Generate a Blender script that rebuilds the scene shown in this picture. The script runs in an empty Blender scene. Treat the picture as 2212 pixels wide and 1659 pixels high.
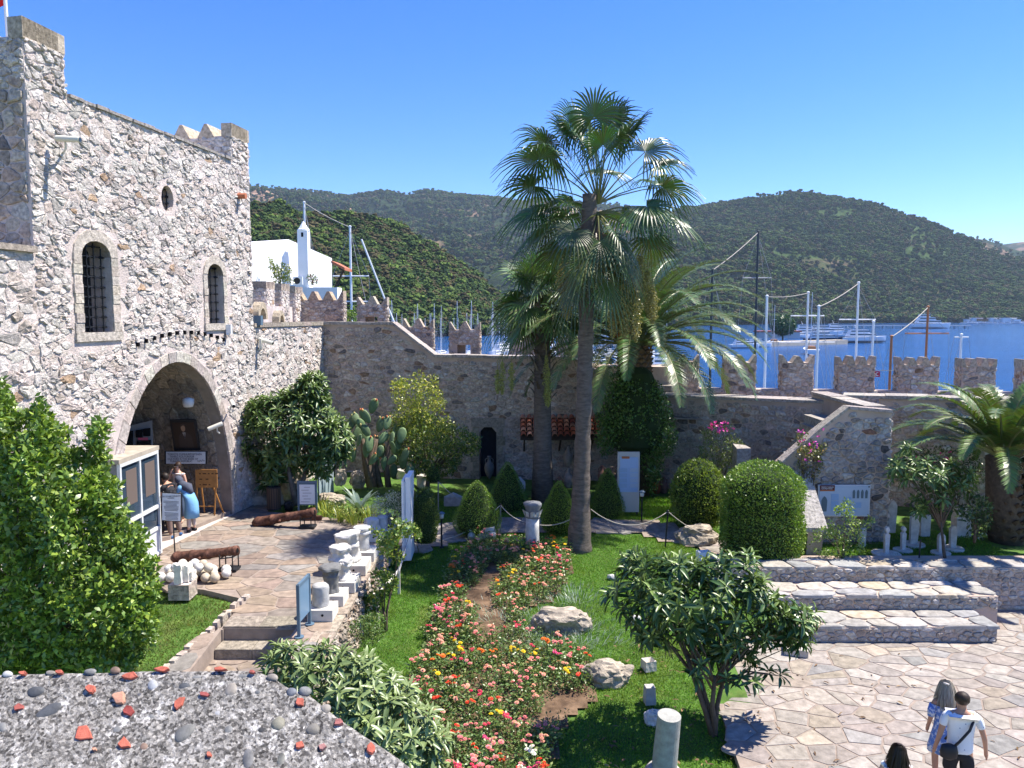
import bpy, bmesh, math, random
import numpy as np
from mathutils import Vector, Matrix, noise
from mathutils.geometry import tessellate_polygon
R = math.radians
C = bpy.context.scene.collection
random.seed(7); rng = np.random.default_rng(7)
sc = bpy.context.scene
# ------------------------------------------------------------------ camera, sky, sun, exposure
CAMZ, PITCH, FPX = 7.1, R(5.04), 1662.0
cd = bpy.data.cameras.new('camera'); cam = bpy.data.objects.new('camera', cd); C.objects.link(cam)
cd.sensor_width = 36.0; cd.lens = 36.0*FPX/2212.0; cd.clip_start = 0.05; cd.clip_end = 20000
cam.location = (0, 0, CAMZ); cam.rotation_euler = (R(90)-PITCH, 0, 0); sc.camera = cam
SUN_EL, SUN_AZ = R(60), R(15)          # azimuth counted from +X towards +Y
sd = Vector((math.cos(SUN_EL)*math.cos(SUN_AZ), math.cos(SUN_EL)*math.sin(SUN_AZ), math.sin(SUN_EL)))
w = bpy.data.worlds.new('World'); sc.world = w; w.use_nodes = True
nt = w.node_tree; bgn = nt.nodes['Background']
sky = nt.nodes.new('ShaderNodeTexSky'); sky.sky_type = 'NISHITA'; sky.sun_disc = False
sky.sun_elevation = SUN_EL; sky.sun_rotation = math.pi/2-SUN_AZ
sky.altitude = 200; sky.air_density = .95; sky.dust_density = 0.1; sky.ozone_density = 6
hs = nt.nodes.new('ShaderNodeHueSaturation'); hs.inputs['Saturation'].default_value = 1.28; hs.inputs['Hue'].default_value = .517; hs.inputs['Value'].default_value = 1.0; nt.links.new(sky.outputs[0], hs.inputs['Color'])
nt.links.new(hs.outputs[0], bgn.inputs[0]); bgn.inputs[1].default_value = 0.12
sl = bpy.data.lights.new('sun', 'SUN'); sl.energy = 4.9; sl.angle = R(0.53); sl.color = (1, .93, .82)
so = bpy.data.objects.new('sun', sl); C.objects.link(so); so.rotation_euler = sd.to_track_quat('Z', 'Y').to_euler()
sc.view_settings.view_transform = 'Standard'; sc.view_settings.look = 'None'
sc.view_settings.gamma = 1; sc.view_settings.use_curve_mapping = False
sc.view_settings.exposure = 1.12
sc.cycles.max_bounces = 6; sc.cycles.diffuse_bounces = 3; sc.cycles.glossy_bounces = 2; sc.cycles.transparent_max_bounces = 6
sc.cycles.transmission_bounces = 2; sc.cycles.volume_bounces = 0
sc.cycles.use_denoising = True
# ------------------------------------------------------------------ where things stand (photo measured at 2212 px wide)
def ray(x, y):
    a = (x-1106)/FPX; b = (829.5-y)/FPX
    return Vector((a, math.cos(PITCH)+b*math.sin(PITCH), -math.sin(PITCH)+b*math.cos(PITCH)))
def PY(x, y, Y):
    d = ray(x, y); t = Y/d.y; return Vector((d.x*t, Y, CAMZ+d.z*t))
def PZ(x, y, z):
    d = ray(x, y); t = (z-CAMZ)/d.z; return Vector((d.x*t, d.y*t, z))
def PR(x, y, r):
    d = ray(x, y); t = r/math.hypot(d.x, d.y); return Vector((d.x*t, d.y*t, CAMZ+d.z*t))
def proj(p):
    dy = p[1]; dz = p[2]-CAMZ
    f = dy*math.cos(PITCH)-dz*math.sin(PITCH); u = dy*math.sin(PITCH)+dz*math.cos(PITCH)
    return (1106+FPX*p[0]/f, 829.5-FPX*u/f) if f > .05 else (-9999, -9999)
def jc(col, a=.15, r_=random, h=.03):
    k = r_.uniform(1-a, 1+a*.7); return tuple(min(.9, x*k*r_.uniform(1-h, 1+h)) for x in col)
def lerp(a, b, t): return a+(b-a)*t
def lawn_z(X, Y):
    t = min(max((Y-12.0)/12.5, 0), 1)
    return -0.14+1.14*t
def PL(x, y, f=lawn_z):
    d = ray(x, y); lo, hi = 4.0, 60.0
    for _ in range(40):
        m = (lo+hi)/2; t = m/d.y
        if CAMZ+d.z*t > f(d.x*t, m): lo = m
        else: hi = m
    t = lo/d.y; return Vector((d.x*t, lo, CAMZ+d.z*t))
# ------------------------------------------------------------------ materials
MATS = {}
def mat(name, col=(.5, .5, .5), rough=.8, attr=False, var=0.0, vs=3.0, bump=0.0, bs=30.0, metal=0, spec=.3, col2=None, c2s=2.0, trans=0, detail=6, alpha=None, bd=.02, rand=0.0, lo=.45, hi=.62):
    if name in MATS: return MATS[name]
    m = bpy.data.materials.new(name); m.use_nodes = True; n = m.node_tree.nodes; l = m.node_tree.links
    b = n['Principled BSDF']; b.inputs['Roughness'].default_value = rough; b.inputs['Metallic'].default_value = metal
    b.inputs['Specular IOR Level'].default_value = spec
    if attr:
        a = n.new('ShaderNodeVertexColor'); a.layer_name = 'Col'; src = a.outputs[0]
    else:
        a = n.new('ShaderNodeRGB'); a.outputs[0].default_value = (*col, 1); src = a.outputs[0]
    tc = n.new('ShaderNodeTexCoord'); g = n.new('ShaderNodeNewGeometry')
    pos = g.outputs['Position']
    def mix(t, f, x, y):
        q = n.new('ShaderNodeMix'); q.data_type = 'RGBA'; q.blend_type = t
        for k, s in ((0, f), (6, x), (7, y)):
            if isinstance(s, (int, float)): q.inputs[k].default_value = s
            elif isinstance(s, tuple): q.inputs[k].default_value = s
            else: l.new(s, q.inputs[k])
        return q.outputs[2]
    def nz(scale, det=detail, ro=.6):
        t = n.new('ShaderNodeTexNoise'); t.inputs['Scale'].default_value = scale; t.inputs['Detail'].default_value = det; t.inputs['Roughness'].default_value = ro
        l.new(pos, t.inputs['Vector']); return t.outputs[0]
    def ramp(s, a0, a1, c0=(0, 0, 0, 1), c1=(1, 1, 1, 1)):
        r = n.new('ShaderNodeValToRGB'); r.color_ramp.elements[0].position = a0; r.color_ramp.elements[1].position = a1
        r.color_ramp.elements[0].color = c0; r.color_ramp.elements[1].color = c1; l.new(s, r.inputs[0]); return r.outputs[0]
    if col2 is not None:
        src = mix('MIX', ramp(nz(c2s), lo, hi), src, (*col2, 1))
    if var > 0:
        src = mix('MULTIPLY', 1.0, src, ramp(nz(vs), .3, .7, (1-var, 1-var, 1-var, 1), (1+var*.4, 1+var*.4, 1+var*.4, 1)))
    if rand > 0:
        oi = n.new('ShaderNodeObjectInfo')
        src = mix('MULTIPLY', 1.0, src, ramp(oi.outputs['Random'], 0, 1, (1-rand, 1-rand*1.0, 1-rand*1.1, 1), (1+rand*.5, 1+rand*.5, 1+rand*.1, 1)))
    l.new(src, b.inputs['Base Color'])
    if bump > 0:
        q = n.new('ShaderNodeBump'); q.inputs['Strength'].default_value = bump; q.inputs['Distance'].default_value = bd
        l.new(nz(bs, 8, .7), q.inputs['Height']); l.new(q.outputs[0], b.inputs['Normal'])
    if trans > 0:
        tr = n.new('ShaderNodeBsdfTranslucent'); ms = n.new('ShaderNodeMixShader'); ms.inputs[0].default_value = trans
        br = mix('MULTIPLY', 1.0, src, (1.5, 1.6, .7, 1)); l.new(br, tr.inputs[0])
        l.new(b.outputs[0], ms.inputs[1]); l.new(tr.outputs[0], ms.inputs[2]); l.new(ms.outputs[0], n['Material Output'].inputs[0])
    MATS[name] = m; return m
# ------------------------------------------------------------------ objects
def thing(name, label, cat, loc=(0, 0, 0), group=None, rotz=0):
    o = bpy.data.objects.new(name, None); C.objects.link(o); o.location = loc; o.rotation_euler[2] = rotz
    o['label'] = label; o['category'] = cat
    if group: o['group'] = group
    o.empty_display_size = .1
    return o
def tag(o, label, cat, group=None):
    o['label'] = label; o['category'] = cat
    if group: o['group'] = group
    return o
def root_of(o):
    while o.parent: o = o.parent
    return o
def link(name, me, parent=None, kind=None, world=True):
    o = bpy.data.objects.new(name, me); C.objects.link(o)
    if parent is not None:
        o.parent = parent
        if world:
            L = root_of(parent).location
            if L.length > 0: me.transform(Matrix.Translation(-L))
    if kind: o['kind'] = kind
    return o
def copy_tree(o, parent=None, loc=None, rotz=None, label=None):
    c = o.copy(); C.objects.link(c); c.parent = parent
    for ch in o.children: copy_tree(ch, c)
    if loc is not None: c.location = loc
    if rotz is not None: c.rotation_euler[2] = rotz
    if label: c['label'] = label
    return c
class MB:
    def __init__(s): s.v = []; s.f = []; s.c = []
    def add(s, vs, fs, col=(1, 1, 1)):
        o = len(s.v); s.v.extend(tuple(p) for p in vs); s.f.extend(tuple(i+o for i in f) for f in fs); s.c.extend([col]*len(vs)); return s
    def box(s, c, d, rz=0, col=(1, 1, 1), rx=0, ry=0, taper=1):
        M = Matrix.Translation(Vector(c)) @ Matrix.Rotation(rz, 4, 'Z') @ Matrix.Rotation(ry, 4, 'Y') @ Matrix.Rotation(rx, 4, 'X')
        h = [x/2 for x in d]
        vs = [M @ Vector((x*h[0]*(taper if z > 0 else 1), y*h[1]*(taper if z > 0 else 1), z*h[2])) for z in (-1, 1) for x, y in ((-1, -1), (1, -1), (1, 1), (-1, 1))]
        return s.add(vs, [(3, 2, 1, 0), (4, 5, 6, 7), (0, 1, 5, 4), (1, 2, 6, 5), (2, 3, 7, 6), (3, 0, 4, 7)], col)
    def tube(s, pts, rad, n=8, col=(1, 1, 1), caps=True):
        pts = [Vector(p) for p in pts]
        if not isinstance(rad, (list, tuple)): rad = [rad]*len(pts)
        vs = []; a0 = None
        for i, p in enumerate(pts):
            t = (pts[min(i+1, len(pts)-1)]-pts[max(i-1, 0)]).normalized()
            if a0 is None: a0 = t.orthogonal().normalized()
            a = (a0-t*a0.dot(t)).normalized(); b = t.cross(a); a0 = a
            vs += [p+(a*math.cos(2*math.pi*k/n)+b*math.sin(2*math.pi*k/n))*rad[i] for k in range(n)]
        fs = [(i*n+k, i*n+(k+1) % n, (i+1)*n+(k+1) % n, (i+1)*n+k) for i in range(len(pts)-1) for k in range(n)]
        if caps: fs += [tuple(range(n-1, -1, -1)), tuple((len(pts)-1)*n+k for k in range(n))]
        return s.add(vs, fs, col)
    def lathe(s, prof, c=(0, 0, 0), n=20, col=(1, 1, 1), jit=0, sx=1, sy=1, tilt=None, fine=0):
        vs = []
        if fine: prof = [(lerp(a[0], b[0], k/fine), lerp(a[1], b[1], k/fine)) for a, b in zip(prof, prof[1:]) for k in range(fine)]+[prof[-1]]
        M = Matrix.Translation(Vector(c))
        if tilt: M = M @ Matrix.Rotation(tilt[1], 4, Vector((math.cos(tilt[0]), math.sin(tilt[0]), 0)))
        for r, z in prof:
            for k in range(n):
                a = 2*math.pi*k/n; q = 1+(noise.noise(Vector((math.cos(a)*1.7+c[0]*3, math.sin(a)*1.7+c[1], z*4+c[0])))*jit+(noise.noise(Vector((math.cos(a)*6+c[0]*3, math.sin(a)*6+c[1], z*14)))*jit*.5 if fine else 0) if jit else 0)
                vs.append(M @ Vector((r*q*math.cos(a)*sx, r*q*math.sin(a)*sy, z)))
        m = len(prof)
        fs = [(i*n+k, i*n+(k+1) % n, (i+1)*n+(k+1) % n, (i+1)*n+k) for i in range(m-1) for k in range(n)]
        fs += [tuple(range(n-1, -1, -1)), tuple((m-1)*n+k for k in range(n))]
        return s.add(vs, fs, col)
    def prism(s, poly, z0, z1, col=(1, 1, 1)):
        """poly: list of (x,y) counter-clockwise; z0, z1 numbers or functions of (x, y)"""
        g = lambda z, p: z(p[0], p[1]) if callable(z) else z
        n = len(poly); vs = [(p[0], p[1], g(z0, p)) for p in poly]+[(p[0], p[1], g(z1, p)) for p in poly]
        return s.add(vs, [tuple(range(n-1, -1, -1)), tuple(range(n, 2*n))]+[(k, (k+1) % n, n+(k+1) % n, n+k) for k in range(n)], col)
    def build(s, name, m, parent=None, smooth=False, kind=None, world=True):
        me = bpy.data.meshes.new(name); me.from_pydata(s.v, [], s.f)
        ca = me.color_attributes.new('Col', 'FLOAT_COLOR', 'POINT')
        ca.data.foreach_set('color', np.hstack([np.array(s.c, dtype=np.float32).reshape(-1, 3), np.ones((len(s.c), 1), np.float32)]).ravel())
        if smooth: me.shade_smooth()
        if m: me.materials.append(m)
        return link(name, me, parent, kind, world)
def np_mesh(name, V, F, col, m, parent=None, kind=None, smooth=False, world=True):
    """V (N,3), F (M,k) one face size, col (N,3)"""
    me = bpy.data.meshes.new(name); N, (Mf, k) = len(V), F.shape
    me.vertices.add(N); me.vertices.foreach_set('co', np.ascontiguousarray(V, dtype=np.float32).ravel())
    me.loops.add(Mf*k); me.loops.foreach_set('vertex_index', F.astype(np.int32).ravel())
    me.polygons.add(Mf); me.polygons.foreach_set('loop_start', np.arange(0, Mf*k, k, dtype=np.int32))
    me.update(calc_edges=True)
    ca = me.color_attributes.new('Col', 'FLOAT_COLOR', 'POINT')
    ca.data.foreach_set('color', np.hstack([col, np.ones((N, 1))]).astype(np.float32).ravel())
    if smooth: me.shade_smooth()
    me.materials.append(m)
    return link(name, me, parent, kind, world)
def rough_mesh(o, amp, scale, seed=0, fine=0):
    """push vertices along their normal by noise"""
    me = o.data
    for v in me.vertices:
        p = v.co*scale+Vector((seed, seed*.7, 3))
        d = noise.noise(p)*amp+(noise.noise(p*3.1)*fine if fine else 0)
        v.co += v.normal*d
# ------------------------------------------------------------------ irregular stones in a flat frame
def clip(poly, a, b, c):
    out = []; n = len(poly)
    for i in range(n):
        p = poly[i]; q = poly[(i+1) % n]; dp = a*p[0]+b*p[1]-c; dq = a*q[0]+b*q[1]-c
        if dp <= 0: out.append(p)
        if (dp < 0 < dq) or (dq < 0 < dp):
            t = dp/(dp-dq); out.append((p[0]+(q[0]-p[0])*t, p[1]+(q[1]-p[1])*t))
    return out
def cells(u0, u1, v0, v1, su, sv, jit=.42, drop=.12, rnd=None, coursed=True):
    rnd = rnd or random
    nu = int((u1-u0)/su)+3; nv = int((v1-v0)/sv)+3; S = {}
    for j in range(nv):
        off = rnd.random() if coursed else .5*(j % 2)
        for i in range(nu):
            if rnd.random() < drop: continue
            S[(i, j)] = (i+off+rnd.uniform(-jit, jit)-1, j+rnd.uniform(-jit, jit)*.85-.5)
    U0, U1, V0, V1 = 0, (u1-u0)/su, 0, (v1-v0)/sv; res = []
    for (i, j), (x, y) in S.items():
        if not (-.3 < x < U1+.3 and -.3 < y < V1+.3): continue
        poly = [(x-1.6, y-1.4), (x+1.6, y-1.4), (x+1.6, y+1.4), (x-1.6, y+1.4)]
        for dj in (0, -1, 1, -2, 2):
            for di in (-1, 1, 0, -2, 2):
                s = S.get((i+di, j+dj))
                if s is None or (di == 0 and dj == 0): continue
                a, b = s[0]-x, s[1]-y; poly = clip(poly, a, b, (s[0]*s[0]+s[1]*s[1]-x*x-y*y)/2)
                if len(poly) < 3: break
            if len(poly) < 3: break
        for a, b, c in ((-1, 0, -U0), (1, 0, U1), (0, -1, -V0), (0, 1, V1)):
            if len(poly) >= 3: poly = clip(poly, a, b, c)
        if len(poly) < 3: continue
        res.append([(u0+p[0]*su, v0+p[1]*sv) for p in poly])
    return res
def area(poly):
    return abs(sum(poly[i][0]*poly[(i+1) % len(poly)][1]-poly[(i+1) % len(poly)][0]*poly[i][1] for i in range(len(poly))))/2
def stone_geo(poly, fr, gap, h, col, rnd, rough=.12, tilt=.35, cut=True):
    """one raised stone on frame fr=(origin, u, v, normal); returns verts, faces"""
    cx = sum(p[0] for p in poly)/len(poly); cy = sum(p[1] for p in poly)/len(poly)
    sz = math.sqrt(max(area(poly), 1e-5)); k = max(.3, 1-gap/(sz*.5))
    if cut:
        q = []
        for i in range(len(poly)):
            a, b, c = poly[i-1], poly[i], poly[(i+1) % len(poly)]
            q.append((b[0]+(a[0]-b[0])*.22, b[1]+(a[1]-b[1])*.22)); q.append((b[0]+(c[0]-b[0])*.22, b[1]+(c[1]-b[1])*.22))
        poly = q
    n = len(poly); tu, tv = rnd.uniform(-tilt, tilt), rnd.uniform(-tilt, tilt); o, eu, ev, en = fr; vs = []
    for s, hh in ((k, -.03), (k*.96, h*.65), (k*.72, h)):
        for p in poly:
            du, dv = (p[0]-cx)*s, (p[1]-cy)*s
            j = rnd.uniform(-1, 1)*rough*sz*(.5 if hh < 0 else 1)
            z = hh if hh < 0 else hh*(1+rnd.uniform(-1, 1)*rough*1.5)+(du*tu+dv*tv)*(h/sz)*1.4
            vs.append(o+eu*(cx+du*(1+j/sz))+ev*(cy+dv*(1+j/sz))+en*z)
    vs.append(o+eu*cx+ev*cy+en*h*rnd.uniform(.85, 1.12))
    fs = [(r*n+i, r*n+(i+1) % n, (r+1)*n+(i+1) % n, (r+1)*n+i) for r in (0, 1) for i in range(n)]
    fs += [(2*n+i, 2*n+(i+1) % n, 3*n) for i in range(n)]
    return vs, fs
def masonry(parent, fr, polys, m, pal, name='stone', gap=.018, h=.05, seed=1, rough=.12, tilt=.35, limit=300, cut=True, keep=None, flat=False, zf=None, hr=.6):
    """the stones that show largest become parts of their own, the rest one part of kind stuff"""
    rnd = random.Random(seed); items = []
    for p in polys:
        if keep and not keep(p): continue
        a = area(p)
        if a < 2e-4: continue
        cx = sum(q[0] for q in p)/len(p); cy = sum(q[1] for q in p)/len(p)
        w = fr[0]+fr[1]*cx+fr[2]*cy; X, Yp = proj(w); d2 = (w-Vector((0, 0, CAMZ))).length_squared
        vis = 1 if (-40 < X < 2250 and -40 < Yp < 1700) else .001
        items.append((-a/d2*vis, p))
    items.sort(key=lambda t: t[0]); rest = MB()
    for i, (s, p) in enumerate(items):
        c = rnd.choices(pal[0], pal[1])[0]; col = jc(c, .2, rnd, .015)
        vs, fs = stone_geo(p, fr, gap, h*rnd.uniform(1-hr, 1+hr), col, rnd, rough, tilt, cut)
        if zf: vs = [Vector((q.x, q.y, q.z+zf(q.x, q.y))) for q in vs]
        if i < limit and s < -1e-7: MB().add(vs, fs, col).build(name, m, parent)
        else: rest.add(vs, fs, col)
    if rest.v: rest.build(name+'_fill', m, parent, kind='stuff')
def flat_face(name, fr, outer, holes, m, parent, depth=0, kind=None, grid=0):
    """mortar sheet with holes; outer and holes are lists of (u,v)"""
    loops = [[Vector((p[0], p[1], 0)) for p in outer]]+[[Vector((p[0], p[1], 0)) for p in h] for h in holes]
    tris = tessellate_polygon(loops); allp = [p for lp in loops for p in lp]; o, eu, ev, en = fr
    b = MB(); vs = [o+eu*p.x+ev*p.y for p in allp]; fs = []
    for t in tris:
        a, q, c = (allp[i] for i in t)
        cr = (q.x-a.x)*(c.y-a.y)-(q.y-a.y)*(c.x-a.x)
        fs.append(tuple(t) if cr > 0 else tuple(reversed(t)))
    b.add(vs, fs)
    if depth:
        for lp in [outer]+holes:
            n = len(lp); vv = [o+eu*p[0]+ev*p[1] for p in lp]+[o+eu*p[0]+ev*p[1]-en*depth for p in lp]
            b.add(vv, [(k, (k+1) % n, n+(k+1) % n, n+k) for k in range(n)])
    return b.build(name, m, parent, kind=kind)
def inpoly(x, y, poly):
    r = False; n = len(poly); j = n-1
    for i in range(n):
        a, b = poly[i], poly[j]
        if (a[1] > y) != (b[1] > y) and x < (b[0]-a[0])*(y-a[1])/(b[1]-a[1])+a[0]: r = not r
        j = i
    return r
def frame(p0, p1, up=Vector((0, 0, 1)), side=1):
    """frame with u from p0 to p1, v up, normal = u x v (side=1)"""
    p0 = Vector(p0); u = (Vector(p1)-p0); u.z = 0; L = u.length; u.normalize(); n = u.cross(up)*side
    return (p0, u, up, n), L
# ================================================================== setting: land, sea, hills
SEA = -8.0
M_PLAST = mat('mortar_pink', (.68, .585, .54), .95, var=.25, vs=2.2, bump=.9, bs=22, bd=.05, col2=(.60, .52, .48), c2s=1.3)
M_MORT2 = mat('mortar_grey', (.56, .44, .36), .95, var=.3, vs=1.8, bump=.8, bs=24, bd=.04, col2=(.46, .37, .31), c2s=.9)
M_STONE = mat('stone', attr=True, rough=.9, var=.5, vs=14, bump=1, bs=20, bd=.05)
M_STONES = mat('stone_weathered', attr=True, rough=.92, var=.55, vs=12, bump=.9, bs=22, bd=.04)
M_ASH = mat('ashlar', (.50, .42, .31), .9, var=.25, vs=6, bump=.35, bs=60)
M_PAVE = mat('paving', attr=True, rough=.85, var=.42, vs=6, bump=.5, bs=28, detail=9)
M_JOINT = mat('paving_joint', (.29, .235, .195), .95, var=.25, vs=5, bump=.4, bs=60)
M_SOIL = mat('soil', (.12, .075, .045), 1, var=.5, vs=4, bump=.8, bs=25, col2=(.20, .13, .08), c2s=2)
M_TURF = mat('turf', (.085, .17, .028), 1, var=.5, vs=3, bump=.8, bs=60, col2=(.20, .20, .06), c2s=.8, lo=.55, hi=.75)
P_TOWER = ([(.74, .68, .62), (.64, .59, .54), (.70, .61, .55), (.48, .34, .23), (.44, .405, .375), (.54, .46, .40)], [40, 26, 22, 2, 6, 7])
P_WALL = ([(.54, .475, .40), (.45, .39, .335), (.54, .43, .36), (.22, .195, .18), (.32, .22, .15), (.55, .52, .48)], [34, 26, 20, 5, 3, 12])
P_PAVE = ([(.50, .44, .375), (.46, .41, .36), (.51, .435, .34), (.40, .38, .355), (.46, .395, .35), (.54, .49, .43)], [28, 26, 10, 10, 16, 10])
P_TERR = ([(.36, .285, .225), (.32, .27, .23), (.38, .295, .22), (.29, .265, .24), (.34, .26, .21)], [30, 20, 18, 14, 20])
P_BENCH = ([(.58, .53, .455), (.50, .47, .43), (.55, .46, .34), (.42, .42, .41)], [34, 26, 18, 16])
dim = lambda P, k: ([tuple(x*k for x in c) for c in P[0]], P[1])
P_PAVE = dim(P_PAVE, .70); P_TERR = dim(P_TERR, .82); P_BENCH = dim(P_BENCH, .80)
# sea: one sheet
s = MB(); s.add([(-9000, 34, SEA), (9000, 34, SEA), (9000, 14000, SEA), (-9000, 14000, SEA)], [(0, 1, 2, 3)])
ms = mat('sea_water', (.012, .075, .19), .12, spec=.5)
n = ms.node_tree.nodes; l = ms.node_tree.links
g = n.new('ShaderNodeNewGeometry'); mp = n.new('ShaderNodeMapping'); mp.inputs['Scale'].default_value = (.55, 1.1, 1); l.new(g.outputs['Position'], mp.inputs[0])
t1 = n.new('ShaderNodeTexNoise'); t1.inputs['Scale'].default_value = .9; t1.inputs['Detail'].default_value = 9; t1.inputs['Roughness'].default_value = .75; l.new(mp.outputs[0], t1.inputs['Vector'])
bp = n.new('ShaderNodeBump'); bp.inputs['Strength'].default_value = .55; bp.inputs['Distance'].default_value = .5; l.new(t1.outputs[0], bp.inputs['Height']); l.new(bp.outputs[0], n['Principled BSDF'].inputs['Normal'])
t2 = n.new('ShaderNodeTexNoise'); t2.inputs['Scale'].default_value = .035; t2.inputs['Detail'].default_value = 6; l.new(mp.outputs[0], t2.inputs['Vector'])
r2 = n.new('ShaderNodeValToRGB'); r2.color_ramp.elements[0].position = .35; r2.color_ramp.elements[1].position = .68
r2.color_ramp.elements[0].color = (.003, .045, .17, 1); r2.color_ramp.elements[1].color = (.008, .08, .26, 1); l.new(t2.outputs[0], r2.inputs[0]); l.new(r2.outputs[0], n['Principled BSDF'].inputs['Base Color'])
s.build('sea', ms, kind='structure')
# the castle ground
def ground_z(X, Y):
    if Y > 33: return max(SEA-1.2, 1.0-(Y-33)*1.3)
    if X < -3.5 and Y > 21: return 1.2
    if X < -3.5: return -.1
    if X > 3.9 and Y < 15.9: return min(-.08, lawn_z(X, Y)) if X > 4.6 else lawn_z(X, Y)
    if 5.0 < X < 6.2 and Y > 16.9: return lawn_z(X, Y)
    if X > 5.0 and Y < 18.4: return -.1
    if X > 5.0 and Y < 26: return .95
    return lawn_z(X, Y)
nx, ny = 150, 110; xs = np.concatenate([np.linspace(-60, -12, 20), np.linspace(-11.5, 14, 110), np.linspace(15, 60, 20)]); ys = np.concatenate([np.linspace(-14, 34, 92), np.linspace(34.5, 46, 18)])
V = np.array([(x, y, ground_z(x, y)-.03) for y in ys for x in xs]); ii = np.arange(len(ys)-1)[:, None]*nx+np.arange(nx-1)[None, :]
F = np.stack([ii, ii+1, ii+nx+1, ii+nx], -1).reshape(-1, 4)
np_mesh('ground', V, F, np.ones((len(V), 3)), M_TURF, kind='structure', smooth=True)
# ---- hills, each a ridge with its own distance
def pts(*a): return [(a[i], a[i+1]) for i in range(0, len(a), 2)]
def ix(profile, x):
    for (a, b), (c, d) in zip(profile, profile[1:]):
        if a <= x <= c: return b+(d-b)*(x-a)/(c-a)
    return profile[0][1] if x < profile[0][0] else profile[-1][1]
HG = {}
def ridge(name, crest, foot, r0, r1, m, nx=220, nt=46, amp=.05, seed=0, x0=None, x1=None, shape=1.25, freq=1/260.):
    """terrain that climbs from its foot (range r0, a function of bearing) to its crest line (range r1)"""
    x0 = crest[0][0] if x0 is None else x0; x1 = crest[-1][0] if x1 is None else x1; V = []
    for i in range(nx):
        x = lerp(x0, x1, i/(nx-1)); ra = r0(x) if callable(r0) else r0; rb = r1(x) if callable(r1) else r1
        top = PR(x, ix(crest, x), rb); rt = math.hypot(top.x, top.y); dx, dy = top.x/rt, top.y/rt
        zf = foot(x) if callable(foot) else foot; H = top.z-zf
        for j in range(nt+8):
            t = j/(nt-1)
            if t <= 1:
                r = ra+(rt-ra)*t; z = zf+H*(t**shape)
                e = math.sin(math.pi*min(t, 1))*H*amp
                p = Vector((dx*r*freq+seed, dy*r*freq, 0)); z += e*(noise.noise(p)*2.0+noise.noise(p*2.7)*1.0-.7*abs(noise.noise(p*1.6))*2)
            else:
                r = rt+(t-1)*(rt-ra)*2.5; z = top.z-(t-1)*(rt-ra)*1.2
            V.append((dx*r, dy*r, z))
    k = nt+8; V = np.array(V); ii = np.arange(nx-1)[:, None]*k+np.arange(k-1)[None, :]
    F = np.stack([ii, ii+k, ii+k+1, ii+1], -1).reshape(-1, 4)
    HG[name] = (V.reshape(nx, k, 3), nt)
    return np_mesh(name, V, F, np.ones((len(V), 3)), m, kind='structure', smooth=True)
def hill_mat(name, a, b, c, s1, s2, lo=.5, hi=.6):
    m = mat(name, a, 1, var=.5, vs=s1, col2=b, c2s=s2, lo=lo, hi=hi, spec=.05, bump=.9, bs=s1*.6, bd=12); return m
MH1 = hill_mat('hill_near_soil', (.055, .06, .026), (.10, .075, .04), 0, .15, .02)
MH2 = hill_mat('hill_mid_soil', (.06, .10, .032), (.12, .095, .06), 0, .045, .0065, .54, .66)
MH3 = hill_mat('mountain_soil', (.035, .055, .026), (.33, .215, .15), 0, .03, .0035, .50, .60)
crA = pts(300, 470, 545, 462, 600, 455, 660, 470, 720, 476, 790, 478, 860, 497, 930, 540, 975, 572, 1030, 605, 1060, 640, 1110, 668, 1200, 690, 1300, 700)
crB = pts(200, 395, 480, 400, 560, 403, 640, 413, 700, 418, 760, 426, 820, 416, 880, 420, 925, 413, 990, 424, 1060, 428, 1110, 433, 1190, 432, 1300, 440, 1400, 452, 1480, 462, 1600, 500)
crC = pts(1180, 600, 1300, 540, 1400, 490, 1440, 466, 1480, 450, 1505, 454, 1540, 444, 1590, 438, 1650, 424, 1720, 416, 1790, 428, 1850, 436, 1905, 448, 1960, 470, 2000, 478, 2040, 498, 2090, 520, 2130, 540, 2180, 556, 2260, 580, 2500, 620)
crD = pts(1900, 470, 1990, 498, 2040, 502, 2080, 512, 2130, 518, 2180, 535, 2260, 560)
crE = pts(2100, 545, 2150, 530, 2212, 522, 2300, 525, 2400, 540)
ridge('mountain', crB, SEA-2, lambda x: 1500, 3900, MH3, amp=.11, seed=3, nx=260, nt=70, freq=1/420., shape=1.1)
ridge('far_ridge', crD, SEA-2, 3200, 4300, MH3, nx=60, amp=.08, seed=8)
ridge('distant_ridge', crE, SEA-2, 5200, 6800, MH3, nx=40, amp=.08, seed=9)
ridge('wooded_hill', crC, SEA-1, lambda x: lerp(1150, 2050, min(max((x-1450)/560, 0), 1)), 2950, MH2, amp=.06, seed=5, nx=240, nt=60, shape=1.15, freq=1/330.)
ridge('near_hill', crA, SEA-1, lambda x: lerp(430, 620, min(max((x-500)/600, 0), 1)), lambda x: lerp(680, 900, min(max((x-500)/600, 0), 1)), MH1, amp=.05, seed=1, nx=160, shape=.9, freq=1/110.)
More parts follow.
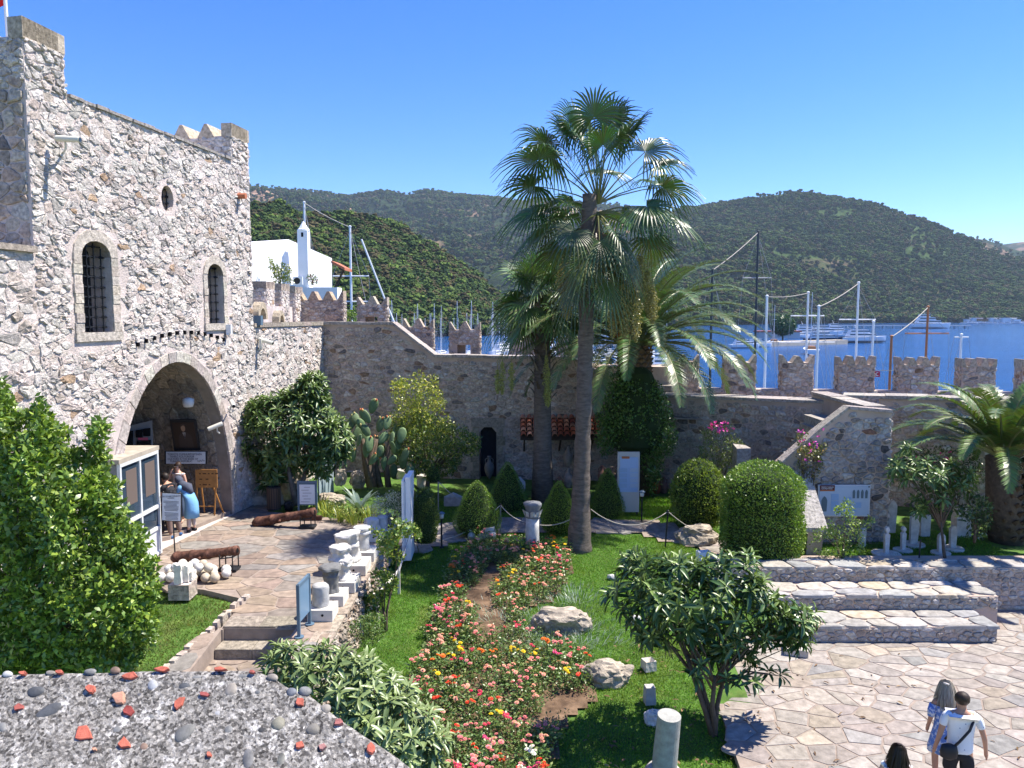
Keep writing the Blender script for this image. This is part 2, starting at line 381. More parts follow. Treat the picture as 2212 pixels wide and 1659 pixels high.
# ---- forest: tree shapes scattered by geometry nodes over points on the slopes
def tree_proto(name, kind, seed):
    rnd = random.Random(seed); b = MB(); gcol = {'pine': (.078, .118, .038), 'dark': (.045, .078, .030), 'dry': (.125, .11, .06), 'leafy': (.105, .155, .04)}[kind]
    b.tube([(0, 0, 0), (0, 0, .5)], .05, 5, (.12, .08, .06))
    for k in range(6):
        a = rnd.uniform(0, 6.28); rr = rnd.uniform(.05, .28); z = rnd.uniform(.42, .88); s = rnd.uniform(.17, .28)*(1.15-z*.4); cc = rnd.uniform(.65, 1.3)
        bm = bmesh.new(); bmesh.ops.create_icosphere(bm, subdivisions=2, radius=1)
        vs = [Vector((v.co.x*s*1.1+rr*math.cos(a), v.co.y*s*1.1+rr*math.sin(a), v.co.z*s*.8+z))+v.co*rnd.uniform(-.10, .08) for v in bm.verts]
        b.add(vs, [tuple(v.index for v in f.verts) for f in bm.faces], tuple(x*cc for x in gcol)); bm.free()
    me = bpy.data.meshes.new(name); me.from_pydata(b.v, [], b.f); ca = me.color_attributes.new('Col', 'FLOAT_COLOR', 'POINT')
    ca.data.foreach_set('color', np.hstack([np.array(b.c), np.ones((len(b.c), 1))]).astype(np.float32).ravel())
    me.materials.append(mat('forest_leaf', attr=True, rough=1, var=.5, vs=.6, spec=.05, rand=.35)); return me
PROTO = [tree_proto('tree_shape', k, i) for i, k in enumerate(['pine', 'pine', 'dark', 'dark', 'dry', 'leafy', 'dry'])]
protoc = bpy.data.collections.new('tree_shapes')
for i, me in enumerate(PROTO): protoc.objects.link(bpy.data.objects.new('tree_shape', me))
def scatter(name, P, S):
    me = bpy.data.meshes.new(name); me.vertices.add(len(P)); me.vertices.foreach_set('co', P.astype(np.float32).ravel())
    at = me.attributes.new('size', 'FLOAT', 'POINT'); at.data.foreach_set('value', S.astype(np.float32))
    o = link(name, me, None, 'stuff'); g = bpy.data.node_groups.new(name, 'GeometryNodeTree')
    g.interface.new_socket('Geometry', in_out='INPUT', socket_type='NodeSocketGeometry'); g.interface.new_socket('Geometry', in_out='OUTPUT', socket_type='NodeSocketGeometry')
    N = g.nodes; L = g.links; gi = N.new('NodeGroupInput'); go = N.new('NodeGroupOutput'); ip = N.new('GeometryNodeInstanceOnPoints')
    ci = N.new('GeometryNodeCollectionInfo'); ci.inputs[0].default_value = protoc; ci.inputs[1].default_value = True; ci.inputs[2].default_value = True
    ip.inputs['Pick Instance'].default_value = True; L.new(gi.outputs[0], ip.inputs['Points']); L.new(ci.outputs[0], ip.inputs['Instance'])
    na = N.new('GeometryNodeInputNamedAttribute'); na.data_type = 'FLOAT'; na.inputs[0].default_value = 'size'; L.new(na.outputs[0], ip.inputs['Scale'])
    rv = N.new('FunctionNodeRandomValue'); rv.data_type = 'FLOAT_VECTOR'; rv.inputs[1].default_value = (0, 0, 6.28); L.new(rv.outputs[0], ip.inputs['Rotation'])
    L.new(ip.outputs[0], go.inputs[0]); md = o.modifiers.new('scatter', 'NODES'); md.node_group = g; return o
def forest(name, hill, n, smin, smax, tmin=0.0, bare=None, seed=1):
    rg = np.random.default_rng(seed); V, nt = HG[hill]; nxx = V.shape[0]; P = []; S = []
    # equal chance per ground area
    A = np.linalg.norm(np.cross(V[1:, 1:nt]-V[:-1, 1:nt], V[1:, 1:nt]-V[1:, :nt-1]), axis=2).ravel(); A /= A.sum()
    idx = rg.choice(len(A), size=n, p=A); i = idx//(nt-1); j = idx % (nt-1); a = rg.random(n); b = rg.random(n)
    p = (V[i, j]*((1-a)*(1-b))[:, None]+V[i+1, j]*(a*(1-b))[:, None]+V[i, j+1]*((1-a)*b)[:, None]+V[i+1, j+1]*(a*b)[:, None])
    s = rg.uniform(smin, smax, n)
    if bare:
        keep = np.array([noise.noise(Vector((q[0], q[1], q[2]))*bare[0]) < bare[1] or rg.random() < .25 for q in p]); p = p[keep]; s = s[keep]
    p[:, :2] += rg.normal(size=(n if not bare else len(p), 2))*smin*.6; p[:, 2] -= s*.12
    return scatter(name, p, s)
forest('pine_wood', 'near_hill', 15000, 4, 12.5, bare=(.012, .30), seed=2)
forest('hillside_forest', 'wooded_hill', 30000, 10, 19, bare=(.006, .22), seed=3)
forest('mountain_forest', 'mountain', 42000, 11, 22, bare=(.0048, .03), seed=4)
forest('ridge_forest', 'far_ridge', 2500, 12, 22, bare=(.0042, .0), seed=5)
# shore strip with greener, leafier trees at the foot of the hill
rg = np.random.default_rng(9); Q = []; SS = []
for k in range(1500):
    x = rg.uniform(1380, 2030); r = lerp(1150, 2050, min(max((x-1450)/560, 0), 1))+rg.uniform(0, 120); p = PR(x, 690, r); Q.append((p.x, p.y, SEA+.3+rg.uniform(0, 3))); SS.append(rg.uniform(12, 19))
scatter('shore_wood', np.array(Q), np.array(SS))
# haze: one closed box round camera and scene
hz = MB(); hz.box((0, 3350, 395), (17600, 7900, 810)); ho = hz.build('haze', None, kind='stuff')
hm = bpy.data.materials.new('haze'); hm.use_nodes = True; hn = hm.node_tree.nodes; hn.remove(hn['Principled BSDF'])
pv = hn.new('ShaderNodeVolumePrincipled'); pv.inputs['Density'].default_value = .000045; pv.inputs['Color'].default_value = (.62, .80, 1, 1); pv.inputs['Anisotropy'].default_value = .1
hm.node_tree.links.new(pv.outputs[0], hn['Material Output'].inputs['Volume']); ho.data.materials.append(hm)
# ================================================================== masonry
X0, KW = -11.7, .158
Z = Vector((0, 0, 1))
def WX(Y): return X0+KW*Y                      # the long lit wall runs along X = X0 + KW*Y
def wframe(Ya, off=0):
    u = Vector((KW, 1, 0)).normalized(); n = Vector((1, -KW, 0)).normalized()
    return (Vector((WX(Ya), Ya, 0))+n*off, u, Z, n)
UL = math.hypot(1, KW)                         # metres along the wall per metre of Y
# ---------------- castle tower (lit face with windows and arch)
YA, YB = 15.15, 23.72; FT = wframe(YA); TW = (YB-YA)*UL
def U(Y): return (Y-YA)*UL
tower = thing('castle_tower', 'tall rough stone castle tower with barred windows and a big pointed arch', 'tower', (WX(YA), YA, 1.3))
def wloop(Yc, z0, z1, hw, rise, n=9):
    c = U(Yc); spr = z1-rise
    return [(c-hw, z0), (c+hw, z0)]+[(c+hw*math.cos(math.pi*k/(n-1)), spr+rise*math.sin(math.pi*k/(n-1))) for k in range(n)]
ARCH_Y0, ARCH_Y1, ARCH_Z = 17.08, 22.2, 5.95
ac = U((ARCH_Y0+ARCH_Y1)/2); aw = (ARCH_Y1-ARCH_Y0)*UL/2
def archpts(w, top, spr=1.3, n=15):
    out = []
    for k in range(n):
        t = math.pi*k/(n-1); out.append((ac+w*math.cos(t)*(1 if True else 0), spr+(top-spr)*max(0, math.sin(t))**.86))
    return out
arch_hole = archpts(aw, ARCH_Z)
win1 = wloop(16.87, 6.75, 8.72, .46, .32); win2 = wloop(21.62, 6.9, 8.55, .40, .30); oval = [(U(19.56)+.26*math.cos(t), 10.02+.33*math.sin(t)) for t in [2*math.pi*k/12 for k in range(12)]]
outer = [(-6.5, 1.0), (TW, 1.0), (TW, 11.6), (0, 11.6), (0, 8.35), (-6.5, 8.35)]
flat_face('wall_face', FT, outer, [list(reversed(win1)), list(reversed(win2)), list(reversed(oval)), list(reversed(arch_hole))], M_PLAST, tower, depth=.55)
b = MB()                                          # the mass of the tower behind its face
o, eu, ev, en = FT
def fbox(bb, fr, u0, u1, v0, v1, n0, n1, col=(1, 1, 1)):
    o, eu, ev, en = fr
    vs = [o+eu*u+ev*v+en*q for q in (n0, n1) for u, v in ((u0, v0), (u1, v0), (u1, v1), (u0, v1))]
    bb.add(vs, [(3, 2, 1, 0), (4, 5, 6, 7), (0, 1, 5, 4), (1, 2, 6, 5), (2, 3, 7, 6), (3, 0, 4, 7)], col)
fbox(b, FT, 0, TW, 6.4, 11.58, -9, -1.1); fbox(b, FT, -.0, .25, 8.3, 11.6, -9, -.56); fbox(b, FT, TW-.3, TW, 1, 11.58, -9, -.56); fbox(b, FT, .25, TW-.3, 11.3, 11.58, -1.1, -.56)
fbox(b, FT, .25, ac-aw-.02, 1, 6.4, -9, -.56)
b.build('tower_body', M_PLAST, tower)
def in_any(p, holes, pad=.0):
    for u, v in p:
        for h in holes:
            if inpoly(u, v, h): return True
    cx = sum(q[0] for q in p)/len(p); cy = sum(q[1] for q in p)/len(p)
    return any(inpoly(cx, cy, h) for h in holes)
def grow(h, k):
    cx = sum(q[0] for q in h)/len(h); cy = sum(q[1] for q in h)/len(h)
    return [(q[0]+k*(1 if q[0] > cx else -1)*min(1, abs(q[0]-cx)*4), q[1]+k*(1 if q[1] > cy else -1)*min(1, abs(q[1]-cy)*2)) for q in h]
holes = [grow(win1, .26), grow(win2, .2), grow(oval, .03), archpts(aw+.26, ARCH_Z+.26)]
rn = random.Random(11)
cs = cells(0, TW, 1.3, 11.6, .20, .12, .5, .30, rn)
masonry(tower, FT, cs, M_STONE, P_TOWER, gap=.007, h=.021, seed=3, rough=.30, tilt=.7, hr=.9, keep=lambda p: not in_any(p, holes))
cs = cells(-3.2, 0, 1.3, 8.33, .30, .19, .45, .16, rn)
masonry(tower, FT, cs, M_STONE, P_TOWER, gap=.008, h=.026, seed=4, rough=.3, tilt=.7, hr=.9, limit=0)
# ashlar arch ring
def ring(parent, fr, inner, outer_, m, col, n0=.05, nb=-.5, name='voussoir', rnd=random.Random(5)):
    for k in range(len(inner)-1):
        a, b2, c, d = inner[k], inner[k+1], outer_[k+1], outer_[k]; bb = MB(); o, eu, ev, en = fr
        cx = (a[0]+b2[0]+c[0]+d[0])/4; cy = (a[1]+b2[1]+c[1]+d[1])/4; q = n0+rnd.uniform(-.012, .012); cc = jc(col, 0.2, rnd)
        P4 = [(cx+(p[0]-cx)*.975, cy+(p[1]-cy)*.985) for p in (a, b2, c, d)]
        vs = [o+eu*p[0]+ev*p[1]+en*nb for p in P4]+[o+eu*p[0]+ev*p[1]+en*(q-.015) for p in P4]+[o+eu*(cx+(p[0]-cx)*.95)+ev*(cy+(p[1]-cy)*.95)+en*q for p in P4]
        fs = [(8, 9, 10, 11)]+[(r*4+i, r*4+(i+1) % 4, r*4+4+(i+1) % 4, r*4+4+i) for r in (0, 1) for i in range(4)]
        bb.add(vs, fs, cc).build(name, m, parent)
ring(tower, FT, archpts(aw-.02, ARCH_Z-.02, n=27), archpts(aw+.27, ARCH_Z+.25, n=27), M_STONES, (.56, .50, .445), .028)
# row of small square holes above the arch
hb = MB()
for k in range(13):
    uu = ac-1.55+k*.32; vv = 6.33+.35*math.sin(math.pi*(k+1)/14)**.8; fbox(hb, FT, uu-.028, uu+.028, vv-.05, vv+.05, -.05, .082)
M_BLACK = mat('black_void', (.012, .012, .013), 1, spec=.05)
hb.build('putlog_holes', M_BLACK, tower)
# window surrounds, iron grilles, dark panes
M_IRON = mat('wrought_iron', (.02, .022, .026), .55, metal=.6, spec=.5); M_GLASS = mat('dark_glass', (.012, .016, .02), .08, spec=.8)
def surround(win, wd, cols, rows, nm, sill, isoval=False):
    f = MB(); fbox(f, FT, win[0][0], win[1][0], win[0][1], max(p[1] for p in win), -.52, -.5); pane = f.build('window', M_GLASS, tower)
    us = [p[0] for p in win]; vs_ = [p[1] for p in win]; u0, u1, v0, v1 = min(us), max(us), min(vs_), max(vs_)
    g = MB()
    for k in range(cols):
        uu = lerp(u0, u1, (k+.5)/cols); top = v1-.02 if not isoval else v1
        ins = [v for v in np.linspace(v0, v1, 60) if inpoly(uu, v, win)]
        if ins: g.tube([o+eu*uu+ev*(min(ins))+en*-.14, o+eu*uu+ev*max(ins)+en*-.14], .016, 6)
    for k in range(rows):
        vv = lerp(v0, v1, (k+.5)/rows); ins = [q for q in np.linspace(u0, u1, 60) if inpoly(q, vv, win)]
        if ins:
            g.tube([o+eu*min(ins)+ev*vv+en*-.14, o+eu*max(ins)+ev*vv+en*-.14], .016, 6)
            for c in range(cols):
                uu = lerp(u0, u1, (c+.5)/cols)
                if inpoly(uu, vv, win): fbox(g, FT, uu-.028, uu+.028, vv-.028, vv+.028, -.168, -.112)
    g.build('window_grille', M_IRON, pane)
    return pane
surround(win1, .24, 4, 9, 'big', True); surround(win2, .2, 3, 7, 'small', True); surround(oval, .1, 3, 4, 'oval', False, True)
for win, wd in ((win1, .25), (win2, .19)):
    cx = (win[0][0]+win[1][0])/2; hw = (win[1][0]-win[0][0])/2; z0 = win[0][1]; arc = win[2:]; spr = arc[0][1]; nb = 8 if wd > .2 else 7
    for sgn in (-1, 1):
        for k in range(nb):
            a, c = lerp(z0, spr, k/nb), lerp(z0, spr, (k+1)/nb); x = wd*(1+.12*((k+sgn) % 2))
            p = [(cx+sgn*hw, a), (cx+sgn*(hw+x), a), (cx+sgn*(hw+x), c), (cx+sgn*hw, c)]
            if sgn < 0: p = p[::-1]
            ring(tower, FT, [p[0], p[3]] if sgn > 0 else [p[3], p[0]][::-1], [p[1], p[2]] if sgn > 0 else [p[2], p[1]][::-1], M_STONES, (.58, .515, .44), .032, -.48, 'window_jamb_stone', rn)
    oa = [(cx+(q[0]-cx)*(hw+wd)/hw, spr+(q[1]-spr)*1.75) for q in arc]
    for i0, i1 in ((0, 3), (3, 5), (5, 8)):
        ia = arc[i0:i1+1]; ob = oa[i0:i1+1]; bb = MB(); m_ = len(ia)
        vs = [o+eu*q[0]+ev*q[1]+en*d for d in (-.48, .034) for q in ia+ob[::-1]]; nn = 2*m_
        bb.add(vs, [tuple(range(nn, 2*nn)), tuple(range(nn-1, -1, -1))]+[(k, (k+1) % nn, nn+(k+1) % nn, nn+k) for k in range(nn)], (.58, .515, .44)).build('arch_stone', M_STONES, tower)
    bb = MB(); fbox(bb, FT, cx-hw-wd*1.15, cx+hw+wd*1.15, z0-.19, z0, -.48, .055, (.57, .51, .44)); bb.build('window_sill', M_STONES, tower)
# shaded southern face of the tower (above the low roof at the left)
FS = (Vector((WX(YA), YA, 0))-Vector((1, -KW, 0)).normalized()*5, Vector((1, -KW, 0)).normalized(), Z, Vector((-KW, -1, 0)).normalized())
cs = cells(0, 4.95, 8.35, 11.7, .34, .22, .42, .12, rn)
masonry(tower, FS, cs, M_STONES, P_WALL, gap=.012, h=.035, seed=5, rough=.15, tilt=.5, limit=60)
# merlon builder: block on a wall, teeth as sloping cap stones
def merlon(parent, fr, u0, u1, v0, v1, depth, teeth, seed, pal=P_TOWER, cap=.42, mort=M_PLAST, limit=12, hole=False, th=.32, capcol=(.47, .40, .31), sides=(True, True), back=True, sz=(.24, .15)):
    """front face at n=0, goes back by depth; teeth rise from height v1 by th"""
    o, eu, ev, en = fr; rnd = random.Random(seed); b = MB()
    if hole:
        hu0, hu1, hv0, hv1 = lerp(u0, u1, .25), lerp(u0, u1, .68), lerp(v0, v1, .22), lerp(v0, v1, .60)
        fbox(b, fr, u0, hu0, v0, v1, -depth, 0); fbox(b, fr, hu1, u1, v0, v1, -depth, 0); fbox(b, fr, hu0, hu1, v0, hv0, -depth, 0); fbox(b, fr, hu0, hu1, hv1, v1, -depth, 0)
        fbox(b, fr, lerp(hu0, hu1, .0), lerp(hu0, hu1, .6), hv0, hv1, -depth, -depth+.1)
    else: fbox(b, fr, u0, u1, v0, v1, -depth, 0)
    mo = b.build('merlon', mort, parent); q = MB()
    def face(f2, a0, a1, hl=None):
        for p in cells(a0, a1, v0, v1, sz[0], sz[1], .42, .1, rnd):
            if hl and in_any(p, [hl]): continue
            c = rnd.choices(pal[0], pal[1])[0]; k = rnd.uniform(.8, 1.15); vs, fs = stone_geo(p, f2, .013, .035*rnd.uniform(.5, 1.4), c, rnd, .16, .5)
            q.add(vs, fs, tuple(x*k for x in c))
    face(fr, u0, u1, [(lerp(u0, u1, .25), lerp(v0, v1, .22)), (lerp(u0, u1, .68), lerp(v0, v1, .22)), (lerp(u0, u1, .68), lerp(v0, v1, .6)), (lerp(u0, u1, .25), lerp(v0, v1, .6))] if hole else None)
    if sides[1]: face((o+eu*u1, -en, ev, eu), 0, depth)
    if sides[0]: face((o+eu*u0-en*depth, en, ev, -eu), 0, depth)
    if len(q.v): q.build('stone_facing', M_STONE if pal is P_TOWER else M_STONES, mo, kind='stuff')
    # teeth: wedges whose ridge runs through the depth of the wall
    n = teeth; W = u1-u0
    for k in range(n+1):
        c = lerp(u0, u1, k/n); hw = W/n*.40; a = max(u0-.02, c-hw); e = min(u1+.02, c+hw); t = MB(); cc = jc(capcol, 0.18, rnd)
        hh = th*rnd.uniform(.9, 1.08); tw = .05
        if k == 0: pr = [(a, 0), (e, 0), (a+tw, hh), (a, hh)]
        elif k == n: pr = [(a, 0), (e, 0), (e, hh), (e-tw, hh)]
        else: pr = [(a, 0), (e, 0), (c+tw, hh), (c-tw, hh)]
        vs = [o+eu*p[0]+ev*(v1+p[1]-.03)+en*(d+rnd.uniform(-.01, .01)) for d in (-depth-.02, .03) for p in pr]
        t.add(vs, [(3, 2, 1, 0), (4, 5, 6, 7), (0, 1, 5, 4), (1, 2, 6, 5), (2, 3, 7, 6), (3, 0, 4, 7)], cc).build('cap_stone', M_STONES, mo)
    return mo
# tower-top merlons: at the near corner and the far corner (L shaped, teeth toward the camera)
def solid_merlon(Ya, Yb, z0, z1, label_seed):
    b = MB(); fbox(b, FT, U(Ya), U(Yb), z0, z1-.36, -.9, -.003); mo = b.build('merlon', M_PLAST, tower); rnd = random.Random(label_seed); q = MB()
    for f2, a0, a1 in ((FT, U(Ya), U(Yb)), ((FT[0]+FT[1]*U(Ya)-FT[3]*.9, FT[3], Z, -FT[1]), 0, .9)):
        for p in cells(a0, a1, z0, z1-.36, .26, .15, .42, .1, rnd):
            c = rnd.choices(P_TOWER[0], P_TOWER[1])[0]; vs, fs = stone_geo(p, f2, .014, .045*rnd.uniform(.4, 1.4), c, rnd, .2, .6); q.add(vs, fs, c)
    q.build('stone_facing', M_STONE, mo, kind='stuff')
    u0, u1 = U(Ya)-.02, U(Yb)+.02; n = 3
    for k in range(n):
        t = MB(); fbox(t, FT, lerp(u0, u1, k/n)+.004, lerp(u0, u1, (k+1)/n)-.004, z1-.36, z1, -.30, .03, (.55, .475, .37)); t.build('cap_stone', M_STONES, mo)
    return mo
solid_merlon(YA, 16.2, 11.55, 12.77, 31)
solid_merlon(22.75, YB, 11.55, 12.65, 32)
# teeth of the two corner merlons seen end-on
FQ = (Vector((WX(22.75), 22.75, 0)), -FT[3], Z, -FT[1])
for base_Y, n, zt, length in ((22.75, 3, 12.65, 1.55), (15.15, 2, 12.77, 1.3)):
    for k in range(n):
        d0 = k*length/max(n-1, 1)
        t = MB(); o2 = Vector((WX(base_Y), base_Y, 0)); u_ = -FT[3]; hw = .27
        pr = [(max(d0-hw, -.03), 0), (d0+hw, 0), (d0+.04, .40), (max(d0-.04, -.03), .40)]
        vs = [o2+u_*p[0]+Z*(zt-.40+p[1])+FT[1]*q_ for q_ in (-.03, .9) for p in pr]
        t.add(vs, [(3, 2, 1, 0), (4, 5, 6, 7), (0, 1, 5, 4), (1, 2, 6, 5), (2, 3, 7, 6), (3, 0, 4, 7)], (.53, .45, .34)).build('cap_stone', M_STONES, tower)
    t = MB(); o2 = Vector((WX(base_Y), base_Y, 0)); u_ = -FT[3]
    vs = [o2+u_*a+Z*z_+FT[1]*q_ for q_ in (0, .9) for a, z_ in ((.9, 11.55), (length+.25, 11.55), (length+.25, zt-.40), (.9, zt-.40))]
    t.add(vs, [(3, 2, 1, 0), (4, 5, 6, 7), (0, 1, 5, 4), (1, 2, 6, 5), (2, 3, 7, 6), (3, 0, 4, 7)]); mm = t.build('merlon', M_PLAST, tower)
    q = MB()
    for p in cells(0, length+.2, 11.55, zt-.42, .26, .15, .42, .1, rn):
        c = rn.choices(P_TOWER[0], P_TOWER[1])[0]; vs, fs = stone_geo(p, (o2, u_, Z, -FT[1]), .014, .035, c, rn, .2, .6); q.add(vs, [f[::-1] for f in fs], c)
    q.build('stone_facing', M_STONE, mm, kind='stuff')
# roof edge slabs along the top of the tower
for k in range(16):
    a = lerp(16.25, 22.7, k/16); e = lerp(16.25, 22.7, (k+1)/16); t = MB(); fbox(t, FT, U(a)+.01, U(e)-.01, 11.58, 11.64+rn.uniform(0, .02), -.5, .05+rn.uniform(-.01, .03), (.36, .33, .30)); t.build('roof_slab', M_STONES, tower)
# low roof shelf at the left of the tower
t = MB(); fbox(t, FT, -6.5, -.02, 8.33, 8.45, -5, .10, (.40, .34, .28)); t.build('coping', M_STONES, tower)
# ---- inside of the archway: north wall, back wall, vault, floor
arc_in = archpts(aw-.03, ARCH_Z-.03, n=25); D = 4.2
vb = MB(); vs = [o+eu*p[0]+ev*p[1]+en*q for q in (-.02, -D) for p in arc_in]; nn = len(arc_in)
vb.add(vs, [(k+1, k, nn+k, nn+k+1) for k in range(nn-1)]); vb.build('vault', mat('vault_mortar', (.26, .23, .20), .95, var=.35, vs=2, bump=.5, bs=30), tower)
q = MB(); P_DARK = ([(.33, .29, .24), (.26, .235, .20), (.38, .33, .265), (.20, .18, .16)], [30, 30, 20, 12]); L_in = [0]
for p, r in zip(arc_in, arc_in[1:]): L_in.append(L_in[-1]+math.hypot(r[0]-p[0], r[1]-p[1]))
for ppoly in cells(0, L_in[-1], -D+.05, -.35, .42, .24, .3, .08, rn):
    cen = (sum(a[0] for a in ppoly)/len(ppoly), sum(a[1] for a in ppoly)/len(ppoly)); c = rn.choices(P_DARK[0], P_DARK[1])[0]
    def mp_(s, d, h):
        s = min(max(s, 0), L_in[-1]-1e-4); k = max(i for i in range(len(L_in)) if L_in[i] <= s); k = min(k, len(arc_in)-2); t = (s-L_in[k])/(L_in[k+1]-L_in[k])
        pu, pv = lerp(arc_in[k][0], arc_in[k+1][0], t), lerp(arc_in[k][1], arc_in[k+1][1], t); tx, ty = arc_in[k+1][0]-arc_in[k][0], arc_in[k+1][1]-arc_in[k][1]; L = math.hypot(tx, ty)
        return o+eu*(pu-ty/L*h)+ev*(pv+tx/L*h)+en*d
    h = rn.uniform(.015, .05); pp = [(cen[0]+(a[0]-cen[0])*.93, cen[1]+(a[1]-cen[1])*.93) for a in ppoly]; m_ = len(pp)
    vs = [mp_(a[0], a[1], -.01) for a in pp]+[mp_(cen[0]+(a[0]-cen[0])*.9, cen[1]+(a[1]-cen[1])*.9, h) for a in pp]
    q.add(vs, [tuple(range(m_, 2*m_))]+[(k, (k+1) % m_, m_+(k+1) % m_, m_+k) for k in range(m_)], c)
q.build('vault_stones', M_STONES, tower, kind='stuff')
FB = (o+en*-D, eu, ev, en)
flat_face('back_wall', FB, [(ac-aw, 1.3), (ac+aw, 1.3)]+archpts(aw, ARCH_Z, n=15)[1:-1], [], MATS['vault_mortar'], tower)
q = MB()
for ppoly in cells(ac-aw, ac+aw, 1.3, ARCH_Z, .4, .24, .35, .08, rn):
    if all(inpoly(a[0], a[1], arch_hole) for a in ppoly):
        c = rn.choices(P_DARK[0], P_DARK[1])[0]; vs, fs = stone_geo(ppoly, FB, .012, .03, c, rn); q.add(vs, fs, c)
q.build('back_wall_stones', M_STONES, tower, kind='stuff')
# ---------------- lit wall north of the tower, up to the corner
FL = wframe(YB, -.02); LL = (29.1-YB)*UL; wall_n = thing('curtain_wall', 'sunlit pale rubble wall between the tower and the shaded back wall', 'wall', (WX(26), 26, 1.2))
flat_face('wall_face', FL, [(0, .9), (LL, .9), (LL, 6.75), (0, 6.82)], [], M_PLAST, wall_n, depth=.6)
masonry(wall_n, FL, cells(0, LL, 1.0, 6.72, .20, .12, .5, .30, rn), M_STONE, P_TOWER, gap=.007, h=.021, seed=8, rough=.3, tilt=.7, hr=.9)
for k in range(9):
    t = MB(); a, e = LL*k/9, LL*(k+1)/9; fbox(t, FL, a+.005, e-.005, 6.76, 6.88+rn.uniform(0, .02), -.62, .06, jc((.44, .38, .31), 0.15, rn)); t.build('coping_stone', M_STONES, wall_n)
# ---------------- shaded back wall
cx0 = WX(29.1); FBK, LBK = frame((cx0, 29.05, 0), (5.9, 28.2, 0)); back = thing('curtain_wall', 'long shaded rubble wall with a sloping step in its coping behind the citrus tree', 'wall', (-2, 28.8, 1))
def bu(x): # image column -> distance along the back wall
    d = ray(x, 800); o_, u_ = FBK[0], FBK[1]; den = d.x*u_.y-d.y*u_.x; return -(o_.x*d.y-o_.y*d.x)/(-den) if den else 0
def bu(x):
    d = ray(x, 800); o_, u_ = FBK[0], FBK[1]; t = (o_.x*u_.y-o_.y*u_.x)/(d.x*u_.y-d.y*u_.x); return (Vector((d.x*t, d.y*t, 0))-Vector((o_.x, o_.y, 0))).dot(u_)
def bz(x, y):
    u = bu(x); p = FBK[0]+FBK[1]*u; return PY(x, y, p.y).z
top = [(0, 6.78), (bu(850), bz(850, 702)), (bu(940), bz(940, 772)), (bu(1235), bz(1235, 777)), (bu(1290), bz(1290, 806)), (bu(1330), bz(1330, 838)), (LBK, bz(1330, 838))]
du0, du1 = bu(1035), bu(1072); door = [(du0, .9), (du1, .9), (du1, 2.75), ((du0+du1)/2, 3.1), (du0, 2.75)]
flat_face('wall_face', FBK, [(0, .6), (LBK, .6)]+top[::-1], [door[::-1]], M_MORT2, back, depth=.7)
t = MB(); fbox(t, FBK, -.3, LBK, .6, 5.2, -2.2, -.7); t.build('wall_core', M_MORT2, back)
t = MB(); fbox(t, FBK, du0, du1, .9, 3.1, -.55, -.5); t.build('door', mat('old_dark_door', (.02, .022, .03), .7, var=.4, vs=8), back)
def under(p, prof, pad=.04): return all(v < ix(prof, u)-pad for u, v in p)
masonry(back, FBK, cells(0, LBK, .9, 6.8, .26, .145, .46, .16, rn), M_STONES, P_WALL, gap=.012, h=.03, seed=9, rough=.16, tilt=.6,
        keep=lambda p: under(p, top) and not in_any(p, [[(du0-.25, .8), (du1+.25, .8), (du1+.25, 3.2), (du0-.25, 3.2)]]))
for sg, ue in ((-1, du0), (1, du1)):
    for k in range(6):
        a = .95+k*.33; wdt = (.34, .26)[k % 2]; t = MB(); fbox(t, FBK, min(ue, ue+sg*wdt)+.006, max(ue, ue+sg*wdt)-.006, a+.006, a+.325, -.4, .05, jc((.33, .29, .23), 0.2, rn)); t.build('door_jamb_stone', M_STONES, back)
t = MB(); fbox(t, FBK, du0-.3, du1+.3, 2.95, 3.3, -.4, .055, (.32, .28, .23)); t.build('lintel', M_STONES, back)
def coping(parent, fr, prof, seg=.62, dep=.75, th=.11, ov=.07, col=(.43, .385, .34), mort=None, rnd=rn):
    """slabs that follow the top profile (u, v)"""
    o, eu, ev, en = fr
    for (a, va), (c, vc) in zip(prof, prof[1:]):
        L = math.hypot(c-a, vc-va); n = max(1, int(L/seg))
        for k in range(n):
            u0, u1 = lerp(a, c, k/n)+.004, lerp(a, c, (k+1)/n)-.004; z0, z1 = lerp(va, vc, k/n), lerp(va, vc, (k+1)/n); cc = jc(col, 0.15, rnd); tt = th+rnd.uniform(-.012, .012)
            b = MB(); vs = [o+eu*u_+ev*(z_+h_)+en*d for d in (-dep, ov+rnd.uniform(-.01, .015)) for u_, z_, h_ in ((u0, z0, 0), (u1, z1, 0), (u1, z1, tt), (u0, z0, tt))]
            b.add(vs, [(3, 2, 1, 0), (4, 5, 6, 7), (0, 1, 5, 4), (1, 2, 6, 5), (2, 3, 7, 6), (3, 0, 4, 7)], cc).build('coping_stone', M_STONES, parent)
coping(back, FBK, top)
# ---------------- outer parapets with swallow-tail merlons
par1 = thing('parapet', 'high parapet whose swallow tail merlons step down behind the shaded back wall', 'parapet', (-5, 32, 4))
